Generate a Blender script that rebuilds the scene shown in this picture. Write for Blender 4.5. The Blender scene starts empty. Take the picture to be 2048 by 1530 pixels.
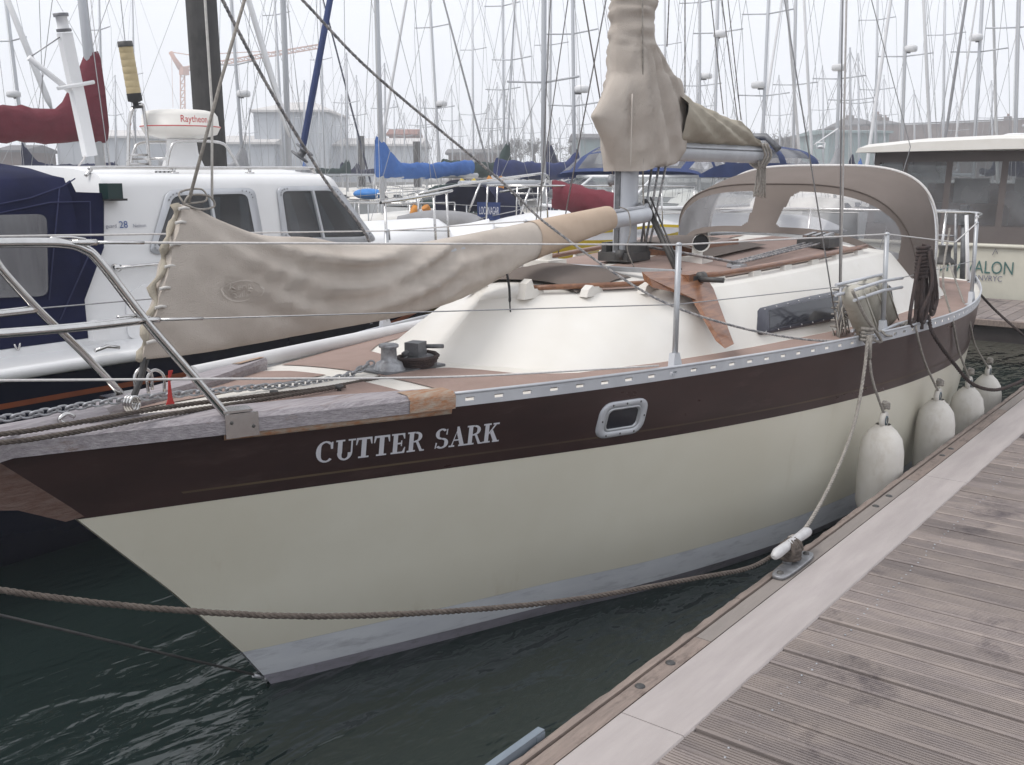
import bpy, bmesh, math, random
from mathutils import Vector, Matrix
random.seed(7)
S = bpy.context.scene
COL = S.collection
V = Vector
# ------------------------------------------------------------------ camera
FPX, CX, CY = 2000.0, 1024.0, 765.0          # focal length and centre in photograph pixels (2048 x 1530)
HZ, VPX, CAMZ = 350.0, 2619.0, 2.05          # horizon row, vanishing column of the pontoon, eye height over water
TH = math.atan((CY - HZ) / FPX)
PHI = math.atan((VPX - CX) * math.cos(TH) / FPX)
FW = V((math.cos(PHI), math.sin(PHI), 0)); RT = V((math.sin(PHI), -math.cos(PHI), 0)); UP = V((0, 0, 1))
FWD = FW * math.cos(TH) - UP * math.sin(TH); UPC = FW * math.sin(TH) + UP * math.cos(TH)
CAM = V((-2.366, -3.118, CAMZ))
cd = bpy.data.cameras.new('camera'); cam = bpy.data.objects.new('camera', cd); COL.objects.link(cam)
cd.sensor_width = 36.0; cd.lens = 36.0 * FPX / 2048.0; cd.clip_start = 0.05; cd.clip_end = 3000
m = Matrix((RT, UPC, -FWD)).transposed().to_4x4(); m.translation = CAM
cam.matrix_world = m
S.camera = cam
# ------------------------------------------------------------------ sky, sun, exposure (bright overcast day)
W = bpy.data.worlds.new('World'); S.world = W; W.use_nodes = True
nt = W.node_tree; nt.nodes.clear()
sky = nt.nodes.new('ShaderNodeTexSky'); sky.sky_type = 'NISHITA'; sky.sun_disc = False
SUN_EL, SUN_AZ = math.radians(58), math.radians(150)
sky.sun_elevation = SUN_EL; sky.sun_rotation = math.radians(90) - SUN_AZ; sky.air_density = 1.0; sky.dust_density = 4.0
hs = nt.nodes.new('ShaderNodeHueSaturation'); hs.inputs['Saturation'].default_value = 0.35
mx = nt.nodes.new('ShaderNodeMix'); mx.data_type = 'RGBA'; mx.inputs['Factor'].default_value = 0.86
mx.inputs['B'].default_value = (8.9, 9.15, 9.7, 1)       # even cloud cover
bg = nt.nodes.new('ShaderNodeBackground'); bg.inputs['Strength'].default_value = 0.1
ow = nt.nodes.new('ShaderNodeOutputWorld')
nt.links.new(sky.outputs[0], hs.inputs['Color']); nt.links.new(hs.outputs[0], mx.inputs['A'])
nt.links.new(mx.outputs['Result'], bg.inputs['Color']); nt.links.new(bg.outputs[0], ow.inputs['Surface'])
sd = bpy.data.lights.new('sun', 'SUN'); sd.energy = 1.4; sd.angle = math.radians(25); sd.color = (1.0, 0.96, 0.92)
sun = bpy.data.objects.new('sun', sd); COL.objects.link(sun)
sun.rotation_euler = V((-math.cos(SUN_EL) * math.cos(SUN_AZ), -math.cos(SUN_EL) * math.sin(SUN_AZ), -math.sin(SUN_EL))).to_track_quat('-Z', 'Y').to_euler()
S.view_settings.view_transform = 'Standard'; S.view_settings.look = 'None'
S.view_settings.gamma = 1.0; S.view_settings.use_curve_mapping = False; S.view_settings.exposure = 0.40
try:
    S.cycles.transparent_max_bounces = 24; S.cycles.max_bounces = 8; S.cycles.volume_bounces = 2
except Exception: pass
# ------------------------------------------------------------------ pixel -> place helpers
def ray(px, py): return FWD + RT * ((px - CX) / FPX) - UPC * ((py - CY) / FPX)
def onz(px, py, z): d = ray(px, py); return CAM + d * ((z - CAM.z) / d.z)
def ony(px, py, y): d = ray(px, py); return CAM + d * ((y - CAM.y) / d.y)
def onx(px, py, x): d = ray(px, py); return CAM + d * ((x - CAM.x) / d.x)
def at(px, py, depth): return CAM + ray(px, py) * depth
def interp(x, T):
    if x <= T[0][0]: return T[0][1]
    for (a, b), (c, d) in zip(T, T[1:]):
        if x <= c: return b + (d - b) * (x - a) / (c - a)
    return T[-1][1]
def smooth_interp(x, T):
    n = len(T)
    if x <= T[0][0]: return T[0][1]
    if x >= T[-1][0]: return T[-1][1]
    for i in range(n - 1):
        if x <= T[i + 1][0]: break
    x0, y0 = T[i]; x1, y1 = T[i + 1]
    def slope(k):
        if k == 0: return (T[1][1] - T[0][1]) / (T[1][0] - T[0][0])
        if k == n - 1: return (T[-1][1] - T[-2][1]) / (T[-1][0] - T[-2][0])
        return (T[k + 1][1] - T[k - 1][1]) / (T[k + 1][0] - T[k - 1][0])
    h = x1 - x0; t = (x - x0) / h; m0 = slope(i) * h; m1 = slope(i + 1) * h
    return (2*t**3 - 3*t*t + 1) * y0 + (t**3 - 2*t*t + t) * m0 + (-2*t**3 + 3*t*t) * y1 + (t**3 - t*t) * m1
def lerp(a, b, t): return a + (b - a) * t
def catmull(P, n=8):
    P = [V(p) for p in P]; Q = [P[0] * 2 - P[1]] + P + [P[-1] * 2 - P[-2]]; out = []
    for i in range(1, len(Q) - 2):
        a, b, c, d = Q[i-1:i+3]
        for k in range(n):
            t = k / n
            out.append(0.5 * ((2*b) + (c - a)*t + (2*a - 5*b + 4*c - d)*t*t + (3*b - a - 3*c + d)*t**3))
    out.append(P[-1]); return out
def sag(a, b, drop, n=16):
    a = V(a); b = V(b)
    return [a.lerp(b, i / n) - UP * (drop * 4 * (i / n) * (1 - i / n)) for i in range(n + 1)]
# ------------------------------------------------------------------ mesh builder
class MB:
    def __init__(s): s.v = []; s.f = []; s.sm = []
    def add(s, vs, fs, smooth=True):
        b = len(s.v); s.v += [V(p) for p in vs]
        for f in fs: s.f.append([i + b for i in f]); s.sm.append(smooth)
        return s
    def grid(s, rows, cu=False, cv=False, smooth=True, skip=None):
        n = len(rows); k = len(rows[0]); fs = []
        for i in range(n if cu else n - 1):
            for j in range(k if cv else k - 1):
                if skip and skip(i, j): continue
                a = i * k + j; b = i * k + (j + 1) % k; c = ((i + 1) % n) * k + (j + 1) % k; d = ((i + 1) % n) * k + j
                fs.append((a, b, c, d))
        return s.add([p for r in rows for p in r], fs, smooth)
    def poly(s, pts, smooth=False): return s.add(pts, [list(range(len(pts)))], smooth)
    def tube(s, path, r, n=8, caps=True, flat=1.0, smooth=True):
        path = [V(p) for p in path]; N = len(path); rows = []; prev = None
        for i, p in enumerate(path):
            t = (path[min(i + 1, N - 1)] - path[max(i - 1, 0)])
            if t.length < 1e-9: t = V((0, 0, 1))
            t.normalize()
            if prev is None:
                u = t.cross(UP)
                if u.length < 1e-3: u = t.cross(V((1, 0, 0)))
            else: u = prev - t * prev.dot(t)
            u.normalize(); prev = u; w = t.cross(u)
            rr = r[i] if isinstance(r, (list, tuple)) else r
            rows.append([p + u * (math.cos(2*math.pi*k/n) * rr) + w * (math.sin(2*math.pi*k/n) * rr * flat) for k in range(n)])
        b = len(s.v); s.grid(rows, cv=True, smooth=smooth)
        if caps:
            s.f.append([b + k for k in range(n)][::-1]); s.sm.append(False)
            s.f.append([b + (N - 1) * n + k for k in range(n)]); s.sm.append(False)
        return s
    def box(s, c, size, mat=None, bev=0):
        hx, hy, hz = size[0] / 2, size[1] / 2, size[2] / 2
        P = [V((x, y, z)) for x in (-hx, hx) for y in (-hy, hy) for z in (-hz, hz)]
        if mat is not None: P = [mat @ p for p in P]
        P = [p + V(c) for p in P]
        return s.add(P, [(0, 1, 3, 2), (4, 6, 7, 5), (0, 4, 5, 1), (2, 3, 7, 6), (0, 2, 6, 4), (1, 5, 7, 3)], False)
    def beam(s, a, b, w, h, up=UP):
        a = V(a); b = V(b); t = (b - a); L = t.length; t.normalize(); u = t.cross(up)
        if u.length < 1e-4: u = t.cross(V((1, 0, 0)))
        u.normalize(); q = u.cross(t)
        M = Matrix((t, u, q)).transposed()
        return s.box((a + b) / 2, (L, w, h), M)
    def prism(s, poly, vec, smooth=False):
        poly = [V(p) for p in poly]; n = len(poly); vec = V(vec)
        s.add(poly + [p + vec for p in poly], [list(range(n))[::-1], list(range(n, 2*n))], False)
        b = len(s.v) - 2 * n
        for i in range(n):
            j = (i + 1) % n; s.f.append([b + i, b + j, b + n + j, b + n + i]); s.sm.append(smooth)
        return s
    def lathe(s, prof, c, axis=UP, n=16, smooth=True):
        axis = V(axis).normalized(); u = axis.cross(V((0.3, 1, 0.2))).normalized(); w = axis.cross(u); c = V(c)
        rows = [[c + axis * h + (u * math.cos(2*math.pi*k/n) + w * math.sin(2*math.pi*k/n)) * max(r, 1e-4) for k in range(n)] for r, h in prof]
        return s.grid(rows, cv=True, smooth=smooth)
    def ell(s, c, r, n=12, m=8, mat=None):
        rows = []
        for i in range(m + 1):
            th = math.pi * i / m
            row = []
            for k in range(n):
                a = 2 * math.pi * k / n
                p = V((r[0]*math.sin(th)*math.cos(a), r[1]*math.sin(th)*math.sin(a), r[2]*math.cos(th)))
                if mat is not None: p = mat @ p
                row.append(p + V(c))
            rows.append(row)
        return s.grid(rows, cv=True)
ORG = {}
def link(o): COL.objects.link(o); return o
def tagp(o, label=None, cat=None, group=None, kind=None):
    if label: o['label'] = label
    if cat: o['category'] = cat
    if group: o['group'] = group
    if kind: o['kind'] = kind
    return o
def thing(name, loc, label, cat, group=None):
    o = link(bpy.data.objects.new(name, None)); o.location = loc; o.empty_display_size = 0.2
    ORG[o] = V(loc); return tagp(o, label, cat, group)
def obj(name, mb, mat, parent=None, label=None, cat=None, group=None, kind=None, weld=False):
    if parent is not None: org = ORG[parent]
    else:
        xs = [p.x for p in mb.v]; ys = [p.y for p in mb.v]; zs = [p.z for p in mb.v]
        org = V(((min(xs)+max(xs))/2, (min(ys)+max(ys))/2, min(zs)))
    me = bpy.data.meshes.new(name)
    me.from_pydata([tuple(p - org) for p in mb.v], [], mb.f)
    me.polygons.foreach_set('use_smooth', mb.sm)
    me.materials.append(M[mat] if isinstance(mat, str) else mat)
    if weld:
        bm = bmesh.new(); bm.from_mesh(me); bmesh.ops.remove_doubles(bm, verts=bm.verts, dist=1e-4)
        bmesh.ops.recalc_face_normals(bm, faces=bm.faces); bm.to_mesh(me); bm.free()
    o = link(bpy.data.objects.new(name, me)); ORG[o] = org
    if parent is not None: o.parent = parent
    else: o.location = org
    return tagp(o, label, cat, group, kind)
def copy_tree(o, parent=None, offset=None):
    c = link(o.copy())
    if parent is not None: c.parent = parent
    elif offset is not None: c.location = o.location + V(offset)
    for ch in o.children: copy_tree(ch, c)
    return c
def rope(path, R, strands=3, pitch=None, n=5, step=None):
    """three-strand laid rope along a path"""
    pitch = pitch or R * 7; step = step or pitch / 8
    P = [V(p) for p in path]; L = [0]
    for a, b in zip(P, P[1:]): L.append(L[-1] + (b - a).length)
    N = max(4, int(L[-1] / step)); pts = []; j = 0
    for i in range(N + 1):
        d = L[-1] * i / N
        while j < len(L) - 2 and L[j + 1] < d: j += 1
        seg = max(L[j + 1] - L[j], 1e-9); pts.append((P[j].lerp(P[j + 1], (d - L[j]) / seg), d))
    mb = MB()
    for sI in range(strands):
        out = []; prev = None
        for i, (p, d) in enumerate(pts):
            t = (pts[min(i+1, N)][0] - pts[max(i-1, 0)][0]).normalized()
            if prev is None:
                u = t.cross(UP); u = u if u.length > 1e-3 else t.cross(V((1, 0, 0)))
            else: u = prev - t * prev.dot(t)
            u.normalize(); prev = u; w = t.cross(u); a = 2*math.pi*(d / pitch + sI / strands)
            out.append(p + (u * math.cos(a) + w * math.sin(a)) * R * 0.52)
        mb.tube(out, R * 0.56, n)
    return mb
def text_mb(txt, size, org, ux, uy, align='LEFT', extr=0.0, space=1.0):
    """lettering as mesh: ux along the line, uy up"""
    cu = bpy.data.curves.new('t', 'FONT'); cu.body = txt; cu.size = size; cu.align_x = align; cu.space_character = space; cu.resolution_u = 3
    o = link(bpy.data.objects.new('t', cu)); dg = bpy.context.evaluated_depsgraph_get()
    me = bpy.data.meshes.new_from_object(o.evaluated_get(dg))
    mb = MB(); ux = V(ux); uy = V(uy)
    mb.add([V(org) + ux * v.co.x + uy * v.co.y for v in me.vertices], [list(p.vertices) for p in me.polygons], False)
    bpy.data.objects.remove(o); bpy.data.curves.remove(cu); bpy.data.meshes.remove(me)
    return mb
# ------------------------------------------------------------------ materials
M = {}
def mat(name, c1, c2=None, rough=0.5, metal=0.0, scale=8.0, stretch=(1, 1, 1), bump=0.0, bscale=None, detail=6.0, spec=None, coat=0.0, rnd=0.0, lo=0.35, hi=0.65, alpha=None, trans=0.0, ior=1.45, stain=None, rvar=0.0, wrinkle=0.0):
    m = bpy.data.materials.new(name); m.use_nodes = True; t = m.node_tree; N = t.nodes; L = t.links
    b = N['Principled BSDF']; b.inputs['Roughness'].default_value = rough; b.inputs['Metallic'].default_value = metal
    b.inputs['IOR'].default_value = ior
    if spec is not None: b.inputs['Specular IOR Level'].default_value = spec
    if coat: b.inputs['Coat Weight'].default_value = coat; b.inputs['Coat Roughness'].default_value = 0.08
    if trans: b.inputs['Transmission Weight'].default_value = trans
    if alpha is not None: b.inputs['Alpha'].default_value = alpha
    c2 = c2 or tuple(x * 0.88 for x in c1)
    tc = N.new('ShaderNodeTexCoord'); mp = N.new('ShaderNodeMapping'); mp.inputs['Scale'].default_value = stretch
    L.new(tc.outputs['Object'], mp.inputs['Vector'])
    nz = N.new('ShaderNodeTexNoise'); nz.inputs['Scale'].default_value = scale; nz.inputs['Detail'].default_value = detail; nz.inputs['Roughness'].default_value = 0.6
    L.new(mp.outputs[0], nz.inputs['Vector'])
    rp = N.new('ShaderNodeMapRange'); rp.inputs['From Min'].default_value = lo; rp.inputs['From Max'].default_value = hi
    L.new(nz.outputs['Fac'], rp.inputs['Value'])
    mxn = N.new('ShaderNodeMix'); mxn.data_type = 'RGBA'; mxn.inputs['A'].default_value = (*c1, 1); mxn.inputs['B'].default_value = (*c2, 1)
    L.new(rp.outputs[0], mxn.inputs['Factor']); out = mxn.outputs['Result']
    if stain:
        c3, sc, st, lo3, hi3 = stain
        mp2 = N.new('ShaderNodeMapping'); mp2.inputs['Scale'].default_value = st; L.new(tc.outputs['Object'], mp2.inputs['Vector'])
        n2 = N.new('ShaderNodeTexNoise'); n2.inputs['Scale'].default_value = sc; n2.inputs['Detail'].default_value = 8; n2.inputs['Roughness'].default_value = 0.7
        L.new(mp2.outputs[0], n2.inputs['Vector'])
        r2 = N.new('ShaderNodeMapRange'); r2.inputs['From Min'].default_value = lo3; r2.inputs['From Max'].default_value = hi3; L.new(n2.outputs['Fac'], r2.inputs['Value'])
        m2 = N.new('ShaderNodeMix'); m2.data_type = 'RGBA'; m2.inputs['B'].default_value = (*c3, 1)
        L.new(out, m2.inputs['A']); L.new(r2.outputs[0], m2.inputs['Factor']); out = m2.outputs['Result']
    if rnd:
        oi = N.new('ShaderNodeObjectInfo'); mr = N.new('ShaderNodeMapRange'); mr.inputs['To Min'].default_value = 1 - rnd; mr.inputs['To Max'].default_value = 1 + rnd
        L.new(oi.outputs['Random'], mr.inputs['Value'])
        h = N.new('ShaderNodeHueSaturation'); L.new(mr.outputs[0], h.inputs['Value']); L.new(out, h.inputs['Color']); out = h.outputs['Color']
    L.new(out, b.inputs['Base Color'])
    if rvar:
        rv = N.new('ShaderNodeMapRange'); rv.inputs['To Min'].default_value = max(0.02, rough - rvar); rv.inputs['To Max'].default_value = min(1, rough + rvar)
        L.new(nz.outputs['Fac'], rv.inputs['Value']); L.new(rv.outputs[0], b.inputs['Roughness'])
    if bump:
        nb = N.new('ShaderNodeTexNoise'); nb.inputs['Scale'].default_value = bscale or scale * 4; nb.inputs['Detail'].default_value = 5
        L.new(mp.outputs[0], nb.inputs['Vector'])
        bp = N.new('ShaderNodeBump'); bp.inputs['Strength'].default_value = bump; bp.inputs['Distance'].default_value = 0.01
        L.new(nb.outputs['Fac'], bp.inputs['Height']); L.new(bp.outputs[0], b.inputs['Normal'])
        if wrinkle:
            nw = N.new('ShaderNodeTexNoise'); nw.noise_type = 'RIDGED_MULTIFRACTAL'; nw.inputs['Scale'].default_value = 3.2; nw.inputs['Detail'].default_value = 3; nw.inputs['Distortion'].default_value = 0.8
            mw = N.new('ShaderNodeMapping'); mw.inputs['Scale'].default_value = (1.0, 1.0, 1.7); mw.inputs['Rotation'].default_value = (0, 0.6, 0); L.new(tc.outputs['Object'], mw.inputs['Vector']); L.new(mw.outputs[0], nw.inputs['Vector'])
            bw = N.new('ShaderNodeBump'); bw.inputs['Strength'].default_value = 1.0; bw.inputs['Distance'].default_value = wrinkle
            L.new(nw.outputs['Fac'], bw.inputs['Height']); L.new(bw.outputs[0], bp.inputs['Normal'])
    M[name] = m; return m
mat('gel_cream', (0.68, 0.65, 0.55), (0.64, 0.605, 0.50), rough=0.28, scale=1.6, spec=0.45, stain=((0.54, 0.48, 0.37), 2.2, (2.6, 2.6, 0.22), 0.60, 0.88), bump=0.02, bscale=2.0)
mat('gel_white', (0.76, 0.735, 0.69), (0.71, 0.68, 0.625), rough=0.35, scale=3.0, spec=0.4, stain=((0.55, 0.50, 0.42), 5, (1, 1, 0.4), 0.62, 0.95))
mat('deck_cream', (0.74, 0.71, 0.655), (0.68, 0.645, 0.585), rough=0.5, scale=9, stain=((0.42, 0.37, 0.30), 6, (1, 1, 1), 0.6, 0.9))
mat('brown_band', (0.050, 0.028, 0.026), (0.036, 0.021, 0.020), rough=0.30, scale=2, stretch=(1, 1, 3), spec=0.4, stain=((0.10, 0.065, 0.06), 3, (0.7, 0.7, 3), 0.55, 0.9), rvar=0.08)
mat('gold_line', (0.115, 0.082, 0.05), (0.055, 0.036, 0.028), rough=0.4, scale=1.3)
mat('boot_stripe', (0.63, 0.645, 0.67), (0.56, 0.575, 0.61), rough=0.45, scale=3, stretch=(1, 1, 4), stain=((0.30, 0.30, 0.33), 4, (1, 1, 5), 0.52, 0.8))
mat('antifoul', (0.29, 0.275, 0.32), (0.21, 0.20, 0.225), rough=0.7, scale=7, stretch=(1, 1, 3), stain=((0.10, 0.105, 0.09), 9, (1, 1, 2), 0.55, 0.78))
mat('nonskid', (0.325, 0.232, 0.20), (0.28, 0.20, 0.17), rough=0.85, scale=5, bump=0.35, bscale=220, stain=((0.33, 0.25, 0.21), 7, (1, 1, 1), 0.55, 0.8))
mat('teak_grey', (0.40, 0.37, 0.385), (0.27, 0.245, 0.26), rough=0.85, scale=6, stretch=(1.2, 14, 14), bump=0.6, bscale=14, stain=((0.22, 0.16, 0.13), 4, (1, 5, 5), 0.58, 0.75))
mat('teak_varnish', (0.27, 0.125, 0.062), (0.155, 0.066, 0.036), rough=0.32, scale=5, stretch=(1.5, 12, 12), coat=0.3, bump=0.1, bscale=20)
mat('teak_dark', (0.09, 0.045, 0.032), (0.13, 0.085, 0.07), rough=0.7, scale=7, stretch=(2, 9, 9), bump=0.4, bscale=18)
mat('groove_dirt', (0.055, 0.045, 0.04), (0.16, 0.135, 0.12), rough=0.95, scale=2.2, lo=0.42, hi=0.60)
mat('curtain', (0.075, 0.085, 0.10), (0.045, 0.05, 0.06), rough=0.9, scale=14, stretch=(6, 1, 0.3))
mat('curtain_pale', (0.20, 0.195, 0.21), (0.11, 0.10, 0.115), rough=0.8, scale=5, stretch=(4, 1, 0.5), stain=((0.22, 0.09, 0.07), 6, (2, 1, 1), 0.62, 0.75))
mat('cabin_dark', (0.012, 0.013, 0.015), (0.03, 0.03, 0.032), rough=0.8, scale=3)
mat('seam_navy', (0.035, 0.04, 0.10), rough=0.9)
mat('teak_worn', (0.33, 0.155, 0.075), (0.36, 0.30, 0.24), rough=0.7, scale=7, stretch=(2, 9, 9), bump=0.4, bscale=18)
mat('alu', (0.50, 0.515, 0.53), (0.42, 0.43, 0.45), rough=0.42, metal=0.55, scale=12, rvar=0.1)
mat('alu_pale', (0.56, 0.575, 0.60), (0.48, 0.49, 0.52), rough=0.45, metal=0.25, scale=6, stretch=(1, 1, 0.4))
mat('alu_dark', (0.12, 0.125, 0.13), (0.20, 0.20, 0.21), rough=0.5, metal=0.5, scale=20)
mat('steel', (0.62, 0.61, 0.60), (0.54, 0.53, 0.52), rough=0.16, metal=1.0, scale=20, rvar=0.06)
mat('galv', (0.42, 0.43, 0.45), (0.26, 0.26, 0.27), rough=0.5, metal=0.6, scale=40)
mat('wire', (0.36, 0.36, 0.365), (0.27, 0.27, 0.28), rough=0.4, metal=0.6, scale=60)
mat('wire_white', (0.66, 0.64, 0.62), (0.55, 0.53, 0.52), rough=0.5, scale=60)
mat('canvas_tan', (0.545, 0.49, 0.435), (0.47, 0.415, 0.365), rough=0.9, scale=2.5, bump=0.5, bscale=260, spec=0.15, stain=((0.40, 0.35, 0.30), 3.5, (1, 1, 1), 0.52, 0.78), wrinkle=0.02)
mat('canvas_tan_new', (0.53, 0.415, 0.32), (0.47, 0.365, 0.28), rough=0.9, scale=3, bump=0.5, bscale=260, spec=0.15, wrinkle=0.02)
mat('canvas_green', (0.46, 0.415, 0.34), (0.38, 0.34, 0.275), rough=0.9, scale=2.2, bump=0.4, bscale=200, spec=0.1, wrinkle=0.02)
mat('canvas_brown', (0.182, 0.153, 0.137), (0.162, 0.136, 0.12), rough=0.9, scale=3, bump=0.4, bscale=260, spec=0.15)
mat('canvas_navy', (0.015, 0.018, 0.056), (0.011, 0.013, 0.038), rough=0.85, scale=3, bump=0.3, bscale=200, spec=0.2, wrinkle=0.012)
mat('canvas_blue', (0.055, 0.15, 0.42), (0.04, 0.11, 0.33), rough=0.8, scale=4, bump=0.4, bscale=20, wrinkle=0.04)
mat('canvas_royal', (0.018, 0.03, 0.125), (0.014, 0.024, 0.09), rough=0.8, scale=4, bump=0.4, bscale=20)
mat('canvas_green_dark', (0.02, 0.045, 0.04), (0.015, 0.03, 0.028), rough=0.85, scale=4)
mat('canvas_maroon', (0.15, 0.022, 0.035), (0.11, 0.016, 0.026), rough=0.85, scale=3, bump=0.4, bscale=30, wrinkle=0.03)
mat('canvas_grey', (0.30, 0.30, 0.31), (0.24, 0.24, 0.25), rough=0.9, scale=4)
mat('stitch', (0.59, 0.535, 0.48), rough=0.9)
mat('fender_white', (0.62, 0.595, 0.555), (0.55, 0.52, 0.47), rough=0.55, scale=6, stain=((0.42, 0.37, 0.30), 7, (1, 1, 0.6), 0.55, 0.8), bump=0.05, bscale=30)
mat('fender_old', (0.46, 0.44, 0.385), (0.36, 0.34, 0.29), rough=0.7, scale=8, stretch=(1, 1, 0.3), stain=((0.27, 0.24, 0.19), 9, (1, 1, 0.5), 0.5, 0.75))
mat('rope_brown', (0.12, 0.10, 0.085), (0.075, 0.06, 0.052), rough=0.95, scale=30, bump=0.5, bscale=200)
mat('rope_pale', (0.38, 0.35, 0.31), (0.24, 0.22, 0.20), rough=0.95, scale=60, bump=0.5, bscale=200)
mat('rope_speck', (0.40, 0.38, 0.37), (0.20, 0.20, 0.21), rough=0.95, scale=45, lo=0.46, hi=0.54, bump=0.4, bscale=200)
mat('rope_dark', (0.045, 0.035, 0.035), (0.07, 0.05, 0.045), rough=0.95, scale=30, bump=0.5, bscale=150)
mat('rope_white', (0.62, 0.60, 0.57), (0.52, 0.50, 0.47), rough=0.9, scale=50)
mat('rope_blue', (0.05, 0.16, 0.33), rough=0.9)
mat('letter', (0.62, 0.62, 0.66), (0.57, 0.57, 0.61), rough=0.4, scale=20)
mat('rubber', (0.02, 0.02, 0.022), (0.03, 0.03, 0.03), rough=0.7)
mat('dark_metal', (0.06, 0.06, 0.062), (0.10, 0.095, 0.09), rough=0.55, metal=0.3, scale=18)
mat('red', (0.42, 0.03, 0.025), (0.33, 0.02, 0.02), rough=0.6)
mat('glass_dark', (0.022, 0.024, 0.034), (0.016, 0.017, 0.022), rough=0.10, scale=2, spec=0.6)
mat('acrylic', (0.055, 0.055, 0.072), (0.04, 0.042, 0.055), rough=0.16, scale=2, spec=0.55)
mat('paint_white', (0.78, 0.78, 0.785), (0.73, 0.73, 0.735), rough=0.3, scale=2, spec=0.4, stain=((0.58, 0.55, 0.50), 4, (1, 1, 0.3), 0.62, 0.95))
mat('hull_white', (0.66, 0.66, 0.655), (0.58, 0.575, 0.56), rough=0.4, scale=2, rnd=0.10, stain=((0.40, 0.37, 0.31), 2, (1, 1, 0.2), 0.6, 0.85))
mat('hull_navy', (0.008, 0.010, 0.024), (0.012, 0.014, 0.03), rough=0.15, scale=1.5, spec=0.5)
mat('hull_blue', (0.02, 0.05, 0.15), rough=0.25)
mat('orange_stripe', (0.30, 0.085, 0.035), (0.20, 0.06, 0.03), rough=0.5, scale=5)
mat('cream_hull', (0.62, 0.60, 0.51), (0.56, 0.54, 0.46), rough=0.35, scale=3)
mat('beige_tube', (0.50, 0.41, 0.245), (0.43, 0.345, 0.20), rough=0.6, scale=5, stretch=(1, 1, 4))
mat('green_dark', (0.012, 0.035, 0.035), rough=0.4)
mat('teal', (0.07, 0.16, 0.15), rough=0.5)
mat('blue_text', (0.02, 0.09, 0.30), rough=0.5)
mat('grey_text', (0.20, 0.20, 0.26), rough=0.5)
mat('red_text', (0.55, 0.035, 0.04), rough=0.5)
mat('yellow', (0.55, 0.40, 0.025), (0.46, 0.33, 0.02), rough=0.5, scale=3)
mat('orange', (0.62, 0.24, 0.03), (0.5, 0.2, 0.03), rough=0.6)
mat('bright_blue', (0.02, 0.20, 0.55), (0.015, 0.15, 0.45), rough=0.5)
mat('mast', (0.50, 0.515, 0.54), (0.43, 0.44, 0.47), rough=0.45, metal=0.2, scale=1.5, stretch=(1, 1, 0.2), rnd=0.12)
mat('mast_white', (0.68, 0.68, 0.69), (0.60, 0.60, 0.61), rough=0.45, scale=2, rnd=0.08)
mat('pile_dark', (0.035, 0.034, 0.034), (0.055, 0.052, 0.05), rough=0.85, scale=3, stretch=(3, 3, 0.5), bump=0.3, bscale=20, stain=((0.015, 0.015, 0.015), 2, (1, 1, 0.6), 0.5, 0.7))
mat('shed_grey', (0.50, 0.52, 0.55), (0.44, 0.46, 0.49), rough=0.7, scale=0.5, stretch=(1, 1, 0.2))
mat('shed_roof', (0.60, 0.58, 0.56), (0.50, 0.48, 0.47), rough=0.8, scale=0.6)
mat('shed_teal', (0.24, 0.31, 0.31), (0.20, 0.26, 0.26), rough=0.8, scale=0.3)
mat('brick', (0.16, 0.105, 0.09), (0.12, 0.085, 0.075), rough=0.9, scale=0.8, stain=((0.20, 0.16, 0.14), 0.3, (1, 1, 1), 0.5, 0.7))
mat('brick_red', (0.24, 0.10, 0.07), (0.19, 0.08, 0.06), rough=0.9, scale=1)
mat('slate', (0.10, 0.095, 0.10), (0.13, 0.12, 0.12), rough=0.85, scale=0.7)
mat('crane', (0.48, 0.23, 0.15), (0.42, 0.20, 0.13), rough=0.6)
mat('bark', (0.10, 0.085, 0.072), (0.075, 0.065, 0.055), rough=0.95, scale=2)
mat('concrete', (0.30, 0.29, 0.275), (0.24, 0.235, 0.225), rough=0.9, scale=0.5)
mat('grass', (0.05, 0.075, 0.03), (0.04, 0.06, 0.025), rough=0.95, scale=0.5)
mat('float_dark', (0.05, 0.042, 0.04), (0.035, 0.03, 0.03), rough=0.9, scale=5)
# vinyl window: clear plastic, slightly milky
def clear_mat(name, tint, fac, rough):
    m = bpy.data.materials.new(name); m.use_nodes = True; t = m.node_tree; N = t.nodes; L = t.links; N.clear()
    o = N.new('ShaderNodeOutputMaterial'); tr = N.new('ShaderNodeBsdfTransparent'); tr.inputs[0].default_value = (*tint, 1)
    b = N.new('ShaderNodeBsdfPrincipled'); b.inputs['Base Color'].default_value = (0.30, 0.30, 0.31, 1); b.inputs['Roughness'].default_value = rough
    tc = N.new('ShaderNodeTexCoord'); nz = N.new('ShaderNodeTexNoise'); nz.inputs['Scale'].default_value = 2.5; nz.inputs['Detail'].default_value = 3
    L.new(tc.outputs['Object'], nz.inputs['Vector']); mr = N.new('ShaderNodeMapRange'); mr.inputs['From Min'].default_value = 0.3; mr.inputs['From Max'].default_value = 0.75
    mr.inputs['To Min'].default_value = fac * 0.6; mr.inputs['To Max'].default_value = fac * 1.5; L.new(nz.outputs['Fac'], mr.inputs['Value'])
    bp = N.new('ShaderNodeBump'); bp.inputs['Strength'].default_value = 0.15; bp.inputs['Distance'].default_value = 0.05; L.new(nz.outputs['Fac'], bp.inputs['Height']); L.new(bp.outputs[0], b.inputs['Normal'])
    ms = N.new('ShaderNodeMixShader'); L.new(mr.outputs[0], ms.inputs[0]); L.new(tr.outputs[0], ms.inputs[1]); L.new(b.outputs[0], ms.inputs[2]); L.new(ms.outputs[0], o.inputs[0])
    M[name] = m
clear_mat('vinyl', (0.80, 0.80, 0.82), 0.42, 0.14)
clear_mat('glass_tint', (0.42, 0.45, 0.45), 0.30, 0.05)
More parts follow.
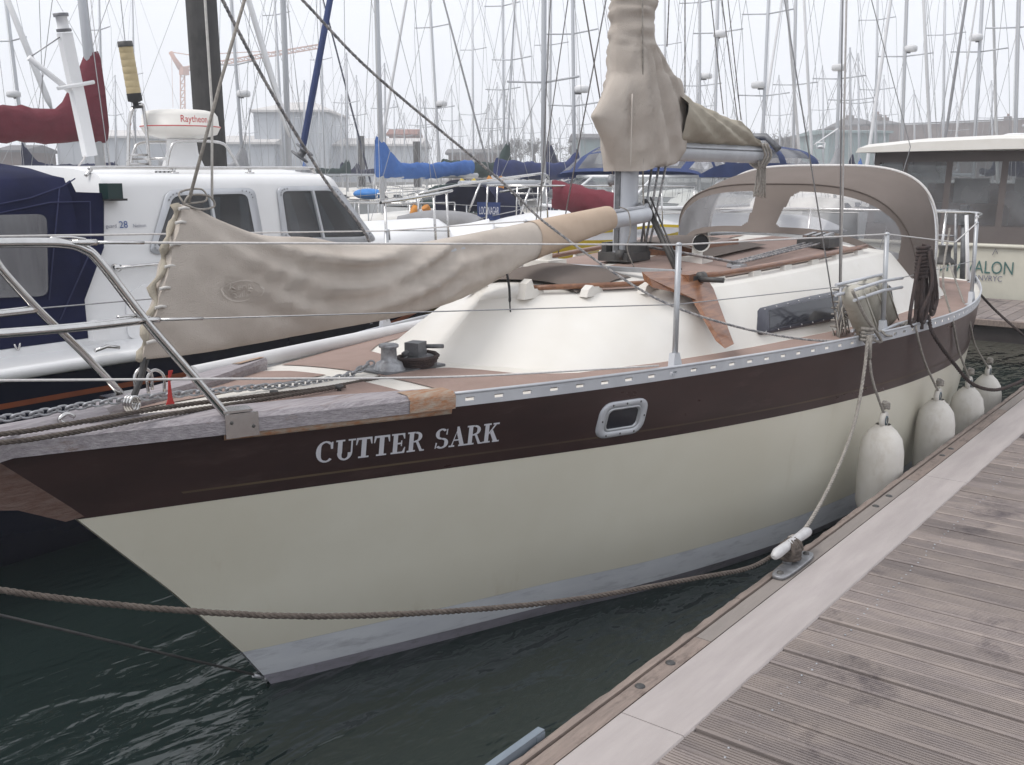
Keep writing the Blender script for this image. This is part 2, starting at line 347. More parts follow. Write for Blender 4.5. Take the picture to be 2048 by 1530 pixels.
clear_mat('glass_clear', (0.72, 0.75, 0.75), 0.25, 0.05)
# ------------------------------------------------------------------ water
def water_mat():
    m = bpy.data.materials.new('water'); m.use_nodes = True; t = m.node_tree; N = t.nodes; L = t.links; b = N['Principled BSDF']
    b.inputs['Base Color'].default_value = (0.013, 0.022, 0.0205, 1); b.inputs['Roughness'].default_value = 0.035; b.inputs['IOR'].default_value = 1.55
    tc = N.new('ShaderNodeTexCoord')
    def nz(rot, sc, scale, det, dist=0.0):
        mp = N.new('ShaderNodeMapping'); mp.inputs['Rotation'].default_value = (0, 0, rot); mp.inputs['Scale'].default_value = sc
        L.new(tc.outputs['Object'], mp.inputs['Vector'])
        n = N.new('ShaderNodeTexNoise'); n.inputs['Scale'].default_value = scale; n.inputs['Detail'].default_value = det; n.inputs['Roughness'].default_value = 0.5; n.inputs['Distortion'].default_value = dist
        L.new(mp.outputs[0], n.inputs['Vector']); return n.outputs['Fac']
    a = nz(0.75, (1, 2.6, 1), 1.8, 2, 0.8); c = nz(0.45, (1, 2.0, 1), 7.0, 2, 0.4)
    # calm patches and ruffled patches
    q = nz(0.5, (1, 1, 1), 0.35, 2)
    mr = N.new('ShaderNodeMapRange'); mr.inputs['From Min'].default_value = 0.35; mr.inputs['From Max'].default_value = 0.65; mr.inputs['To Min'].default_value = 0.35; mr.inputs['To Max'].default_value = 1.0
    L.new(q, mr.inputs['Value'])
    ad = N.new('ShaderNodeMath'); ad.operation = 'MULTIPLY_ADD'; ad.inputs[1].default_value = 0.34; L.new(c, ad.inputs[0]); L.new(a, ad.inputs[2])
    mu = N.new('ShaderNodeMath'); mu.operation = 'MULTIPLY'; L.new(ad.outputs[0], mu.inputs[0]); L.new(mr.outputs[0], mu.inputs[1])
    bp = N.new('ShaderNodeBump'); bp.inputs['Strength'].default_value = 1.0; bp.inputs['Distance'].default_value = 0.05; L.new(mu.outputs[0], bp.inputs['Height']); L.new(bp.outputs[0], b.inputs['Normal'])
    M['water'] = m
water_mat()
mb = MB(); mb.grid([[V((x, y, 0)) for x in (-60, -10, 0, 10, 40, 120, 380)] for y in (-200, -40, -8, 0, 10, 40, 120, 380)], smooth=False)
obj('water', mb, 'water', kind='structure')
mb = MB(); mb.grid([[V((x, y, -3.0)) for x in (-62, 385)] for y in (-205, 385)], smooth=False); obj('seabed', mb, 'float_dark', kind='structure')
# ------------------------------------------------------------------ pontoon with planks
def plank_mat():
    m = bpy.data.materials.new('deck_plank'); m.use_nodes = True; t = m.node_tree; N = t.nodes; L = t.links; b = N['Principled BSDF']; b.inputs['Roughness'].default_value = 0.82
    g = N.new('ShaderNodeNewGeometry'); oi = N.new('ShaderNodeObjectInfo')
    off = N.new('ShaderNodeVectorMath'); off.operation = 'ADD'; L.new(g.outputs['Position'], off.inputs[0])
    cm = N.new('ShaderNodeCombineXYZ'); mu = N.new('ShaderNodeMath'); mu.operation = 'MULTIPLY'; mu.inputs[1].default_value = 37.0
    L.new(oi.outputs['Random'], mu.inputs[0]); L.new(mu.outputs[0], cm.inputs['Y']); L.new(cm.outputs[0], off.inputs[1])
    def nz(src, sc, scale, det, ro=0.6):
        mp = N.new('ShaderNodeMapping'); mp.inputs['Scale'].default_value = sc; L.new(src, mp.inputs['Vector'])
        n = N.new('ShaderNodeTexNoise'); n.inputs['Scale'].default_value = scale; n.inputs['Detail'].default_value = det; n.inputs['Roughness'].default_value = ro; L.new(mp.outputs[0], n.inputs['Vector']); return n.outputs['Fac']
    def rng(v, a, c):
        r = N.new('ShaderNodeMapRange'); r.inputs['From Min'].default_value = a; r.inputs['From Max'].default_value = c; L.new(v, r.inputs['Value']); return r.outputs[0]
    def mixc(f, A, B):
        x = N.new('ShaderNodeMix'); x.data_type = 'RGBA'; L.new(f, x.inputs['Factor'])
        for k, s in (('A', A), ('B', B)):
            if isinstance(s, tuple): x.inputs[k].default_value = (*s, 1)
            else: L.new(s, x.inputs[k])
        return x.outputs['Result']
    grain = nz(off.outputs[0], (30, 1.6, 6), 4, 8)
    c = mixc(rng(grain, 0.3, 0.7), (0.25, 0.213, 0.20), (0.175, 0.148, 0.142))
    blot = nz(off.outputs[0], (3.0, 1.4, 1), 3.0, 6)
    c = mixc(rng(blot, 0.40, 0.68), c, (0.285, 0.24, 0.215))
    stain = nz(g.outputs['Position'], (1, 1, 1), 2.6, 9, 0.72)
    sf = rng(stain, 0.55, 0.68)
    c = mixc(sf, c, (0.10, 0.083, 0.086))
    spec = nz(g.outputs['Position'], (1, 1, 1), 70, 3); 
    c = mixc(rng(spec, 0.66, 0.74), c, (0.34, 0.29, 0.27))
    h = N.new('ShaderNodeHueSaturation'); mr = N.new('ShaderNodeMapRange'); mr.inputs['To Min'].default_value = 0.80; mr.inputs['To Max'].default_value = 1.16; L.new(oi.outputs['Random'], mr.inputs['Value']); L.new(mr.outputs[0], h.inputs['Value']); L.new(c, h.inputs['Color'])
    L.new(h.outputs[0], b.inputs['Base Color'])
    bp = N.new('ShaderNodeBump'); bp.inputs['Strength'].default_value = 0.5; bp.inputs['Distance'].default_value = 0.004; L.new(grain, bp.inputs['Height']); L.new(bp.outputs[0], b.inputs['Normal'])
    M['deck_plank'] = m
plank_mat()
mat('grp_strip', (0.405, 0.365, 0.352), (0.335, 0.30, 0.29), rough=0.8, scale=2.2, stretch=(0.7, 5, 1), bump=0.12, bscale=40, stain=((0.33, 0.295, 0.29), 3.5, (0.5, 3, 1), 0.55, 0.8))
mat('waler_wood', (0.27, 0.215, 0.185), (0.20, 0.16, 0.14), rough=0.85, scale=5, stretch=(1.2, 12, 6), bump=0.5, bscale=12, stain=((0.10, 0.075, 0.065), 5, (1.5, 3, 1), 0.52, 0.7))
mat('waler_grey', (0.255, 0.225, 0.205), (0.215, 0.19, 0.175), rough=0.85, scale=3, stretch=(1, 8, 4), bump=0.3, bscale=14)
mat('bracket', (0.22, 0.26, 0.30), (0.18, 0.21, 0.25), rough=0.5, metal=0.3)
DZ = 0.45; X0, X1 = -4.2, 9.30; YE = -1.560       # pontoon top, ends, water edge
pon = thing('pontoon', (0, -3, 0), 'grooved timber pontoon walkway with pale edge strip beside the cream yacht', 'pontoon')
pitch = 0.107; pw = 0.1005
nG = 7; prof = []
for k in range(nG):
    a = -pw/2 + 0.006 + k * (pw - 0.012) / nG; w = (pw - 0.012) / nG
    prof += [(a, 0.0), (a + w * 0.60, 0.0), (a + w * 0.68, -0.006), (a + w * 0.92, -0.006)]
prof = [(-pw/2, -0.028), (-pw/2, -0.003)] + prof + [(pw/2 - 0.005, 0.0), (pw/2, -0.003), (pw/2, -0.028)]
YA, YB = -1.893, -4.35
pm = MB(); pm.grid([[V((a, YA, z)) for a, z in prof], [V((a, YB, z)) for a, z in prof]], smooth=False)
pm.poly([V((a, YA, z)) for a, z in prof]); pm.poly([V((a, YB, z)) for a, z in prof][::-1])
first = None; nP = int((X1 - X0) / pitch); rr = random.Random(3)
for i in range(nP):
    x = X0 + 0.05 + i * pitch
    if x < -0.95: continue                                  # behind the photographer the deck base carries on
    if first is None:
        first = obj('plank', pm, 'deck_plank', pon); p = first; first.data.materials.append(M['groove_dirt']); [setattr(f, 'material_index', 1) for f in first.data.polygons if len(f.vertices) == 4 and abs(sum(first.data.vertices[v].co.z for v in f.vertices) / 4 + 0.006) < 0.0008]
    else:
        p = link(first.copy()); p.parent = pon
    p.location = V((x + rr.uniform(-0.003, 0.003), 0, DZ + rr.uniform(-0.002, 0.003)))
    p.rotation_euler = (rr.uniform(-0.001, 0.001), rr.uniform(-0.012, 0.012), rr.uniform(-0.0022, 0.0022))
    if i % 9 == 4: p.location.x += 0.004
mb = MB()
for x in [X0 + 0.05 + i * pitch for i in range(nP) if X0 + 0.05 + i * pitch < -0.95]: mb.box((x, (YA + YB)/2, DZ - 0.014), (pw, YA - YB, 0.028))
obj('deck_planks_behind', mb, 'deck_plank', pon, kind='stuff')
for a, c in ((X0, 0.02), (0.024, 3.125), (3.129, 6.2), (6.204, X1)):
    for y in (-1.78, -4.468):
        mb = MB(); ps = [(-0.111, -0.03), (-0.111, -0.004), (-0.105, 0.002), (0.103, 0.002), (0.109, -0.004), (0.109, -0.03)]
        mb.prism([(a, y + q, DZ + z) for q, z in ps], (c - a, 0, 0)); obj('edge_strip', mb, 'grp_strip', pon)
def waler(a, c, y0, y1, ztop, mt, jag=0.0):
    n = max(2, int((c - a) / 0.05)); mb = MB(); r = random.Random(int(a * 97)); rows = []
    for i in range(n + 1):
        x = lerp(a, c, i / n); e = r.uniform(0, jag); e2 = r.uniform(0, jag)
        rows.append([V((x, y0, DZ - 0.16)), V((x, y0, ztop - 0.001)), V((x, (y0+y1)/2, ztop)), V((x, y1 - 0.006 - e, ztop - e2 * .6)), V((x, y1 - e * .5, ztop - 0.008 - e2)), V((x, y1, DZ - 0.16))])
    mb.grid(rows, smooth=False); mb.poly(rows[0]); mb.poly(rows[-1][::-1]); return obj('edge_timber', mb, mt, pon)
for a, c, mt in ((X0, 0.63, 'waler_wood'), (0.634, 3.02, 'waler_grey'), (3.024, 5.1, 'waler_wood'), (5.104, X1, 'waler_grey')): waler(a, c, -1.664, -1.597, DZ - 0.006, mt, 0.002)
for a, c in ((X0, 1.02), (1.023, 3.6), (3.603, 6.4), (6.404, X1)): waler(a, c, -1.595, -1.560, DZ - 0.002, 'waler_wood', 0.007)
for (px, py) in ((1274, 1367), (1333, 1320), (1773, 989), (1746, 1009), (1898, 895), (1879, 908)):
    p = onz(px, py, DZ); mb = MB(); mb.lathe([(0, 0.006), (0.012, 0.0055), (0.017, 0.002), (0.018, -0.008)], (p.x, -1.63, DZ - 0.006), n=14); obj('bolt', mb, 'dark_metal', pon)
mb = MB(); a = onz(1000, 1530, DZ - 0.03); c = onz(1072, 1478, DZ - 0.03)
mb.beam((a.x - 0.5, -1.546, DZ - 0.012), (c.x, -1.546, DZ - 0.012), 0.024, 0.05); mb.beam((c.x - 0.02, -1.53, DZ - 0.03), (c.x - 0.02, -1.56, DZ - 0.03), 0.04, 0.07); obj('edge_bracket', mb, 'bracket', pon)
mb = MB(); mb.box(((X0 + X1)/2, -2.95, DZ - 0.11), (X1 - X0, 2.55, 0.14)); obj('frame', mb, 'float_dark', pon)
for x in (-3, 0.2, 3.4, 6.6): 
    mb = MB(); mb.box((x + 0.9, -2.95, 0.08), (1.8, 2.3, 0.40)); obj('float', mb, 'float_dark', pon)
# small marks: nail heads and bird splashes on the planks
mb = MB(); r = random.Random(5)
for i in range(nP):
    x = X0 + 0.05 + i * pitch
    if x < -0.9: continue
    for y in (-2.02, -3.1, -4.2):
        for dx in (-0.025, 0.025): mb.lathe([(0, 0.0015), (0.0038, 0.001), (0.0042, -0.002)], (x + dx, y + r.uniform(-.01, .01), DZ + 0.0015), n=6)
obj('deck_screws', mb, 'galv', pon, kind='stuff')
# cleat on the pontoon
cl = thing('dock_cleat', (1.46, -1.60, DZ), 'galvanised two-horn dock cleat on its base plate with brown rope made fast', 'cleat')
mb = MB(); pl = []
for k in range(24):
    a = 2 * math.pi * k / 24; pl.append((1.46 + math.copysign(abs(math.cos(a))**0.6, math.cos(a)) * 0.17, -1.622 + math.copysign(abs(math.sin(a))**0.5, math.sin(a)) * 0.035, DZ - 0.004))
mb.prism(pl, (0, 0, 0.016), True); obj('base_plate', mb, 'galv', cl)
for dx in (-0.135, 0.135): mb = MB(); mb.lathe([(0, 0.010), (0.012, 0.008), (0.015, 0)], (1.46 + dx, -1.622, DZ + 0.012), n=8); obj('bolt', mb, 'dark_metal', cl)
mb = MB()
for dx in (-0.03, 0.03): mb.tube([(1.488 + dx * 1.4, -1.60, DZ + 0.01), (1.488 + dx, -1.60, DZ + 0.05), (1.488 + dx * .8, -1.60, DZ + 0.085)], [0.022, 0.016, 0.02], 10)
obj('post', mb, 'galv', cl)
mat('cleat_horn', (0.55, 0.545, 0.545), (0.46, 0.45, 0.45), rough=0.5, metal=0.15, scale=20)
mb = MB(); mb.tube([(1.300, -1.60, DZ + 0.082), (1.310, -1.60, DZ + 0.085), (1.34, -1.60, DZ + 0.09), (1.44, -1.60, DZ + 0.092), (1.54, -1.60, DZ + 0.092), (1.635, -1.60, DZ + 0.092), (1.665, -1.60, DZ + 0.088), (1.675, -1.60, DZ + 0.085)], [0.008, 0.017, 0.023, 0.02, 0.02, 0.023, 0.017, 0.008], 12)
obj('horn', mb, 'cleat_horn', cl)
# ------------------------------------------------------------------ the cream and brown yacht
BD = [(-1.05, .015), (-.75, .13), (-.5, .23), (0, .42), (.5, .60), (1, .775), (1.5, .935), (2, 1.07), (2.5, 1.185), (3, 1.275), (3.5, 1.34), (4, 1.38), (4.5, 1.40), (5, 1.38), (5.5, 1.315), (6, 1.215), (6.5, 1.085), (7.05, .92)]
BW = [(0, .012), (.1, .06), (.87, .37), (1.31, .543), (1.76, .753), (2.64, 1.03), (3.2, 1.14), (4, 1.22), (5, 1.18), (6, .98), (6.8, .62)]
ZS = [(-1.05, 1.195), (0, 1.172), (1, 1.15), (2, 1.14), (3, 1.13), (4, 1.118), (5, 1.115), (6, 1.12), (7.05, 1.13)]
ZB = [(-1.05, .93), (-.75, .922), (0, .905), (1, .872), (2, .845), (3, .822), (4, .80), (5, .79), (6, .795), (7.05, .815)]
ZBT = [(-.3, .195), (1, .185), (2, .185), (3, .19), (5, .2), (7.05, .21)]
XST = [(-.5, .33), (0, 0), (.195, -.132), (.55, -.42), (.922, -.753), (1.195, -1.04)]
def zs_(x): return smooth_interp(x, ZS)
def xst(z): return interp(z, XST)
XE = 7.05
def B(x, z):
    q = xst(z); x_ = x
    if x < 4.5:
        xs_ = -1.05 + (x - q) * 5.55 / (4.5 - q); xw = (x - q) * 4.5 / (4.5 - q)
    else: xs_ = xw = x
    if z < 0:
        return max(0.01, smooth_interp(xw, BW) * math.sqrt(max(0.0, 1 + z / 0.7)))
    g = min(1, max(0, z / zs_(x))) ** 0.62
    return max(0.012, smooth_interp(xw, BW) * (1 - g) + smooth_interp(xs_, BD) * g)
def colx(u, zf):
    x = u * XE
    for _ in range(12): z = zf(x); q = xst(z); x = q + (XE - q) * u
    return x, zf(x)
US = [0, .004, .012, .025, .045] + [.07 + .93 * i / 60 for i in range(61)]
yacht = thing('sailing_yacht', (3, 0, 0), 'cream yacht with brown sheer band, tan sail covers and brown sprayhood moored at the pontoon', 'yacht')
def strake(name, zl, zu, n, mt, off=0.0, sides=(-1, 1), us=US):
    mb = MB()
    for s in sides:
        rows = []
        for k in range(n + 1):
            zf = lambda x, t=k / n: lerp(zl(x), zu(x), t); row = []
            for u in us:
                x, z = colx(u, zf); row.append(V((x, s * (B(x, z) + off), z)))
            rows.append(row if s > 0 else row[::-1])
        mb.grid(rows)
    return obj(name, mb, mt, yacht)
zb_ = lambda x: smooth_interp(x, ZB)
zt_ = lambda x: interp(x, ZBT)
strake('hull_bottom', lambda x: -.55, lambda x: .055, 5, 'antifoul')
strake('boot_stripe', lambda x: .055, zt_, 2, 'boot_stripe', 0.001)
strake('topsides', zt_, zb_, 10, 'gel_cream')
band = strake('sheer_band', zb_, zs_, 6, 'brown_band', 0.0015)
strake('cove_line', lambda x: zb_(x) + .046, lambda x: zb_(x) + .055, 1, 'gold_line', 0.004, us=[u for u in US if u > 0.03])
mb = MB(); rows = []
for z in (-.5, 0, .2, .5, .82, 1.13): rows.append([V((XE, B(XE, z) * t, z)) for t in (-1, -.5, 0, .5, 1)])
mb.grid(rows); obj('transom', mb, 'gel_cream', yacht)
# deck
def dz_(x, y): return zs_(x) + 0.012 + 0.035 * (1 - min(1, abs(y) / max(.05, B(x, zs_(x)))) ** 2)
mb = MB(); xs = [-1.0 + (XE + 1.0) * i / 50 for i in range(51)]
mb.grid([[V((x, B(x, zs_(x)) * t * 0.999, dz_(x, B(x, zs_(x)) * t))) for t in (-1, -.8, -.6, -.4, -.2, 0, .2, .4, .6, .8, 1)] for x in xs]); obj('deck', mb, 'deck_cream', yacht)
# coachroof:  x, base half width, knuckle half width, knuckle height, crown height
OUTL = [((1.02, 0), (1.36, 0)), ((1.08, .17), (1.49, .14)), ((1.15, .32), (1.65, .28)), ((1.23, .46), (1.83, .42)), ((1.38, .60), (2.02, .53)), ((1.70, .735), (2.20, .61)), ((2.0, .805), (2.38, .66)), ((2.27, .86), (2.58, .70)),
        ((2.7, .93), (2.92, .745)), ((3.5, 1.02), (3.60, .80)), ((4.3, 1.06), (4.35, .83)), ((5.0, 1.05), (5.0, .84)), ((5.75, 1.02), (5.75, .82))]
ZK = [(1.33, 1.445), (1.5, 1.462), (1.75, 1.468), (2.2, 1.472), (2.7, 1.48), (3.5, 1.50), (4.3, 1.52), (5.0, 1.51), (5.75, 1.34)]
ZC = [(1.33, 1.447), (1.5, 1.485), (1.75, 1.508), (2.2, 1.528), (2.7, 1.55), (3.5, 1.585), (4.3, 1.61), (5.0, 1.61), (5.75, 1.50)]
def refine(O, n=4):
    out = []
    for (a, b), (c, d) in zip(O, O[1:]):
        for k in range(n): t = k / n; out.append(((lerp(a[0], c[0], t), lerp(a[1], c[1], t)), (lerp(b[0], d[0], t), lerp(b[1], d[1], t))))
    return out + [O[-1]]
def smooth_outline(O, n=5):
    A = catmull([V((b[0], b[1], 0)) for b, t in O], n); C = catmull([V((t[0], t[1], 0)) for b, t in O], n)
    return [((a.x, max(0, a.y)), (c.x, max(0, c.y))) for a, c in zip(A, C)]
OUT = smooth_outline(OUTL)
def outline_y(x, t):
    P = [(lerp(b[0], c[0], t), lerp(b[1], c[1], t)) for b, c in OUT]; return interp(x, P)
def cr(x, k):
    if k == 1: return outline_y(x, 0)
    if k == 2: return max(.02, outline_y(x, 1))
    return smooth_interp(x, ZK if k == 3 else ZC)
def zd0(x, y): return dz_(x, y) - .01
mb = MB(); capz = .012
for s in (-1, 1):
    lo, fl, tp, bev, rf = [], [], [], [], []
    for (bx, by), (tx, ty) in OUT:
        zk = cr(tx, 3); e0 = 0 if by < 1e-6 else 1; lo.append(V((bx - .012 if by < .5 else bx, s * e0 * (by + .012), zd0(bx, by) - .004))); fl.append(V((lerp(bx, tx, .05), s * lerp(by, ty, .05), lerp(zd0(bx, by), zk, .10))))
        tp.append(V((tx - .004, s * e0 * (ty + .010), zk - .012))); bev.append(V((tx + .006, s * max(0, ty - .012), zk + .003)))
    mids = [[a.lerp(c, t) + V((0, (s * .012 * math.sin(math.pi * t)) if abs(c.y) > 1e-6 else 0, .006 * math.sin(math.pi * t))) for a, c in zip(fl, tp)] for t in (0, .2, .4, .6, .8, 1)]
    g = [lo] + mids; mb.grid(g if s > 0 else [r[::-1] for r in g])
    g = [tp, bev]; mb.grid(g if s > 0 else [r[::-1] for r in g])
    g = []
    for f in (1, .75, .5, .25, 0): g.append([V((p.x, p.y * f, cr(p.x, 4) - (cr(p.x, 4) - cr(p.x, 3) - .003) * f * f if abs(p.y) > .02 else p.z)) for p in bev])
    mb.grid(g if s > 0 else [r[::-1] for r in g])
mb.poly([V((5.75, s * 1.07, 1.1)) for s in (-1, 1)] + [V((5.75, .85, 1.34)), V((5.75, 0, 1.5)), V((5.75, -.85, 1.34))])
coach = obj('coachroof', mb, 'gel_white', yacht)
def roofz(x, y):
    kk, zk, zc = cr(x, 2), cr(x, 3), cr(x, 4); return zc - (zc - zk - .003) * min(1.0, abs(y) / kk) ** 2
def side_y(x, z):
    w = cr(x, 1); zk = cr(x, 3) - .012; zd = zd0(x, w); t = min(1, max(0, (z - zd) / (zk - zd))); t = t * .5 if t < .1 else lerp(.05, 1, (t - .1) / .9); return outline_y(x, t) + .012 * math.sin(math.pi * t) + .008 * (1 - t)
def march(px, py, f, t0=1.0, t1=14.0, n=2600):
    d = ray(px, py); prev = None
    for i in range(n):
        p = CAM + d * lerp(t0, t1, i / n)
        if f(p) >= 0: return p
    return None
def hit_hull(px, py): return march(px, py, lambda p: p.y + (B(p.x, p.z) if p.x > xst(max(0, p.z)) and 0 < p.z < 1.3 else -1e3))
def hit_coach(px, py): return march(px, py, lambda p: p.y + (side_y(p.x, p.z) if 1.0 < p.x < 5.7 else -1e3), t0=3.0, t1=10, n=1200)
# brown non-slip panels
def panel(xa, xb, ya, yb, zf, name='deck_panel', n=24, m=5):
    mb = MB(); rows = []
    for i in range(n + 1):
        x = lerp(xa, xb, i / n); a, c = ya(x), yb(x); row = []
        for j in range(m + 1): y = lerp(a, c, j / m); row.append(V((x, y, zf(x, y) + 0.004)))
        rows.append(row)
    mb.grid(rows); return obj(name, mb, 'nonskid', yacht)
edge = lambda x: B(x, zs_(x)) - .055
for s in (-1, 1):
    PIN = [(.60, .06), (.87, .12), (1.0, .20), (1.05, .45), (1.29, .63), (1.60, .72)]
    panel(.60, 6.9, lambda x: s * (interp(x, PIN) if x < 1.60 else (cr(x, 1) + .022 if x < 5.6 else max(.3, edge(x) - .30))), lambda x: s * edge(x), dz_, n=90)
    panel(-.55, .46, lambda x: s * .10, lambda x: s * max(.101, min(edge(x) - .02, .10 + (x + .55) * .9, (.50 - x) * 6 + .1)), dz_)
zr4 = lambda x, y: roofz(x, y)
for s in (-1, 1):
    panel(1.74, 2.05, lambda x: s * .34, lambda x: s * max(.345, cr(x, 2) - .05), zr4, 'coachroof_panel', 10)
    panel(2.42, 4.55, lambda x: s * (.035 + max(0, (x - 3.4)) * .06), lambda x: s * (cr(x, 2) - .075), zr4, 'coachroof_panel')
mb = MB(); rows = []
for i in range(13):
    x = lerp(4.56, 4.90, i / 12); rows.append([V((x, y, roofz(x, y) + .006)) for y in [-.62 + .124 * j for j in range(11)]])
# forehatch under a brown canvas cover, varnished coamings
mb = MB(); rows = []
for i in range(15):
    x = lerp(1.72, 2.24, i / 14); rows.append([V((x, y, roofz(x, y) + .004 + .050 * (1 - abs(y / .33) ** 4) * (1 - abs((x - 1.98) / .28) ** 6) + .006 * math.sin(17 * x + 9 * y))) for y in [-.33 + .066 * j for j in range(11)]])
mb.grid(rows); obj('hatch_cover', mb, 'canvas_brown', yacht)
for s in (-1, 1):
    mb = MB(); path = [(x, s * (cr(x, 2) - .045), roofz(x, cr(x, 2) - .045) + .035) for x in [2.45 + .14 * i for i in range(16)]]
    mb.tube(path, .017, 8); hr = obj('handrail', mb, 'teak_varnish', yacht)
    for i in range(6):
        x = 2.60 + .36 * i; mb = MB(); mb.prism([(x - .07, s * (cr(x, 2) - .055), roofz(x, cr(x, 2) - .045) - .03), (x + .07, s * (cr(x, 2) - .055), roofz(x, cr(x, 2) - .045) - .03), (x + .045, s * (cr(x, 2) - .055), roofz(x, cr(x, 2) - .045) + .022), (x - .045, s * (cr(x, 2) - .055), roofz(x, cr(x, 2) - .045) + .022)], (0, s * .03, 0)); obj('handrail_foot', mb, 'gel_white', hr)
    mb = MB(); mb.tube([(x, s * (cr(x, 2) - .035), roofz(x, cr(x, 2) - .04) + .03) for x in (1.55, 1.7, 1.9, 2.1, 2.25)], .014, 8); hr = obj('handrail', mb, 'teak_varnish', yacht)
    for x, L_, h_ in ((1.56, .09, .075), (1.80, .08, .035), (2.08, .08, .035)):
        mb = MB(); yy = s * (cr(x, 2) - .05); z0 = roofz(x, yy) - .02
        mb.prism([(x - L_, yy, z0), (x + L_, yy, z0), (x + L_ * .6, yy, z0 + .045), (x - L_ * .1, yy, z0 + .045), (x - L_ * .35, yy, z0 + h_ + .02), (x - L_ * .8, yy, z0 + h_)], (0, s * .045, 0)); obj('handrail_foot', mb, 'gel_white', hr)
# aluminium toe rail with oblong slots
def toe(x, s, dz=0.0, out=0.0): z = zs_(x); return V((x, s * (B(x, z) + out), z + dz))
SP = 0.128
for s in (-1, 1):
    mb = MB(); xa = .505; k = 0; H = .052
    while xa < 6.95:
        xb = min(xa + SP, 7.03); xm0 = xa + (xb - xa) * .34; xm1 = xa + (xb - xa) * .66
        for (p, q, z0, z1) in ((xa, xm0, 0, H), (xm1, xb, 0, H), (xm0, xm1, 0, .019), (xm0, xm1, .034, H)):
            n_ = V((0, -s * .006, 0))
            a, b_, c, d = toe(p, s, z0, .004), toe(q, s, z0, .004), toe(q, s, z1, .004), toe(p, s, z1, .004)
            mb.add([a, b_, c, d, a + n_, b_ + n_, c + n_, d + n_], [(0, 1, 2, 3), (7, 6, 5, 4), (3, 2, 6, 7), (0, 4, 5, 1), (0, 3, 7, 4), (1, 5, 6, 2)], False)
        xa += SP
    top = [toe(.505 + .12 * i, s, H + .002, .002) for i in range(55)]
    mb.tube(top, .007, 6); obj('toe_rail', mb, 'alu_pale', yacht)
# weathered cap rail on the bow with a varnished strip below
for s in (-1, 1):
    xs = [-1.02 + (.485 + 1.02) * i / 22 for i in range(23)]
    mb = MB(); rows = []
    for x in xs:
        z = zs_(x) ; b = B(x, z); wdt = .115 if x < .1 else lerp(.115, .05, (x - .1) / .385); e = max(b, .02)
        rows.append([V((x, s * (e + .022), z - .002)), V((x, s * (e + .026), z + .048)), V((x, s * (e + .012), z + .066)), V((x, s * (e - wdt), z + .072)), V((x, s * (e - wdt - .008), z + .055)), V((x, s * (e - wdt), z + .0))])
    mb.grid(rows, cv=True, smooth=False); mb.poly(rows[-1]); mb.poly(rows[0][::-1]); cap = obj('cap_rail', mb, 'teak_grey', yacht)
    mb = MB(); rows = []
    for x in [-.35 + (.487 + .35) * i / 16 for i in range(17)]:
        z = zs_(x) - .028; b = B(x, z); rows.append([V((x, s * (b + .003), z)), V((x, s * (b + .016), z + .003)), V((x, s * (b + .020), z + .024)), V((x, s * (b + .008), z + .027))])
    mb.grid(rows); obj('rubbing_strip', mb, 'teak_worn', yacht)
    mb = MB(); rows = []
    for x in (.30, .36, .42, .488):
        z = zs_(x); b = B(x, z); rows.append([V((x, s * (b + .027), z - .001)), V((x, s * (b + .030), z + .049)), V((x, s * (b + .014), z + .068)), V((x, s * (b - .04), z + .075))])
    mb.grid(rows); obj('cap_rail_end', mb, 'teak_worn', cap)
# bowsprit platform, stem knee and bobstay
mb = MB(); mb.tube([(-.62, 0, 1.235), (-1.1, 0, 1.24), (-2.2, 0, 1.30)], .05, 12); obj('bowsprit', mb, 'teak_grey', yacht)
mb = MB(); mb.prism([(-.735, -.028, .93), (-.80, -.028, .93), (-.95, -.028, 1.01), (-1.25, -.028, 1.09), (-1.9, -.028, 1.19), (-1.9, -.028, 1.25), (-1.0, -.028, 1.20)], (0, .056, 0)); obj('stem_knee', mb, 'teak_dark', yacht)
mb = MB(); bs = ony(0, 1230, 0); d_ = (bs - V((-.01, 0, .03))); mb.tube([V((-.012, 0, .03)), V((-.01, 0, .03)) + d_ * 1.75], .0055, 6); obj('bobstay', mb, 'dark_metal', yacht)
mb = MB(); mb.lathe([(0, -.015), (.014, -.012), (.014, .012), (0, .015)], (-.015, 0, .03), axis=(0, 1, 0), n=10); mb.tube([(-.015, 0, .03), (-.075, 0, .066)], .009, 8); obj('bobstay_fitting', mb, 'galv', yacht)
# ---- pulpit
def bolted(pts, r, name, mt, parent, n=10, k=6): mb = MB(); mb.tube(catmull(pts, k), r, n); return obj(name, mb, mt, parent)
pul = [ony(467, 846, -.295), ony(380, 745, -.283), ony(290, 640, -.27), ony(200, 524, -.26), ony(168, 498, -.258), ony(130, 487, -.258), ony(60, 485, -.258), ony(-60, 487, -.25)]
PR = .0145
pulp = bolted(pul, PR, 'pulpit', 'steel', yacht)
e_ = pul[-1]
def tb(path, r, name, mt, parent, n=8): mb = MB(); mb.tube(path, r, n); return obj(name, mb, mt, parent)
tb(catmull([e_, V((e_.x - .5, -.22, e_.z)), V((e_.x - .85, -.10, e_.z)), V((e_.x - .9, 0, e_.z)), V((e_.x - .85, .10, e_.z)), V((e_.x - .5, .22, e_.z)), V((e_.x, .26, e_.z))], 5), PR, 'top_rail', 'steel', pulp)
tb(catmull([ony(242, 787, .30), ony(160, 700, .28), ony(75, 618, .27), ony(0, 535, .26), V((pul[4].x - .05, .26, e_.z - .03)), V((pul[5].x - .12, .26, e_.z)), V((e_.x, .26, e_.z))], 6), PR, 'far_leg', 'steel', pulp)
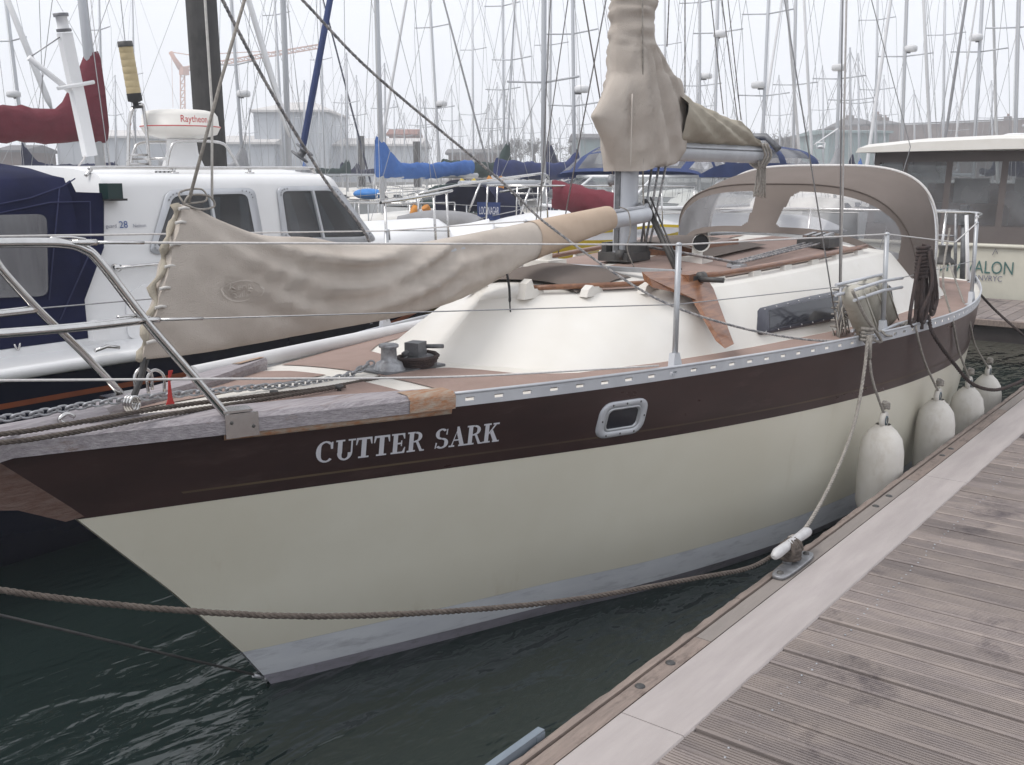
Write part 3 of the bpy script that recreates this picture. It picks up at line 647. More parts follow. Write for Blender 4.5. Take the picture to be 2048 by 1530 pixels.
ma = ony(288, 640, -.272); tb(catmull([ma, ony(150, 655, -.268), ony(0, 667, -.262), ony(-150, 676, -.25), V((e_.x - .62, -.19, 1.615)), V((e_.x - .86, -.07, 1.615)), V((e_.x - .86, .07, 1.615)), V((e_.x - .62, .19, 1.615)), ony(-120, 640, .25)], 5), PR * .95, 'mid_rail', 'steel', pulp)
tb(catmull([ony(78, 618, .27), ony(0, 627, .265), ony(-120, 640, .25)], 4), PR * .95, 'mid_rail', 'steel', pulp)
mb = MB(); fb = hit_hull(468, 850); mb.box((pul[0].x + .012, -B(pul[0].x, 1.18) - .034, zs_(-.3) + .028), (.115, .006, .085), Matrix.Rotation(-.37, 3, 'Z')); mb.box((pul[0].x + .012, -B(pul[0].x, 1.18) + .0, zs_(-.3) + .078), (.10, .07, .008), Matrix.Rotation(-.37, 3, 'Z')); pf = obj('foot_plate', mb, 'steel', pulp)
for dx, dz in ((-.035, .02), (.035, .0)): mb = MB(); mb.lathe([(0, .006), (.006, .004), (.007, 0)], (pul[0].x + .012 + dx, -B(pul[0].x + dx, 1.18) - .036, zs_(-.3) + .02 + dz), axis=(-.3, -1, 0), n=8); obj('bolt', mb, 'dark_metal', pf)
mb = MB(); fp = ony(242, 790, .30); mb.box(fp, (.14, .06, .012)); obj('foot_plate', mb, 'steel', pulp)
# ---- stanchions and lifelines
def stanchion(x, s, lean=.0):
    z = zs_(x); y = s * (B(x, z) - .035); b = V((x, y, z + .03)); t = V((x + lean, y - s * .01, z + .60))
    mb = MB(); mb.tube([b, t], .0135, 10); mb.ell(t, (.015, .015, .012)); st = obj('stanchion', mb, 'alu', yacht)
    mb = MB(); mb.prism([(x - .05, y - .02, z + .018), (x + .05, y - .02, z + .018), (x + .022, y - .012, z + .11), (x - .022, y - .012, z + .11)], (0, .03, 0)); mb.box((x, y, z + .02), (.12, .055, .012)); obj('stanchion_base', mb, 'alu_pale', st)
    return t
st1 = stanchion(1.645, -1, .02); st2 = stanchion(3.43, -1, -.02); st3 = stanchion(5.35, -1, 0); st4 = stanchion(6.85, -1, -.02)
fs1 = stanchion(1.645, 1, .02); fs2 = stanchion(3.43, 1); fs3 = stanchion(5.35, 1); fs4 = stanchion(6.85, 1)
mid = lambda t, s: V((t.x, t.y + s * .0, t.z - .27))
pt = pul[4] + V((.0, -.015, .02))
for path, nm in (([pt, st1, st2, V((4.6, -1.35, 1.62)), st3, st4], 'lifeline'), ([V((pt.x - .05, .27, pt.z)), fs1, fs2, fs3, fs4], 'lifeline')):
    mb = MB(); mb.tube(path, .0042, 6); obj(nm, mb, 'wire_white', yacht)
mp_ = ony(300, 640, -.275)
mb = MB(); mb.tube([mp_, mid(st1, -1), mid(st2, -1), mid(st3, -1), mid(st4, -1)], .0026, 6); obj('lifeline', mb, 'wire', yacht)
mb = MB(); mb.tube([V((mp_.x - .07, .28, mp_.z)), mid(fs1, 1), mid(fs2, 1), mid(fs3, 1)], .0026, 6); obj('lifeline', mb, 'wire', yacht)
for p, q in ((pt, st1), (mp_, mid(st1, -1))):                    # rigging screws at the pulpit
    d = (q - p).normalized(); mb = MB(); mb.tube([p - d * .04, p + d * .03], .010, 8); mb.tube([p + d * .03, p + d * .17], .0052, 8); mb.tube(catmull([p - d * .10 + V((0, 0, .012)), p - d * .05 + V((0, 0, .016)), p + V((0, 0, .01))], 4), .004, 6); obj('rigging_screw', mb, 'steel', yacht)
# light line along the deck edge
a = hit_hull(1312, 748); mb = MB(); P = [V((1.50, -.93, 1.215)), ony(920, 753, -.62), ony(400, 758, -.42), ony(0, 761, -.33), ony(-200, 763, -.28), V((-2.12, -.02, 1.36))]
mb.tube(catmull(P, 6), .0042, 6); obj('jackline', mb, 'wire_white', yacht)
# ---- hull portlight
def hull_pt(x, z, off=0.0): return V((x, -B(x, z) - off, z))
c0 = hit_hull(1242, 836); cxp, czp = c0.x, c0.z
def rrect(hx, hz, r, n=5):
    out = []
    for qx, qz, a0 in ((hx - r, hz - r, 0), (-hx + r, hz - r, 90), (-hx + r, -hz + r, 180), (hx - r, -hz + r, 270)):
        for k in range(n + 1): a = math.radians(a0 + 90 * k / n); out.append((qx + r * math.cos(a), qz + r * math.sin(a)))
    return out
tilt = -.012
def port_ring(hx, hz, r, off): return [hull_pt(cxp + x, czp + z + x * tilt, off) for x, z in rrect(hx, hz, r)]
port = None
mb = MB(); mb.grid([port_ring(.128, .085, .055, .0), port_ring(.128, .085, .055, .010), port_ring(.121, .078, .05, .015), port_ring(.100, .060, .035, .015), port_ring(.096, .056, .032, .008)], cv=True); port = obj('portlight', mb, 'alu_pale', yacht)
mb = MB(); mb.grid([port_ring(.096, .056, .032, .008), port_ring(.092, .052, .028, .013), port_ring(.086, .046, .024, .013), port_ring(.083, .043, .022, .004)], cv=True); obj('inner_frame', mb, 'alu', port)
mb = MB(); mb.poly(port_ring(.084, .044, .023, .0045)); obj('pane', mb, 'glass_dark', port)
for x, z in ((-.075, .071), (0, .071), (.075, .071), (-.075, -.071), (0, -.071), (.075, -.071), (-.113, 0), (.113, 0)):
    p = hull_pt(cxp + x, czp + z, .0155); mb = MB(); mb.lathe([(0, .002), (.005, .001), (.0055, -.001)], p, axis=(0, -1, 0), n=8); obj('screw', mb, 'dark_metal', port)
# ---- cabin side windows
wins = {}
for s in (-1, 1):
    xa, xb = 2.46, 4.45; top = lambda x: 1.385 - .012 * (x - 2.5); bot = lambda x: 1.235 - .008 * (x - 2.5)
    if s < 0:
        h1 = hit_coach(1512, 617); h2 = hit_coach(1513, 670); h3 = hit_coach(1778, 570); h4 = hit_coach(1784, 612)
        xa = (h1.x + h2.x) / 2; xb = (h3.x + h4.x) / 2; T0, B0, T1, B1 = h1.z, h2.z, h3.z, h4.z
    mb = MB(); ring = []; 
    def wp(u, t, off): 
        x = lerp(lerp(h2.x, h4.x, u), lerp(h1.x, h3.x, u), t); z = lerp(lerp(B0, B1, u), lerp(T0, T1, u) + .025 * math.sin(math.pi * u), t); return V((x, s * (side_y(x, z) + off), z))
    loop = [(lerp(.015, .985, i / 12), 0) for i in range(13)] + [(1, .1), (1, .9)] + [(lerp(.985, .015, i / 12), 1) for i in range(13)] + [(0, .9), (0, .1)]
    inner = [(.06 + u * .88, .16 + t * .68) for u, t in loop]
    mb.grid([[wp(u, t, 0) for u, t in loop], [wp(u, t, .012) for u, t in loop], [wp(u, t, .012) for u, t in inner]], cv=True)
    wn = obj('cabin_window', mb, 'acrylic', yacht)
    mb = MB(); mb.grid([[wp(lerp(.06, .94, i / 14), lerp(.16, .84, j / 3), .013) for i in range(15)] for j in range(4)]); obj('pane', mb, 'glass_dark', wn)
    for i in range(14):
        for t in (.08, .92):
            p = wp(lerp(.04, .96, i / 13), t, .0125); mb = MB(); mb.lathe([(0, .002), (.0045, .001), (.005, -.001)], p, axis=(0, s, .5), n=6); obj('screw', mb, 'steel', wn)
# ---- hull lettering (bold serif capitals), laid on the sheer band
pa = hit_hull(628, 926); pb = hit_hull(994, 882); HL = .086
def glyph_pieces(ch):
    """polygons in a unit cell: x right, y 0..1"""
    P = []; w = .22; t = .085; R = lambda a, b, c, d: P.append([(a, b), (c, b), (c, d), (a, d)])
    def arc(cx, cy, rx, ry, a0, a1, wmax, wmin, n=14):
        o, i_ = [], []
        for k in range(n + 1):
            a = math.radians(lerp(a0, a1, k / n)); wd = lerp(wmin, wmax, abs(math.cos(a)) ** 1.3)
            o.append((cx + rx * math.cos(a), cy + ry * math.sin(a))); i_.append((cx + (rx - wd) * math.cos(a), cy + (ry - min(wd, .10)) * math.sin(a)))
        for k in range(n): P.append([o[k], o[k+1], i_[k+1], i_[k]])
    if ch == 'C': arc(.46, .5, .46, .52, 52, 312, .24, .075); P.append([(.70, .62), (.80, .62), (.80, .96), (.74, .96), (.66, .86)])
    if ch == 'U': arc(.46, .36, .36, .38, 180, 360, .22, .08); R(.10, .34, .32, .96); R(.0, .92, .44, 1.0); R(.74, .34, .82, .96); R(.60, .92, .96, 1.0)
    if ch == 'T': R(.29, .03, .53, .97); R(.15, 0, .67, .08); R(.02, .90, .80, 1.0); P.append([(0, .66), (.05, .66), (.13, .92), (.02, .99)]); P.append([(.82, .66), (.77, .66), (.69, .92), (.80, .99)])
    if ch == 'E': R(.10, .03, .33, .97); R(0, 0, .70, .08); R(0, .92, .68, 1.0); R(.3, .46, .54, .54); R(.50, .36, .56, .64); P.append([(.74, .30), (.69, .30), (.58, .07), (.71, .01)]); P.append([(.70, .72), (.65, .72), (.56, .93), (.68, .99)])
    if ch == 'R': R(.10, .03, .33, .97); R(0, 0, .44, .08); R(0, .92, .40, 1.0); arc(.40, .735, .36, .265, -90, 90, .20, .08); R(.3, .47, .42, .545); P.append([(.42, .50), (.56, .50), (.78, .08), (.90, .07), (.90, 0), (.66, 0)])
    if ch == 'S': arc(.40, .735, .34, .275, 40, 270, .21, .075); arc(.40, .265, .36, .275, -140, 92, .22, .075); P.append([(.60, .70), (.67, .68), (.69, .98), (.63, .97)]); P.append([(.02, .02), (.08, .03), (.14, .30), (.06, .33)])
    if ch == 'A': P.append([(.40, 1.02), (.52, 1.02), (.86, .05), (.62, .05), (.40, .72)]); P.append([(.44, .90), (.40, .72), (.20, .05), (.12, .05)]); R(.0, 0, .32, .08); R(.54, 0, .98, .08); R(.24, .30, .64, .37)
    if ch == 'K': R(.10, .03, .33, .97); R(0, 0, .44, .08); R(0, .92, .44, 1.0); P.append([(.33, .42), (.33, .54), (.66, .94), (.76, .94)]); P.append([(.40, .50), (.54, .66), (.86, .07), (.62, .04)]); R(.54, .92, .90, 1.0); R(.56, 0, .96, .08)
    return P
ADV = {'C': .93, 'U': 1.0, 'T': .90, 'E': .84, 'R': .94, 'S': .84, 'A': .98, 'K': .95, ' ': .50}
txt = 'CUTTER SARK'; tot = sum(ADV[c] for c in txt); u0 = 0; lean_ = -.17
for ch in txt:
    if ch != ' ':
        mb = MB()
        for k, pc in enumerate(glyph_pieces(ch)):
            q = []
            for gx, gy in pc:
                f = (u0 + gx + gy * lean_) / tot; x = lerp(pa.x, pb.x, f); z = lerp(pa.z, pb.z, f) + gy * HL
                q.append(hull_pt(x, z, .0032 + .00015 * k))
            mb.poly(q)
        obj('letter', mb, 'letter', band)
    u0 += ADV[ch]
# ------------------------------------------------------------------ mast, booms, sail covers
def mast_path(z): return V((2.70 + (z - 1.55) * .012, 0, z))
mb = MB(); n = 20
rows = [[mast_path(z) + V((math.cos(2*math.pi*k/n) * .088, math.sin(2*math.pi*k/n) * .062, 0)) for k in range(n)] for z in (1.60, 2.2, 3.2, 5, 9.5)]
mb.grid(rows, cv=True); mast = obj('mast', mb, 'alu_pale', yacht)
mb = MB(); mb.box(mast_path(1.585), (.26, .20, .05)); mb.box(mast_path(1.60) + V((0, -.08, .02)), (.20, .03, .09)); mb.box(mast_path(1.60) + V((0, .08, .02)), (.20, .03, .09)); mb.lathe([(0, .02), (.035, .02), (.035, -.02), (0, -.02)], mast_path(1.62) + V((.10, -.07, 0)), axis=(0, 1, 0), n=12); mb.lathe([(0, .02), (.03, .02), (.03, -.02), (0, -.02)], mast_path(1.60) + V((-.12, -.05, 0)), axis=(0, 1, 0), n=12)
obj('mast_step', mb, 'dark_metal', mast)
mb = MB(); mb.beam(mast_path(1.62) + V((-.092, 0, 0)), mast_path(2.3) + V((-.092, 0, 0)), .03, .012, up=V((1, 0, 0))); mb.beam(mast_path(1.65) + V((.092, 0, 0)), mast_path(2.3) + V((.092, 0, 0)), .03, .012, up=V((1, 0, 0))); obj('mast_track', mb, 'alu_dark', mast)
for z, y, r in ((1.86, -.075, .035), (2.02, .078, .04)):
    mb = MB(); mb.lathe([(0, .05), (r * .9, .05), (r * .75, .035), (r * .7, .015), (r, 0), (0, 0)], mast_path(z) + V((.03, y, 0)), axis=(0, math.copysign(1, y), 0), n=14); obj('mast_winch', mb, 'galv', mast)
# main boom and its cover
mb = MB(); n = 14; rows = []
for x in (2.83, 3.0, 3.6, 4.3, 4.52): rows.append([V((x, .052 * math.cos(2*math.pi*k/n), 2.195 - .0 * x + .062 * math.sin(2*math.pi*k/n))) for k in range(n)])
mb.grid(rows, cv=True); mb.poly(rows[-1]); boom = obj('main_boom', mb, 'alu_pale', yacht)
mb = MB(); mb.beam((3.0, -.047, 2.215), (4.45, -.047, 2.215), .012, .008); obj('boom_groove', mb, 'alu_dark', boom)
mb = MB()
for k in range(3): mb.tube(catmull([V((4.40 + .05 * k, -.06, 2.26)), V((4.43 + .05 * k, -.075, 2.18)), V((4.41 + .04 * k, -.03, 2.10)), V((4.44 + .05 * k, .06, 2.16)), V((4.42 + .05 * k, .05, 2.26)), V((4.40 + .05 * k, -.06, 2.26))], 5), .009, 6)
for k in range(4): mb.tube(catmull([V((4.40 + .04 * k, -.04, 2.15)), V((4.42 + .03 * k, -.05, 2.02 - .02 * k)), V((4.38 + .06 * k, -.03, 1.90)), V((4.45 + .02 * k, -.02, 2.12))], 5), .007, 6)
obj('reef_lines', mb, 'rope_pale', boom)
r_ = random.Random(11)
def tri(v): v = (v / (2 * math.pi)) % 1.0; return 4 * abs(v - .5) - 1
def cover_bag():
    """tan canvas round mast and gooseneck: taut planes from the mast to a front corner and an after edge"""
    Tb = [(2.085, 2.57, 2.98), (2.12, 2.55, 3.20), (2.20, 2.49, 3.31), (2.365, 2.335, 3.33), (2.47, 2.45, 3.30), (2.60, 2.555, 3.235), (2.72, 2.555, 3.06), (2.80, 2.55, 2.93), (2.86, 2.56, 2.885), (2.93, 2.545, 2.905), (3.0, 2.545, 2.95), (3.06, 2.555, 2.93), (3.3, 2.56, 2.95), (3.7, 2.57, 2.94)]
    mb = MB(); n = 26; rows = []
    for i in range(101):
        z = 2.085 + (3.7 - 2.085) * i / 100; xf = interp(z, [(t[0], t[1]) for t in Tb]); xb = interp(z, [(t[0], t[2]) for t in Tb]); row = []
        mx = mast_path(z).x; tight = max(0, min(1, (z - 2.70) / .12)); R = .128 - .012 * tight
        prof = []
        for k in range(n + 1):
            u = k / n; x = lerp(xf, xb, u)
            if x < mx - .05: y = lerp(.012, R, min(1, (x - xf) / max(.03, mx - .05 - xf)) ** .8)
            elif x < mx + .06: y = R
            else: y = lerp(R, .055 if z < 2.62 else .03, ((x - mx - .06) / max(.03, xb - mx - .06)) ** 1.15)
            prof.append((x, y))
        for s in (-1, 1):
            for k in (range(n + 1) if s < 0 else range(n, -1, -1)):
                x, y = prof[k]; u = k / n
                # creases fanning from the lashing down to the clew and horizontal gathers on the wrapped part
                fan = math.atan2(x - 2.66, 2.92 - z if z < 2.9 else .02); f = (.016 * tri(fan * 20 + 1.3 * s) + .009 * tri(fan * 37 + 6 * z) + .004 * tri(z * 34 - x * 21)) * (1 - tight) * min(1, 6 * u, 6 * (1 - u))
                f += .012 * math.sin((x - 2.3) * 14 + z * 9 + s) * (1 - tight) * min(1, 5 * u, 5 * (1 - u))
                f += (.010 * tri(z * 95 + 7 * x + 2 * math.sin(z * 23) + s) + .008 * tri(z * 57 - 16 * x)) * tight
                row.append(V((x, s * (y + f), z + .015 * math.sin(9 * x) * (1 if i == 0 else 0))))
        rows.append(row)
    mb.grid(rows, cv=True); return mb
cv = obj('mainsail_cover', cover_bag(), 'canvas_tan', boom)
mb = MB(); mb.tube([V((2.575, -.105, z)) for z in [2.09 + .05 * i for i in range(9)]], .004, 5); obj('cover_seam', mb, 'stitch', cv)
mb = MB(); rows = []
for i in range(31):                                        # flaked mainsail under its cover along the boom
    t = i / 30; x = lerp(3.18, 4.50, t); zt = smooth_interp(x, [(3.18, 2.60), (3.35, 2.53), (3.7, 2.465), (4.0, 2.42), (4.17, 2.405), (4.30, 2.33), (4.42, 2.28), (4.50, 2.225)]); zb2 = 2.245; wd = lerp(.13, .05, t); row = []
    for k in range(22):
        a = 2 * math.pi * k / 22; h = (zt - zb2) / 2; s_ = math.sin(a); c = math.cos(a)
        f = .018 * math.sin(14 * x + 6 * s_) * abs(c) + .008 * math.sin(33 * x - 9 * s_)
        row.append(V((x, math.copysign(abs(c) ** .75, c) * wd * (1 - .55 * max(0, s_) ** 1.2) + f * math.copysign(1, c), zb2 + h + h * s_)))
    rows.append(row)
mb.grid(rows, cv=True); mb.poly(rows[-1]); obj('boom_cover', mb, 'canvas_green', boom)
# staysail boom and cover
mb = MB(); n = 12; a, c = V((2.26, -.10, 1.792)), V((2.74, -.125, 1.825)); d = (c - a)
rows = [[a + d * t + V((0, .034 * math.cos(2*math.pi*k/n), .044 * math.sin(2*math.pi*k/n))) for k in range(n)] for t in (-2.6, 0, .5, 1)]
mb.grid(rows, cv=True); mb.poly(rows[-1]); mb.beam(V((2.34, -.105, 1.85)), V((2.70, -.122, 1.872)), .02, .012); sboom = obj('staysail_boom', mb, 'alu_pale', yacht)
TOP = [(-.27, 1.950), (-.20, 1.930), (-.107, 1.888), (.07, 1.828), (.315, 1.806), (.53, 1.768), (.92, 1.754), (1.158, 1.765), (1.735, 1.813), (2.508, 1.880)]
BOT = [(-.47, 1.421), (-.227, 1.412), (.295, 1.424), (.816, 1.439), (1.153, 1.473), (1.451, 1.543), (1.694, 1.613), (2.186, 1.702), (2.512, 1.757)]
def sail_surface(x0, x1, nx, side=None, grow=0.0):
    rows = []
    for i in range(nx + 1):
        u = i / nx; row = []
        xt = lerp(-.27, 2.508, u) if u > 0 else -.27; xb = lerp(-.47, 2.512, u)
        xt = lerp(x0[0], x1[0], u); xb = lerp(x0[1], x1[1], u)
        zt = smooth_interp(xt, TOP); zb2 = smooth_interp(xb, BOT); H = zt - zb2; n = 40
        for k in range(n):
            a = 2 * math.pi * k / n; s_ = math.sin(a); c = math.cos(a); v = .5 + .5 * math.copysign(abs(s_) ** .85, s_)
            x = lerp(xb, xt, v); z = lerp(zb2, zt, v)
            wd = lerp(.020, .125, min(1, max(0, (x + .42) / .75)) ** .7) * lerp(1, .62, max(0, (x - 1.2) / 1.3)) * (1 - .35 * v)
            y = math.copysign(abs(c) ** .8, c) * wd
            # draped folds sagging from the peak towards the middle of the foot
            q = max(0, min(1, (x + .35) / 1.5)); env = abs(c) * math.sin(math.pi * min(1, max(0, (x + .30) / 1.85))) ** .8
            sagz = z - (1.05 if q < .55 else .75) * (q - .55) ** 2
            fo = math.sin(sagz * 30 + 1.5 + .8 * math.sin(2.3 * x)); f = (.058 * (1 - 1.7 * abs(fo) ** .9) * (.3 + .7 * v * (1.4 - v)) + .016 * (1 - 2 * abs(math.sin(sagz * 23 + 3.2 * x)))) * env
            f += .007 * math.sin(23 * x + 31 * z) * abs(c) * (1 if x < .2 else .35) + .004 * math.sin(70 * x + 12 * z) * abs(c)
            off = max(0, x / 2.5) ** 2; row.append(V((x - .16 * off, y - .10 * off + (f + grow) * math.copysign(1, c), z + grow * s_)))
        rows.append(row)
    return rows
rows = sail_surface((-.27, -.47), (1.80, 1.77), 90); mb = MB(); mb.grid(rows, cv=True); mb.poly(rows[0][::-1]); scov = obj('staysail_cover', mb, 'canvas_tan', sboom)
rows = sail_surface((1.79, 1.76), (2.508, 2.50), 26, grow=.003); mb = MB(); mb.grid(rows, cv=True); mb.poly(rows[-1]); obj('cover_end_panel', mb, 'canvas_tan_new', scov)
mb = MB(); rows = sail_surface((-.27, -.47), (-.20, -.40), 1)
edge_ = [V((lerp(-.475, -.285, t) + .012 * math.sin(t * 23), .012 * math.sin(t * 31), lerp(1.42, 1.95, t))) for t in [i / 24 for i in range(25)]]
mb.tube(edge_, [.012 + .006 * math.sin(i * 1.9) for i in range(25)], 8); obj('laced_edge', mb, 'canvas_green', scov)
for t in (.12, .34, .46, .60, .74, .88, .97):
    p = V((lerp(-.47, -.28, t) + .0, -.02, lerp(1.42, 1.95, t))); mb = MB(); mb.tube([p + V((-.012, -.012, 0)), p + V((.012, -.014, .004)), p + V((.03, -.01, .0))], .006, 6); obj('toggle', mb, 'rope_white', scov)
mb = MB(); hd = V((-.255, 0, 1.95))
mb.tube(catmull([hd, hd + V((.03, 0, .03)), hd + V((.10, -.01, .025)), hd + V((.12, -.01, -.01)), hd + V((.05, -.02, -.02)), hd], 6), .004, 6); mb.tube(catmull([hd, hd + V((.0, .02, .04)), hd + V((.09, .02, .05)), hd + V((.10, .01, .01)), hd], 6), .0035, 6); obj('head_lashing', mb, 'rope_pale', scov)
# embroidered maker's mark on the cover: oval ring and two lines
def on_cover(px, py): p = ony(px, py, -.10); return p
mk = ony(498, 583, -.118)
mb = MB(); ring = lambda a, c, o: [mk + V((a * math.cos(2*math.pi*k/32), -.028 - o, c * math.sin(2*math.pi*k/32))) for k in range(32)]
mb.grid([ring(.080, .040, 0), ring(.0765, .0368, 0.0005)], cv=True)
def on_cloth(mb):
    mb.v = [V((p.x, min(q.y for q in sorted(cloth, key=lambda q: (q.x - p.x) ** 2 + (q.z - p.z) ** 2)[:4]) - .0035, p.z)) for p in mb.v]; return mb
cloth = [p for r in sail_surface((-.27, -.47), (1.80, 1.77), 90) for p in r if p.y < 0 and -.35 < p.x < .35]
lg = obj('maker_mark', on_cloth(mb), 'stitch', scov)
for tx, dz_2 in (('Kemp', .004), ('Sails', -.024)): obj('mark_lettering', on_cloth(text_mb(tx, .036, mk + V((0, -.0285, dz_2)), V((1.15, 0, 0)), V((0, 0, 1)), 'CENTER')), 'stitch', lg)
mb = MB(); tk = ony(266, 812, 0); mb.tube(catmull([V((-.455, 0, 1.43)), V((-.478, -.005, 1.36)), tk + V((0, 0, .03))], 5), .009, 6); mb.tube(catmull([V((-.44, 0, 1.42)), V((-.462, .01, 1.35)), tk + V((.012, 0, .03))], 5), .006, 6); obj('tack_strop', mb, 'dark_metal', scov)
mb = MB()
for k in range(3): mb.tube(catmull([tk + V((.018 * math.cos(a) - .004 * k, .012 * k - .012, .026 * math.sin(a) + .01)) for a in [i * math.pi / 4 for i in range(9)]], 3), .0055, 6)
obj('tack_shackle', mb, 'steel', scov)
mb = MB(); p0 = ony(1014, 548, -.15); mb.tube(catmull([p0, p0 + V((.004, -.01, -.06)), p0 + V((.006, -.012, -.115))], 4), .006, 6); mb.ell(p0 + V((.006, -.012, -.12)), (.008, .006, .02)); q = p0 + V((.006, -.012, -.13)); mb.tube(catmull([q, q + V((.002, 0, -.03)), q + V((.008, 0, -.058)), q + V((.022, 0, -.068)), q + V((.030, 0, -.052)), q + V((.030, 0, -.044))], 5), .0035, 6); obj('bungee_hook', mb, 'rubber', scov)
mb = MB(); g0 = V((2.42, -.12, 1.85)); mb.tube(catmull([g0 + V((-.03, -.03, .03)), g0 + V((.02, -.06, .0)), g0 + V((.03, -.07, -.10)), g0 + V((.0, -.07, -.20)), g0 + V((.05, -.09, -.31))], 6), .0035, 6); obj('cover_lashing', mb, 'rope_pale', scov)
# vang / kicker: dark strut from mast down to the near coachroof, boom strut
mb = MB(); k0 = mast_path(1.90) + V((.13, -.05, 0)); k1 = onx(1357, 548, 2.62)
mb.tube([k0, k1], .018, 8); mb.tube([k0 + V((.03, -.02, .02)), k1 + V((.03, 0, .02))], .006, 6); mb.tube([k0 + V((-.02, -.03, 0)), k1 + V((-.02, -.02, .02))], .006, 6); obj('boom_strut', mb, 'dark_metal', yacht)
for k in range(3):
    mb = MB(); mb.tube([V((2.95 + .05 * k, -.03 - .02 * k, 2.14)), mast_path(1.66) + V((.14, -.03 - .03 * k, 0))], .008, 6); obj('vang_line', mb, 'rope_speck' if k else 'wire', yacht)
# traveller beam over the coachroof with varnished end brackets
mb = MB(); xt = 2.27; mb.beam((xt, .66, 1.545), (xt, -.60, 1.555), .05, .022); trk = obj('traveller_track', mb, 'alu', yacht)
mb = MB(); mb.beam((xt + .035, -.40, 1.515), (xt + .035, -.66, 1.52), .075, .05); obj('beam_block', mb, 'teak_varnish', trk)
mb = MB(); br = [(1330, 555), (1412, 553), (1428, 577), (1468, 688), (1450, 697), (1391, 598), (1342, 585)]
P3 = [ony(1300, 556, -.56), ony(1412, 553, -.64), ony(1430, 580, -.72)]; yb_ = lambda z: -lerp(.97, .66, (z - 1.19) / .31)
pts = []
for px, py, y in ((1300, 557, -.60), (1412, 554, -.66), (1427, 577, -.715), (1468, 688, -.985), (1450, 697, -.985), (1393, 600, -.75), (1345, 584, -.67), (1305, 575, -.62)): pts.append(ony(px, py, y))
mb.prism(pts, (.01, .055, .03)); obj('bracket', mb, 'teak_varnish', trk)
mb = MB(); tc_ = onx(1368, 556, 2.36); mb.box(tc_ + V((0, 0, .0)), (.09, .16, .035)); mb.lathe([(0, -.02), (.028, -.02), (.028, .02), (0, .02)], tc_ + V((.02, -.09, .01)), axis=(1, 0, 0), n=10); mb.tube([tc_ + V((0, -.1, 0)), tc_ + V((.02, -.22, 0))], .014, 8); obj('traveller_car', mb, 'dark_metal', trk)
# dorade cowls
def cowl(base, ang, sc=1.0):
    mb = MB(); d = V((math.cos(ang), math.sin(ang), 0)); P = catmull([base, base + V((0, 0, .05 * sc)), base + V((0, 0, .085 * sc)) + d * .015 * sc, base + V((0, 0, .105 * sc)) + d * .06 * sc, base + V((0, 0, .105 * sc)) + d * .10 * sc], 5)
    n_ = len(P); mb.tube(P, [lerp(.038, .062, max(0, (i / (n_ - 1) - .3) / .7)) * sc for i in range(n_)], 14, caps=False); c = obj('cowl_vent', mb, 'gel_white', yacht)
    mb = MB(); mb.lathe([(0, 0), (.055 * sc, 0)], P[-1] - d * .02 * sc, axis=d, n=14); obj('vent_mouth', mb, 'rubber', c)
    mb = MB(); mb.box(base + V((0, 0, -.02)), (.16 * sc, .16 * sc, .06 * sc)); obj('vent_box', mb, 'gel_white', c)
cowl(V((2.98, -.33, 1.575)), math.pi + .75, .85); cowl(V((2.28, .27, 1.565)), 0.3, 1.1)
mb = MB(); hx = 2.62; mb.prism([(3.05, -.30, 1.565), (3.55, -.32, 1.585), (3.55, .32, 1.585), (3.05, .30, 1.565)], (0, 0, .07)); obj('hatch_garage', mb, 'teak_varnish', yacht)
mb = MB(); rows = []
for i in range(9): x = lerp(3.0, 3.85, i / 8); rows.append([V((x, y, roofz(x, y) + .025 + .06 * (1 - abs(y / .38) ** 4) * (1 if x < 3.5 else lerp(1, 0, (x - 3.5) / .35)))) for y in [-.38 + .095 * j for j in range(9)]])
mb.grid(rows); obj('companion_cover', mb, 'canvas_brown', yacht)
# deck organiser, lines led aft and clutch block
org = V((2.98, -.60, roofz(2.98, -.6) + .02)); mb = MB(); mb.box(org, (.16, .05, .02), Matrix.Rotation(.2, 3, 'Z')); mb.box(org + V((.03, .06, .004)), (.12, .03, .02), Matrix.Rotation(.2, 3, 'Z')); obj('line_organiser', mb, 'alu', yacht)
clb = V((4.28, -.56, roofz(4.28, -.56) + .035)); mb = MB(); mb.box(clb, (.22, .22, .06)); cb = obj('rope_clutch', mb, 'dark_metal', yacht)
for k in range(3): mb = MB(); mb.beam(clb + V((-.10, -.06 + .06 * k, .04)), clb + V((.08, -.06 + .06 * k, .055)), .03, .02); obj('clutch_lever', mb, 'steel', cb)
for k, (o1, o2) in enumerate(((0, -.05), (.02, 0), (.05, .05))):
    mb = MB(); mb.tube([mast_path(1.64) + V((.1, -.1 + .03 * k, 0)), org + V((0, o1, .02)), clb + V((-.1, o2, .0))], .0065, 6); obj('halyard_tail', mb, 'rope_speck', yacht)
# ---- sprayhood
def sup(t, n): return math.copysign(abs(math.sin(t * math.pi / 2)) ** 1, t)
NT = 56
def hoop(kind, u):                                     # u -1..1 from near (-y) foot over the top to far foot
    a = (u + 1) / 2 * math.pi; c = -math.cos(a); s_ = math.sin(a); e = lambda v, p: math.copysign(abs(v) ** p, v)
    if kind == 'base': y = .97 * e(c, .75); t = abs(y) / .97; return V((4.60 + .60 * max(0, t - .45) ** 1.6 * 2.6 * .72, y, lerp(1.635, 1.27, t ** 4.2)))
    if kind == 'front': y = .95 * e(c, .62); z = 1.30 + (1.985 - 1.30) * abs(s_) ** .62; return V((4.86 + .38 * (1 - abs(s_) ** .7) ** 1.2 + .0, y, z))
    if kind == 'rear': y = .955 * e(c, .55); z = 1.27 + (2.12 - 1.27) * abs(s_) ** .50; return V((5.66 - .02 * (1 - abs(s_)), y, z))
us = [-1 + 2 * i / NT for i in range(NT + 1)]
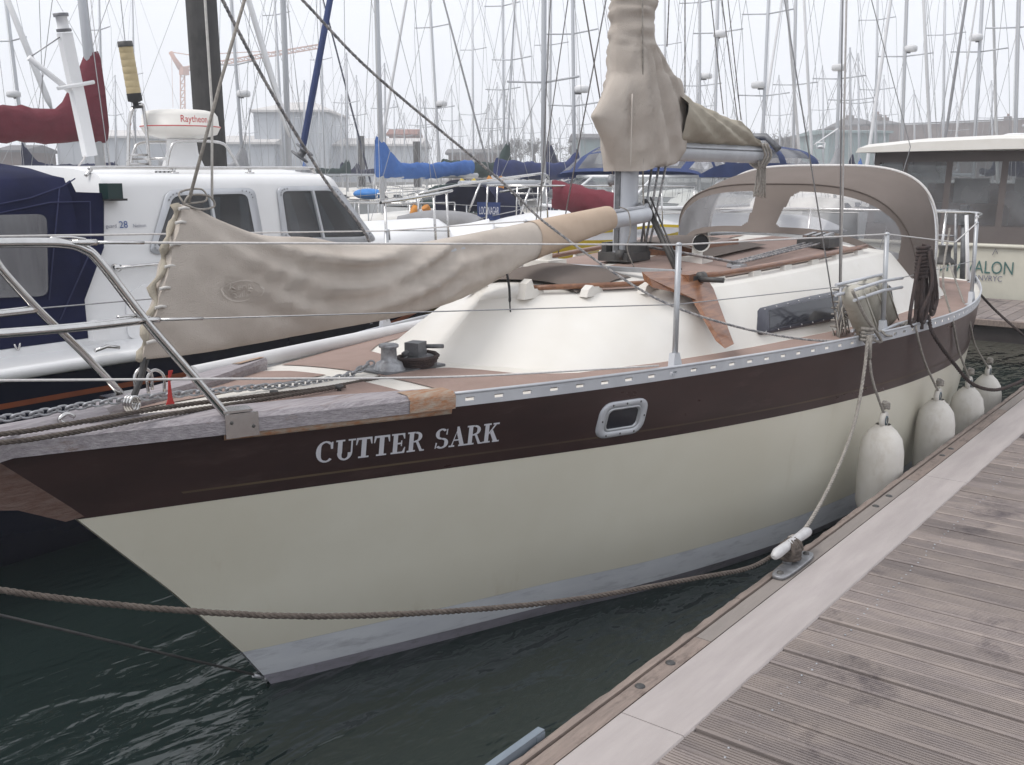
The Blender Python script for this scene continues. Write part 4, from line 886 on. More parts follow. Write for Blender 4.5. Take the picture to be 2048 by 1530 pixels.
def front_pt(u, t): p = hoop('base', u).lerp(hoop('front', u), t); return p
hood = None; NS = 40
def win_id(u, t):
    y = front_pt(u, t).y
    if .13 < t < .85:
        for lo_y, hi_y, wid in ((-.89, -.06 - .10 * t, 1), (.13 + .02 * t, .91, 2)):
            if lo_y < y < hi_y:
                dx = min(y - lo_y, hi_y - y); dt = min(t - .13, .85 - t) * .4
                if dx > .06 or dt > .06 or (.06 - dx) ** 2 + (.06 - dt) ** 2 < .0036: return wid
    return 0
cells = {0: MB(), 1: MB(), 2: MB()}
NT2 = NT * 3
for i in range(NT2 * 2):
    for j in range(NS):
        u0_, u1_ = -1 + i / NT2, -1 + (i + 1) / NT2; t0, t1 = j / NS, (j + 1) / NS; w = win_id((u0_ + u1_) / 2, (t0 + t1) / 2)
        cells[w].poly([front_pt(u0_, t0), front_pt(u1_, t0), front_pt(u1_, t1), front_pt(u0_, t1)], True)
hood = obj('sprayhood', cells[0], 'canvas_brown', yacht, weld=True)
for w in (1, 2): obj('hood_window', cells[w], 'vinyl', hood, weld=True)
mb = MB(); rows = []
for t in [i / 8 for i in range(9)]:
    rows.append([hoop('front', u).lerp(hoop('rear', u), t) + V((0, 0, .02 * math.sin(math.pi * t) * (1 if abs(u) < .8 else 0))) for u in us])
mb.grid(rows); obj('hood_top', mb, 'canvas_brown', hood)
mb = MB(); mb.tube([hoop('rear', u) + V((.004, 0, .004)) for u in us], .012, 8); obj('hood_piping', mb, 'wire_white', hood)
mb = MB(); mb.tube([hoop('front', u) + V((-.003, 0, .002)) for u in us], .007, 6); obj('hood_seam', mb, 'canvas_brown', hood)
mb = MB(); mb.tube([hoop('rear', u) * 1 + V((-.03, 0, -.025)) for u in us], .0125, 8); obj('hood_frame', mb, 'steel', hood)
# ---- cockpit coamings, winch, stern rail
for s in (-1, 1):
    mb = MB(); rows = []
    for x in [5.3 + .13 * i for i in range(13)]:
        yo = s * (B(x, zs_(x)) - .30 - .05 * max(0, x - 6)); zt = lerp(1.40, 1.30, (x - 5.3) / 1.5); zd = dz_(x, yo)
        rows.append([V((x, yo, zd - .01)), V((x, yo - s * .03, zt - .03)), V((x, yo - s * .05, zt)), V((x, yo - s * .20, zt)), V((x, yo - s * .22, zd - .2))])
    mb.grid(rows); mb.poly(rows[-1]); mb.poly(rows[0]); obj('cockpit_coaming', mb, 'gel_white', yacht)
    mb = MB(); w0 = V((6.55, s * .78, 1.315)); mb.lathe([(0, .0), (.085, 0), (.085, .012), (.08, .03), (.05, .06), (.047, .11), (.058, .145), (.062, .155), (.05, .16), (0, .16)], w0, n=20); wn = obj('sheet_winch', mb, 'dark_metal', yacht)
    mb = MB(); mb.lathe([(0, .163), (.03, .163), (.03, .158)], w0, n=14); obj('winch_top', mb, 'alu', wn)
mb = MB(); rows = [[V((x, y, .95)) for y in (-.55, 0, .55)] for x in (5.6, 7.0)]; mb.grid(rows); obj('cockpit_sole', mb, 'gel_white', yacht)
mb = MB(); mb.tube(catmull([V((6.15, -1.10, 1.72)), V((6.9, -.93, 1.73)), V((7.12, -.5, 1.73)), V((7.14, 0, 1.73)), V((7.12, .5, 1.73)), V((6.9, .93, 1.73)), V((6.15, 1.10, 1.72))], 6), .0125, 8)
mb.tube([V((6.88, .93, 1.14)), V((6.9, .93, 1.73))], .0125, 8); mb.tube([V((7.0, -.62, 1.14)), V((7.09, -.62, 1.73))], .0125, 8); mb.tube([V((7.0, .62, 1.14)), V((7.09, .62, 1.73))], .0125, 8); obj('stern_rail', mb, 'steel', yacht)
# ---- standing rigging
HEAD = V((2.82, 0, 9.5)); SPR = lambda s: V((2.78, s * .55, 5.6))
def stay(pts, r=.0038, name='shroud', mt='wire'): mb = MB(); mb.tube(pts, r, 6); return obj(name, mb, mt, yacht)
cp = [V((3.20 + .07 * k, -1.12 + .02 * k, 1.17)) for k in range(3)]
tops = [ony(1569, 0, 0), None, None]
def through(chain, px, py, y, ext=2.2): q = ony(px, py, y); return [chain, chain + (q - chain) * ext]
stay(through(cp[0], 1569, 0, -.62), .004); stay(through(cp[1], 1685, 0, -1.0), .004); stay(through(cp[2], 1693, 0, -1.0), .006, mt='wire_white')
for c in cp: mb = MB(); mb.tube([c - V((0, 0, .02)), c + V((0, 0, .26))], .010, 8); mb.tube([c + V((0, 0, .05)), c + V((0, 0, .12))], .015, 8); obj('rigging_screw', mb, 'galv', yacht)
mb = MB(); rw = random.Random(4)
for k in range(26):
    a = cp[rw.randrange(3)] + V((rw.uniform(-.03, .03), rw.uniform(-.03, .03), rw.uniform(0, .22))); mb.tube([a, a + V((rw.uniform(-.06, .09), rw.uniform(-.05, .03), -rw.uniform(.06, .2)))], .004, 5)
for k in range(7):
    mb.tube([cp[1] + V((.05 * math.cos(i), .045 * math.sin(i), .02 + .035 * k + .005 * i)) for i in range(8)], .006, 5)
obj('shroud_lashings', mb, 'rope_pale', yacht)
for s_, xx in ((1, 3.2), (1, 3.35)): stay([V((xx, 1.12, 1.17)), V((2.8, .5 if xx > 3.3 else .05, 5.6))])
stay([V((7.0, -.05, 1.2)), ony(1821, 294, -.02), ony(1743, 0, 0), ony(1743, 0, 0) + (ony(1743, 0, 0) - ony(1821, 294, -.02)) * 4], .004, 'backstay')
stay([V((-1.95, 0, 1.30)), HEAD], .018, 'forestay', 'canvas_grey')
for (x0, x1, y1) in ((1444, 1475, 240), (1456, 1482, 240), (1422, 1447, 228), (1370, 1370, 186), (1338, 1334, 93)):
    a = ony(x1, y1, -.02); c = ony(x0, 0, -.01); stay([a, a + (c - a) * 3], .0038, 'lazy_jack', 'rope_speck')
stay([ony(1286, 375, -.12), ony(1285, 0, -.12), ony(1284, -400, -.10)], .005, 'halyard', 'rope_pale'); mb = MB(); mb.tube([ony(1286, 375, -.12), V((2.78, -.09, 1.66))], .005, 6); obj('halyard', mb, 'rope_pale', yacht)
for (x0, x1, y1, yy) in ((1167, 1199, 191, .3), (1212, 1162, 265, .5)):
    a = ony(x1, y1, yy); c = ony(x0, 0, yy * .6); stay([a - (c - a) * 1.2, a + (c - a) * 3], .0045, 'baby_stay')
# ---- windlass, winch, deck gear on the foredeck
w0 = V((.72, -.02, 1.20)); mb = MB(); mb.lathe([(0, -.02), (.085, -.02), (.085, .0), (.072, .012), (.066, .016), (.058, .04), (.038, .05), (.036, .058), (.034, .105), (.044, .11), (.044, .12), (.038, .123), (0, .123)], w0, n=22); wl = obj('windlass_drum', mb, 'galv', yacht)
mb = MB(); mb.box(w0 + V((.15, -.02, .085)), (.08, .07, .06), Matrix.Rotation(.25, 3, 'Z')); mb.tube([w0 + V((.20, -.04, .09)), w0 + V((.27, -.08, .085))], .010, 8); mb.tube([w0 + V((.09, 0, .06)), w0 + V((.17, -.02, .10))], .014, 8); mb.lathe([(0, 0), (.075, 0), (.075, .05), (.05, .06), (0, .06)], w0 + V((.17, -.03, -.005)), n=14); obj('windlass_motor', mb, 'alu_dark', wl)
mb = MB(); r2 = random.Random(8)
for k in range(4): mb.tube([w0 + V((.15 + (.075 + .006 * k) * math.cos(i * .6), -.03 + (.075 + .006 * k) * math.sin(i * .6), .012 * k + .002 * i)) for i in range(12)], .009, 6)
obj('snubber_rope', mb, 'rope_dark', wl)
mb = MB(); mb.prism([(w0.x - .10, -.10, 1.198), (w0.x + .26, -.12, 1.196), (w0.x + .26, .09, 1.20), (w0.x - .10, .08, 1.205)], (0, 0, .012)); obj('windlass_pad', mb, 'alu_dark', wl)
# U-bolts, red tag, far bow hardware
for dx in (0, .06): mb = MB(); b0 = ony(272 + dx * 420, 785 + dx * 60, .10); mb.tube(catmull([b0, b0 + V((.0, .0, .06)), b0 + V((.03, 0, .085)), b0 + V((.065, 0, .06)), b0 + V((.065, 0, 0))], 5), .006, 8); obj('u_bolt', mb, 'steel', yacht)
mb = MB(); b0 = ony(340, 808, .0); mb.prism([b0 + V((-.018, 0, -.012)), b0 + V((.022, 0, -.012)), b0 + V((.012, 0, .02)), b0 + V((.008, 0, .09)), b0 + V((.022, 0, .12)), b0 + V((.006, 0, .12)), b0 + V((-.004, 0, .02))], (0, .006, 0)); obj('red_tag', mb, 'red', yacht)
for x, y in ((.02, -.10), (.27, -.19)): mb = MB(); p = V((x, y, dz_(x, y))); mb.lathe([(0, .028), (.016, .026), (.018, .018), (.009, .012), (.009, 0)], p, n=10); obj('deck_knob', mb, 'dark_metal', yacht)
mb = MB(); mb.beam(V((-.72, -.08, dz_(-.72, 0) + .03)), V((-.55, -.10, dz_(-.55, 0) + .03)), .012, .008); mb.tube(catmull([V((-.78, -.05, 1.26)), V((-.80, -.05, 1.28)), V((-.775, -.05, 1.295)), V((-.75, -.05, 1.28))], 4), .008, 6); obj('bow_shackle', mb, 'steel', yacht)
# ------------------------------------------------------------------ fenders hanging on the yacht's side
def fender(px, py, y, ztop, zbot, r, label, hang, tilt=0.0, mt='fender_white'):
    e = ony(px, py, y); x = e.x; c = V((x, y, zbot)); H = ztop - zbot
    f = thing('fender', c, label, 'fender', 'white fenders along the yacht side')
    ax = V((tilt, 0, 1)).normalized(); mb = MB()
    prof = [(0, 0), (r * .5, .01), (r * .86, .05), (r, .11), (r * 1.0, H * .5), (r * .98, H - .20), (r * .86, H - .13), (r * .6, H - .085), (r * .36, H - .06), (r * .33, H - .05)]
    mb.lathe(prof, c, axis=ax, n=24); obj('body', mb, mt, f)
    mb = MB(); top = c + ax * H; ring = []
    for k in range(17):
        a = 2 * math.pi * k / 16; ring.append(top + V((.036 * math.cos(a), 0, .036 * math.sin(a) - .028)))
    mb.tube(ring, .017, 8, caps=False); obj('eye', mb, mt, f)
    mb = MB(); mb.lathe([(.020, -.019), (.026, -.017), (.026, .017), (.020, .019)], top + V((0, 0, -.028)), axis=(0, 1, 0), n=14); obj('eyelet', mb, 'bright_grey_blue', f)
    P = [top + V((0, -.01, -.02))] + [V(h) for h in hang]
    pr = thing('fender_rope', P[-1], label.replace('fender', 'lanyard of fender', 1) if False else 'pale rope lanyard holding the ' + label.split(' with ')[0].replace('white ', ''), 'rope', 'fender lanyards')
    obj('line', rope(catmull(P, 6), .0075, 3, .05, 5), 'rope_pale', pr)
    mb = MB(); k0 = top + V((0, -.005, .045))
    for k in range(3): mb.tube([k0 + V((.018 * math.cos(i), .016 * math.sin(i), .012 * k + .006 * math.sin(2 * i))) for i in range(8)], .009, 6)
    obj('knot', mb, 'rope_pale', pr)
    return f
mat('bright_grey_blue', (0.10, 0.14, 0.16), rough=0.5)
railp = lambda px, py, y: ony(px, py, y)
fender(1768, 835, -1.425, .745, .14, .122, 'white fender nearest the dock cleat with a pale rope', [railp(1745, 760, -1.38), railp(1735, 692, -1.325), V((3.06, -1.27, 1.19))])
fender(1876, 790, -1.445, .715, .12, .118, 'plump white fender second from the dock cleat with worn rope', [railp(1850, 725, -1.41), railp(1833, 662, -1.385), V((3.92, -1.34, 1.18))])
fender(1937, 778, -1.44, .665, .10, .114, 'white fender third from the dock cleat with a long rope', [railp(1917, 700, -1.40), railp(1905, 640, -1.40), railp(1886, 560, -1.30), st3 + V((-.5, .05, -.02))])
fender(1974, 752, -1.36, .60, .05, .114, 'white fender farthest aft with a rust stained eye', [railp(1950, 690, -1.33), railp(1935, 628, -1.32), V((6.45, -.85, 1.33))], .05)
# old fenders stowed in a rack on the side deck beside the shrouds
rk = thing('stowed_fenders', V((3.45, -1.22, 1.17)), 'grey-white cylindrical fenders stowed in a rope lashed rack beside the shrouds', 'fender rack')
lo0 = ony(1722, 668, -1.25); up0 = ony(1690, 585, -1.25); ax = (up0 - lo0)
stp = (ony(1790, 560, -1.22) - ony(1690, 585, -1.25)) / 3.0
for k in range(3):
    b = lo0 + stp * (k + .35) * 1.0 + V((0, .03 * k, 0)); mb = MB(); mb.lathe([(0, 0), (.045, .003), (.062, .03), (.064, .06), (.064, ax.length - .06), (.060, ax.length - .02), (.03, ax.length), (0, ax.length)], b, axis=ax, n=18); cy = obj('cylinder_fender', mb, 'fender_old', rk)
    mb = MB(); mb.tube([b + ax * .02 + V((0, -.066, 0)), b + ax * .98 + V((0, -.066, 0))], .005, 6); mb.tube([b + ax * .02 + V((-.05, -.05, 0)), b + ax * .98 + V((-.05, -.05, 0))], .004, 6); obj('rib', mb, 'fender_old', cy)
mb = MB()
for q, off in ((1.0, .02), (0.03, -.01), (.98, -.03)):
    a = lo0 + ax * q + V((-.03, -.06, off)); mb.tube([a, a + stp * 1.5 + V((0, -.01, .015)), a + stp * 2.9], .009, 6)
    mb.tube([a + V((0, .10, .02)), a + stp * 2.9 + V((0, .10, .02))], .009, 6)
obj('rack_rail', mb, 'alu_pale', rk)
mb = MB(); rw = random.Random(9)
for k in range(12):
    a = lo0 + stp * rw.uniform(0, 3.2) + V((rw.uniform(-.03, .03), -.07, rw.uniform(-.04, .02))); mb.tube(catmull([a, a + V((rw.uniform(-.03, .12), rw.uniform(-.03, .02), rw.uniform(-.03, .03))), a + V((rw.uniform(0, .22), rw.uniform(-.03, .02), rw.uniform(-.05, .01)))], 4), .006, 6)
obj('lashing', mb, 'rope_pale', rk, kind='stuff'); mb = MB(); mb.tube(catmull([up0 + V((-.04, -.05, .02)), lo0 + ax * .5 + V((-.05, -.08, 0)), lo0 + V((.05, -.10, -.04)), V((3.06, -1.30, 1.20))], 5), .009, 6)
obj('lashing', mb, 'rope_pale', rk)
# coil of dark rope hanging from the lifeline aft of the rack
co = thing('rope_coil', V((4.3, -1.36, 1.2)), 'dark rope coil hanging from the lifeline beside the sprayhood', 'rope')
tp = ony(1846, 492, -1.34); mb = MB()
for k, (dx, lx, bt) in enumerate(((-.02, -.20, 1.165), (0.0, -.06, 1.19), (.03, .08, 1.20), (.05, .05, 1.24), (-.01, -.13, 1.18))):
    a = tp + V((dx, -.01 * k, -.03)); bz = bt
    mb.tube(catmull([a, V((a.x + lx * .4, a.y - .012 * k, lerp(a.z, bz, .45))), V((a.x + lx, a.y - .02, bz + .06)), V((a.x + lx + .06, a.y - .02, bz)), V((a.x + lx + .15, a.y - .01, bz + .05)), V((a.x + .10 + dx, a.y, lerp(a.z, bz, .45))), a + V((.05, .01, 0))], 6), .011, 7)
obj('loops', mb, 'rope_dark', co)
mb = MB()
for k in range(9): mb.tube([tp + V((.045 * math.cos(i) + .01, .03 * math.sin(i), -.02 - .022 * k + .003 * i)) for i in range(8)], .012, 6)
mb.tube(catmull([tp + V((0, 0, -.2)), tp + V((-.015, -.01, -.34)), tp + V((-.02, -.02, -.50))], 4), .03, 8); obj('wrap', mb, 'rope_dark', co)
# mooring lines
def line(name, P, r, mt, label, n=7, pitch=None, group=None): return obj(name, rope(catmull(P, n), r, 3, pitch), mt, None, label, 'rope', group)
K = V((1.47, -1.60, .53))
line('mooring_line', [K + V((-.02, .03, -.02)), ony(1500, 1135, -1.555), ony(1400, 1155, -1.50), ony(1100, 1205, -1.30), ony(700, 1232, -1.05), ony(350, 1220, -.80), ony(0, 1180, -.55), ony(-220, 1130, -.38), V((-1.85, -.06, 1.27))], .0092, 'rope_brown', 'thick brown bow line sagging from the dock cleat along the cream hull', pitch=.06)
line('mooring_line', [V((3.06, -1.335, 1.185)), ony(1728, 745, -1.36), ony(1708, 850, -1.40), ony(1665, 960, -1.47), ony(1612, 1055, -1.57), K + V((.03, .02, .02))], .0095, 'rope_pale', 'pale spring line from the toe rail amidships down to the dock cleat', pitch=.07)
mb = MB()
for k in range(5): mb.tube([K + V((-.035 + .018 * k + .008 * math.sin(i), .032 * math.cos(i * .8 + k), .032 * math.sin(i * .8 + k) - .01)) for i in range(9)], .011, 7)
for k in range(3): mb.tube([K + V((.045 * math.cos(i * .8), .04 * math.sin(i * .8), -.045 + .016 * k)) for i in range(9)], .011, 7)
obj('rope_turns', mb, 'rope_brown', cl)
mb = MB(); 
for k in range(4): mb.tube([V((3.07 + .015 * math.cos(i * .8 + k), -1.325 + .03 * math.sin(i * .8), 1.17 + .02 * k)) for i in range(9)], .009, 6)
mb.tube([V((3.06, -1.345, 1.20)), V((3.07, -1.348, 1.07))], .014, 8); obj('rope_hitch', mb, 'rope_pale', None, 'tangle of pale rope hitched on the toe rail beside the fender rack', 'rope')
line('mooring_line', [V((4.05, -1.37, 1.20)), ony(1868, 672, -1.44), ony(1910, 730, -1.50), ony(1945, 768, -1.55), ony(1990, 780, -1.60), ony(2030, 768, -1.66), ony(2062, 752, -1.70)], .012, 'rope_dark', 'dark mooring line sagging over the aft fenders to the pontoon', pitch=.08)
line('mooring_line', [V((6.9, -.9, 1.15)), ony(1985, 615, -1.0), ony(2040, 665, -1.25), ony(2110, 730, -1.5)], .012, 'rope_dark', 'dark stern line running from the quarter out to the right', pitch=.08)
# sheets
line('genoa_sheet', [ony(520, -80, .02), ony(605, 0, 0), ony(750, 150, -.06), ony(1000, 360, -.16), ony(1090, 445, -.26), ony(1250, 560, -.56), ony(1360, 618, -.78), ony(1500, 660, -1.00), ony(1620, 680, -1.14), ony(1700, 680, -1.22), V((3.05, -1.27, 1.20))], .0062, 'rope_speck', 'speckled sheet falling from top left across the coachroof to the toe rail', pitch=.06)
line('genoa_sheet', [ony(420, -60, .3), ony(445, 0, .3), ony(540, 180, .36), ony(650, 360, .5), ony(742, 494, .62), V((1.6, 1.0, 1.22))], .0075, 'rope_speck', 'speckled sheet falling steeply behind the staysail cover', pitch=.06)
mb = MB(); mb.tube([ony(377, 404, 0), ony(441, 164, .0), ony(489, 0, 0), ony(540, -180, 0)], .006, 6); obj('staysail_halyard', mb, 'rope_pale', None, 'thin pale halyard rising from the peak of the staysail cover', 'rope')
mb = MB(); mb.tube([ony(424, 400, .9), ony(424, 219, .9), ony(410, 0, .9), ony(400, -160, .9)], .006, 6); obj('signal_halyard', mb, 'rope_white', None, 'thin white line hanging in front of the dark pile', 'rope')
# anchor chain on the foredeck: every link its own part
ch = thing('anchor_chain', V((-.4, 0, 1.2)), 'galvanised anchor chain lying along the foredeck to the windlass', 'chain')
cpth = catmull([V((-1.75, .02, 1.335)), V((-1.40, .04, 1.325)), ony(0, 838, .05), ony(200, 806, .06), ony(330, 791, .05), ony(480, 777, .03), ony(600, 767, .0), ony(690, 752, -.0), w0 + V((-.08, .02, .05))], 12)
LK = .036; lm = MB(); R_ = []
for k in range(17):
    a = 2 * math.pi * k / 16; R_.append(V((math.copysign(abs(math.cos(a)) ** .8, math.cos(a)) * .021, math.sin(a) * .0125, 0)))
lm.tube(R_, .0046, 6, caps=False)
def path_sample(P, step):
    out = []; d = 0; need = 0
    for a, b in zip(P, P[1:]):
        L_ = (b - a).length
        while need <= d + L_: out.append((a.lerp(b, (need - d) / max(L_, 1e-9)), (b - a).normalized())); need += step
        d += L_
    return out
lk0 = None
for i, (p, t) in enumerate(path_sample(cpth, .031)):
    if lk0 is None: lk0 = obj('link', MB().add([v + ORG[ch] for v in lm.v], lm.f), 'galv', ch); o = lk0
    else: o = link(lk0.copy()); o.parent = ch
    yv = t.cross(UP).normalized(); zv = yv.cross(t)
    Rm = Matrix((t, -yv, zv)).transposed() @ Matrix.Rotation(math.radians(45 if i % 2 else -45), 3, 'X')
    o.matrix_local = Matrix.Translation(p - ORG[ch]) @ Rm.to_4x4()
for k, (P, nm, lb) in enumerate((([V((-2.0, -.03, 1.345)), V((-1.45, -.08, 1.325)), ony(0, 869, -.12), ony(150, 846, -.12), ony(330, 815, -.11), ony(500, 794, -.11), ony(650, 776, -.12), ony(760, 755, -.12)], 'deck_rope', 'brown rope along the foredeck just below the chain'),
        ([V((-2.05, -.05, 1.34)), V((-1.5, -.13, 1.32)), ony(0, 886, -.20), ony(150, 864, -.21), ony(330, 830, -.20), ony(520, 800, -.19), ony(690, 772, -.18)], 'deck_rope', 'second brown rope nearest the grey bow rail on the foredeck'))):
    line(nm, P, .0085, 'rope_brown', lb, pitch=.055)
# spinnaker pole stowed on the far side deck
mb = MB(); mb.tube([ony(385, 748, .52), ony(868, 645, 1.02), ony(868, 645, 1.02) + (ony(868, 645, 1.02) - ony(385, 748, .52)) * .8], .036, 12); obj('spinnaker_pole', mb, 'mast_white', None, 'white spinnaker pole stowed along the far side deck of the cream yacht', 'pole')
# ------------------------------------------------------------------ white and navy motor launch behind the yacht (bow to the right)
LY = 3.2
launch = thing('motor_launch', (1.2, LY, 0), 'white wheelhouse motor launch with navy hull and navy canvas canopy behind the yacht', 'motor boat')
LB = [(-2.6, 1.25), (-1, 1.38), (.5, 1.40), (1.8, 1.38), (2.8, 1.25), (3.6, 1.02), (4.4, .66), (5.0, .30), (5.35, .02)]
LZ = [(-2.6, 1.06), (0, 1.08), (1, 1.08), (1.8, 1.10), (2.6, 1.15), (3.6, 1.30), (4.4, 1.42), (5.35, 1.56)]
lb = lambda x: max(.02, smooth_interp(x, LB)); lz = lambda x: smooth_interp(x, LZ)
LXS = [-2.6 + 7.95 * i / 40 for i in range(41)]
def lside(t, x): return lb(x) * lerp(.72 if x < 3 else lerp(.72, .35, min(1, (x - 3) / 2.3)), 1, t ** .7)
def lstrip(name, t0, t1, mt, off=0.0, n=4, dzt=0.0):
    mb = MB()
    for s in (-1, 1):
        rows = []
        for k in range(n + 1):
            t = lerp(t0, t1, k / n); rows.append([V((x, LY + s * (lside(t, x) + off), -.1 + (lz(x) + .1) * t)) for x in LXS])
        mb.grid(rows)
    return obj(name, mb, mt, launch)
lstrip('hull', 0, 1.0, 'hull_navy', n=8); lstrip('boot_stripe', .86, .885, 'orange_stripe', .006, 1)
mb = MB()
for s in (-1, 1): mb.tube([V((x, LY + s * (lb(x) + .012), lz(x) + .012)) for x in LXS], .034, 8)
obj('rubbing_strake', mb, 'paint_white', launch)
mb = MB(); mb.grid([[V((x, LY + lb(x) * t, lz(x) + .02 + .05 * (1 - t * t))) for t in (-1, -.75, -.5, -.25, 0, .25, .5, .75, 1)] for x in LXS]); obj('deck', mb, 'paint_white', launch)
mb = MB(); mb.poly([V((-2.6, LY - 1.25, lz(-2.6))), V((-2.6, LY + 1.25, lz(-2.6))), V((-2.6, LY + .9, -.1)), V((-2.6, LY - .9, -.1))]); obj('transom', mb, 'hull_navy', launch)
# wheelhouse shell
WHB, WHR = 1.05, .945
def wh_y(z): return LY - lerp(WHB, WHR, (z - 1.10) / .9)
def wh_row(x, top, inset=0.0):
    P = [(WHB - inset, 1.09)]
    for t in (.3, .6, .85): P.append((lerp(WHB, WHR, t) - inset, lerp(1.10, top - .08, t)))
    for a in (10, 35, 60, 85): P.append((WHR - inset - .09 + .09 * math.cos(math.radians(a)), top - .09 + .09 * math.sin(math.radians(a))))
    P += [(.6, top + .03), (.3, top + .045)]
    return [V((x, LY - y, z)) for y, z in P] + [V((x, LY, top + .05))] + [V((x, LY + y, z)) for y, z in P[::-1]]
def slant(row, base, k, z0=1.1):  # lean the end of the shell
    return [V((base + (p.z - z0) * k, p.y, p.z)) for p in row]
mb = MB(); rows = [slant(wh_row(0, 2.055), .45, .33)]
for x in (.85, 1.2, 1.6, 2.0, 2.35): rows.append(wh_row(x, 2.055))
rows.append(slant(wh_row(0, 2.05), 2.98, -.52)); mb.grid(rows); mb.poly(rows[-1]); mb.poly(rows[0][::-1]); wh = obj('wheelhouse', mb, 'paint_white', launch)
def wp3(px, py, off=0.0):
    p = ony(px, py, 2.2)
    for _ in range(6): p = ony(px, py, wh_y(p.z) - off)
    return p
def rounded(pts, f=.16, n=4):
    out = []; k = len(pts)
    for i in range(k):
        a, b, c = V(pts[i - 1]), V(pts[i]), V(pts[(i + 1) % k]); p = b.lerp(a, f); q = b.lerp(c, f)
        for j in range(n + 1): t = j / n; out.append(p * (1 - t) ** 2 + b * 2 * t * (1 - t) + q * t * t)
    return out
for o_, i_, mu in (([(333, 380), (507, 375), (530, 500), (296, 510)], [(347, 391), (494, 387), (514, 488), (312, 497)], [(418, 388), (436, 492)]), ([(553, 373), (672, 371), (755, 484), (566, 488)], [(564, 382), (665, 381), (737, 473), (577, 476)], [(624, 381), (646, 476)])):
    mb = MB(); O3 = rounded([wp3(*p, .004) for p in o_], .12); I3 = rounded([wp3(*p, .012) for p in i_], .12)
    mb.grid([O3, [p + V((0, -.010, 0)) for p in O3], I3], cv=True); wn = obj('side_window', mb, 'alu_pale', launch)
    mb = MB(); I2 = rounded([wp3(*p, .0045) for p in i_], .12); mb.poly(I2); obj('window_backing', mb, 'cabin_dark', wn)
    for f0, f1 in ((.0, .13), (.40, .62), (.88, 1.0)):
        mb = MB(); cn = [wp3(*p, .0065) for p in i_]; rws = []
        for kk in range(13):
            f = lerp(f0, f1, kk / 12); tpp, bpp = cn[0].lerp(cn[1], f), cn[3].lerp(cn[2], lerp(f, .5, .10)); rws.append([tpp.lerp(bpp, v) + V((0, -.0012 * (kk % 2), 0)) for v in (.05, .5, .95)])
        mb.grid(rws); obj('curtain', mb, 'curtain', wn)
    mb = MB(); I2 = rounded([wp3(*p, .011) for p in i_], .12); mb.poly(I2); obj('pane', mb, 'glass_clear', wn)
    mb = MB(); mb.beam(wp3(*mu[0], .014), wp3(*mu[1], .014), .016, .03, up=V((0, 1, 0))); obj('mullion', mb, 'alu_pale', wn)
    for k in range(22):
        f = k / 22 * len(O3); p = O3[int(f)].lerp(I3[int(f)], .5) + V((0, -.012, 0)); mb = MB(); mb.lathe([(0, .002), (.006, .001), (.006, 0)], p, axis=(0, -1, 0), n=6); obj('screw', mb, 'galv', wn)
# windscreen facing the bow
mb = MB()
for k in range(3):
    ya, yb = LY - .80 + .55 * k, LY - .80 + .55 * k + .50; f = lambda y, z: V((2.98 + (z - 1.1) * -.52 + .012, y, z)); mb.poly([f(ya, 1.60), f(yb, 1.60), f(yb, 1.97), f(ya, 1.97)])
obj('windscreen', mb, 'glass_dark', wh)
# text on the cabin side
for tx, px, py, sz, mt in (('guard', 212, 456, .030, 'grey_text'), ('28', 239, 456, .056, 'blue_text'), ('Nelson', 266, 455, .030, 'grey_text')):
    a = wp3(px, py, .006); obj('lettering', text_mb(tx, sz, a, V((1, 0, 0)), V((0, .11, 1)).normalized()), mt, wh)
# navy canopy
mb = MB(); rows = []
for i in range(25):
    x = lerp(-2.4, .52, i / 24); top = 2.085 - .025 * math.cos((x + 2.4) * 2.6) - (.03 * ((x - .3) / .22) ** 2 if x > .3 else 0) - (.1 * ((-1.9 - x) / .5) ** 2 if x < -1.9 else 0); P = [(1.07, 1.13), (1.065, 1.5), (1.05, 1.80), (1.02, 1.93), (.96, 2.03), (.84, top - .005), (.6, top + .035), (.3, top + .06)]
    rows.append([V((x, LY - y, z + .006 * math.sin(9 * x + 5 * z))) for y, z in P] + [V((x, LY, top + .065))] + [V((x, LY + y, z)) for y, z in P[::-1]])
mb.grid(rows); mb.poly(rows[0][::-1]); can = obj('canopy', mb, 'canvas_navy', launch)
CHW = [(1.13, 1.07), (1.5, 1.065), (1.80, 1.05), (1.93, 1.02), (2.03, .96)]
def cp3(px, py, off=0.0):
    p = ony(px, py, 2.15)
    for _ in range(6): p = ony(px, py, LY - interp(p.z, CHW) - off)
    return p
mb = MB(); mb.poly([wp3(140, 360, .034), wp3(152, 384, .03), wp3(208, 386, .028), wp3(208, 495, .028), wp3(136, 690, .028), wp3(40, 694, .028), wp3(60, 500, .034), wp3(110, 380, .034)]); obj('canopy_flap', mb, 'canvas_navy', can)
cw = rounded([cp3(-120, 432, .016), cp3(94, 428, .016), cp3(97, 592, .016), cp3(-120, 600, .016)], .10); mb = MB(); mb.poly(cw); obj('canopy_window', mb, 'vinyl', can)
mb = MB(); mb.poly([p + V((0, .007, 0)) for p in cw]); obj('window_lining', mb, 'curtain_pale', can)
mb = MB()
for P in ([(0, 408), (60, 396), (125, 373), (150, 357)], [(0, 426), (100, 405), (180, 403), (182, 500), (120, 640)], [(119, 375), (113, 440), (98, 600)]): mb.tube([cp3(*p, .012) for p in P], .004, 5)
obj('seam', mb, 'seam_navy', can)
mb = MB(); mb.box((-.9, wh_y(1.12) - .01, 1.115), (3.0, .06, .09)); obj('coaming', mb, 'paint_white', launch)
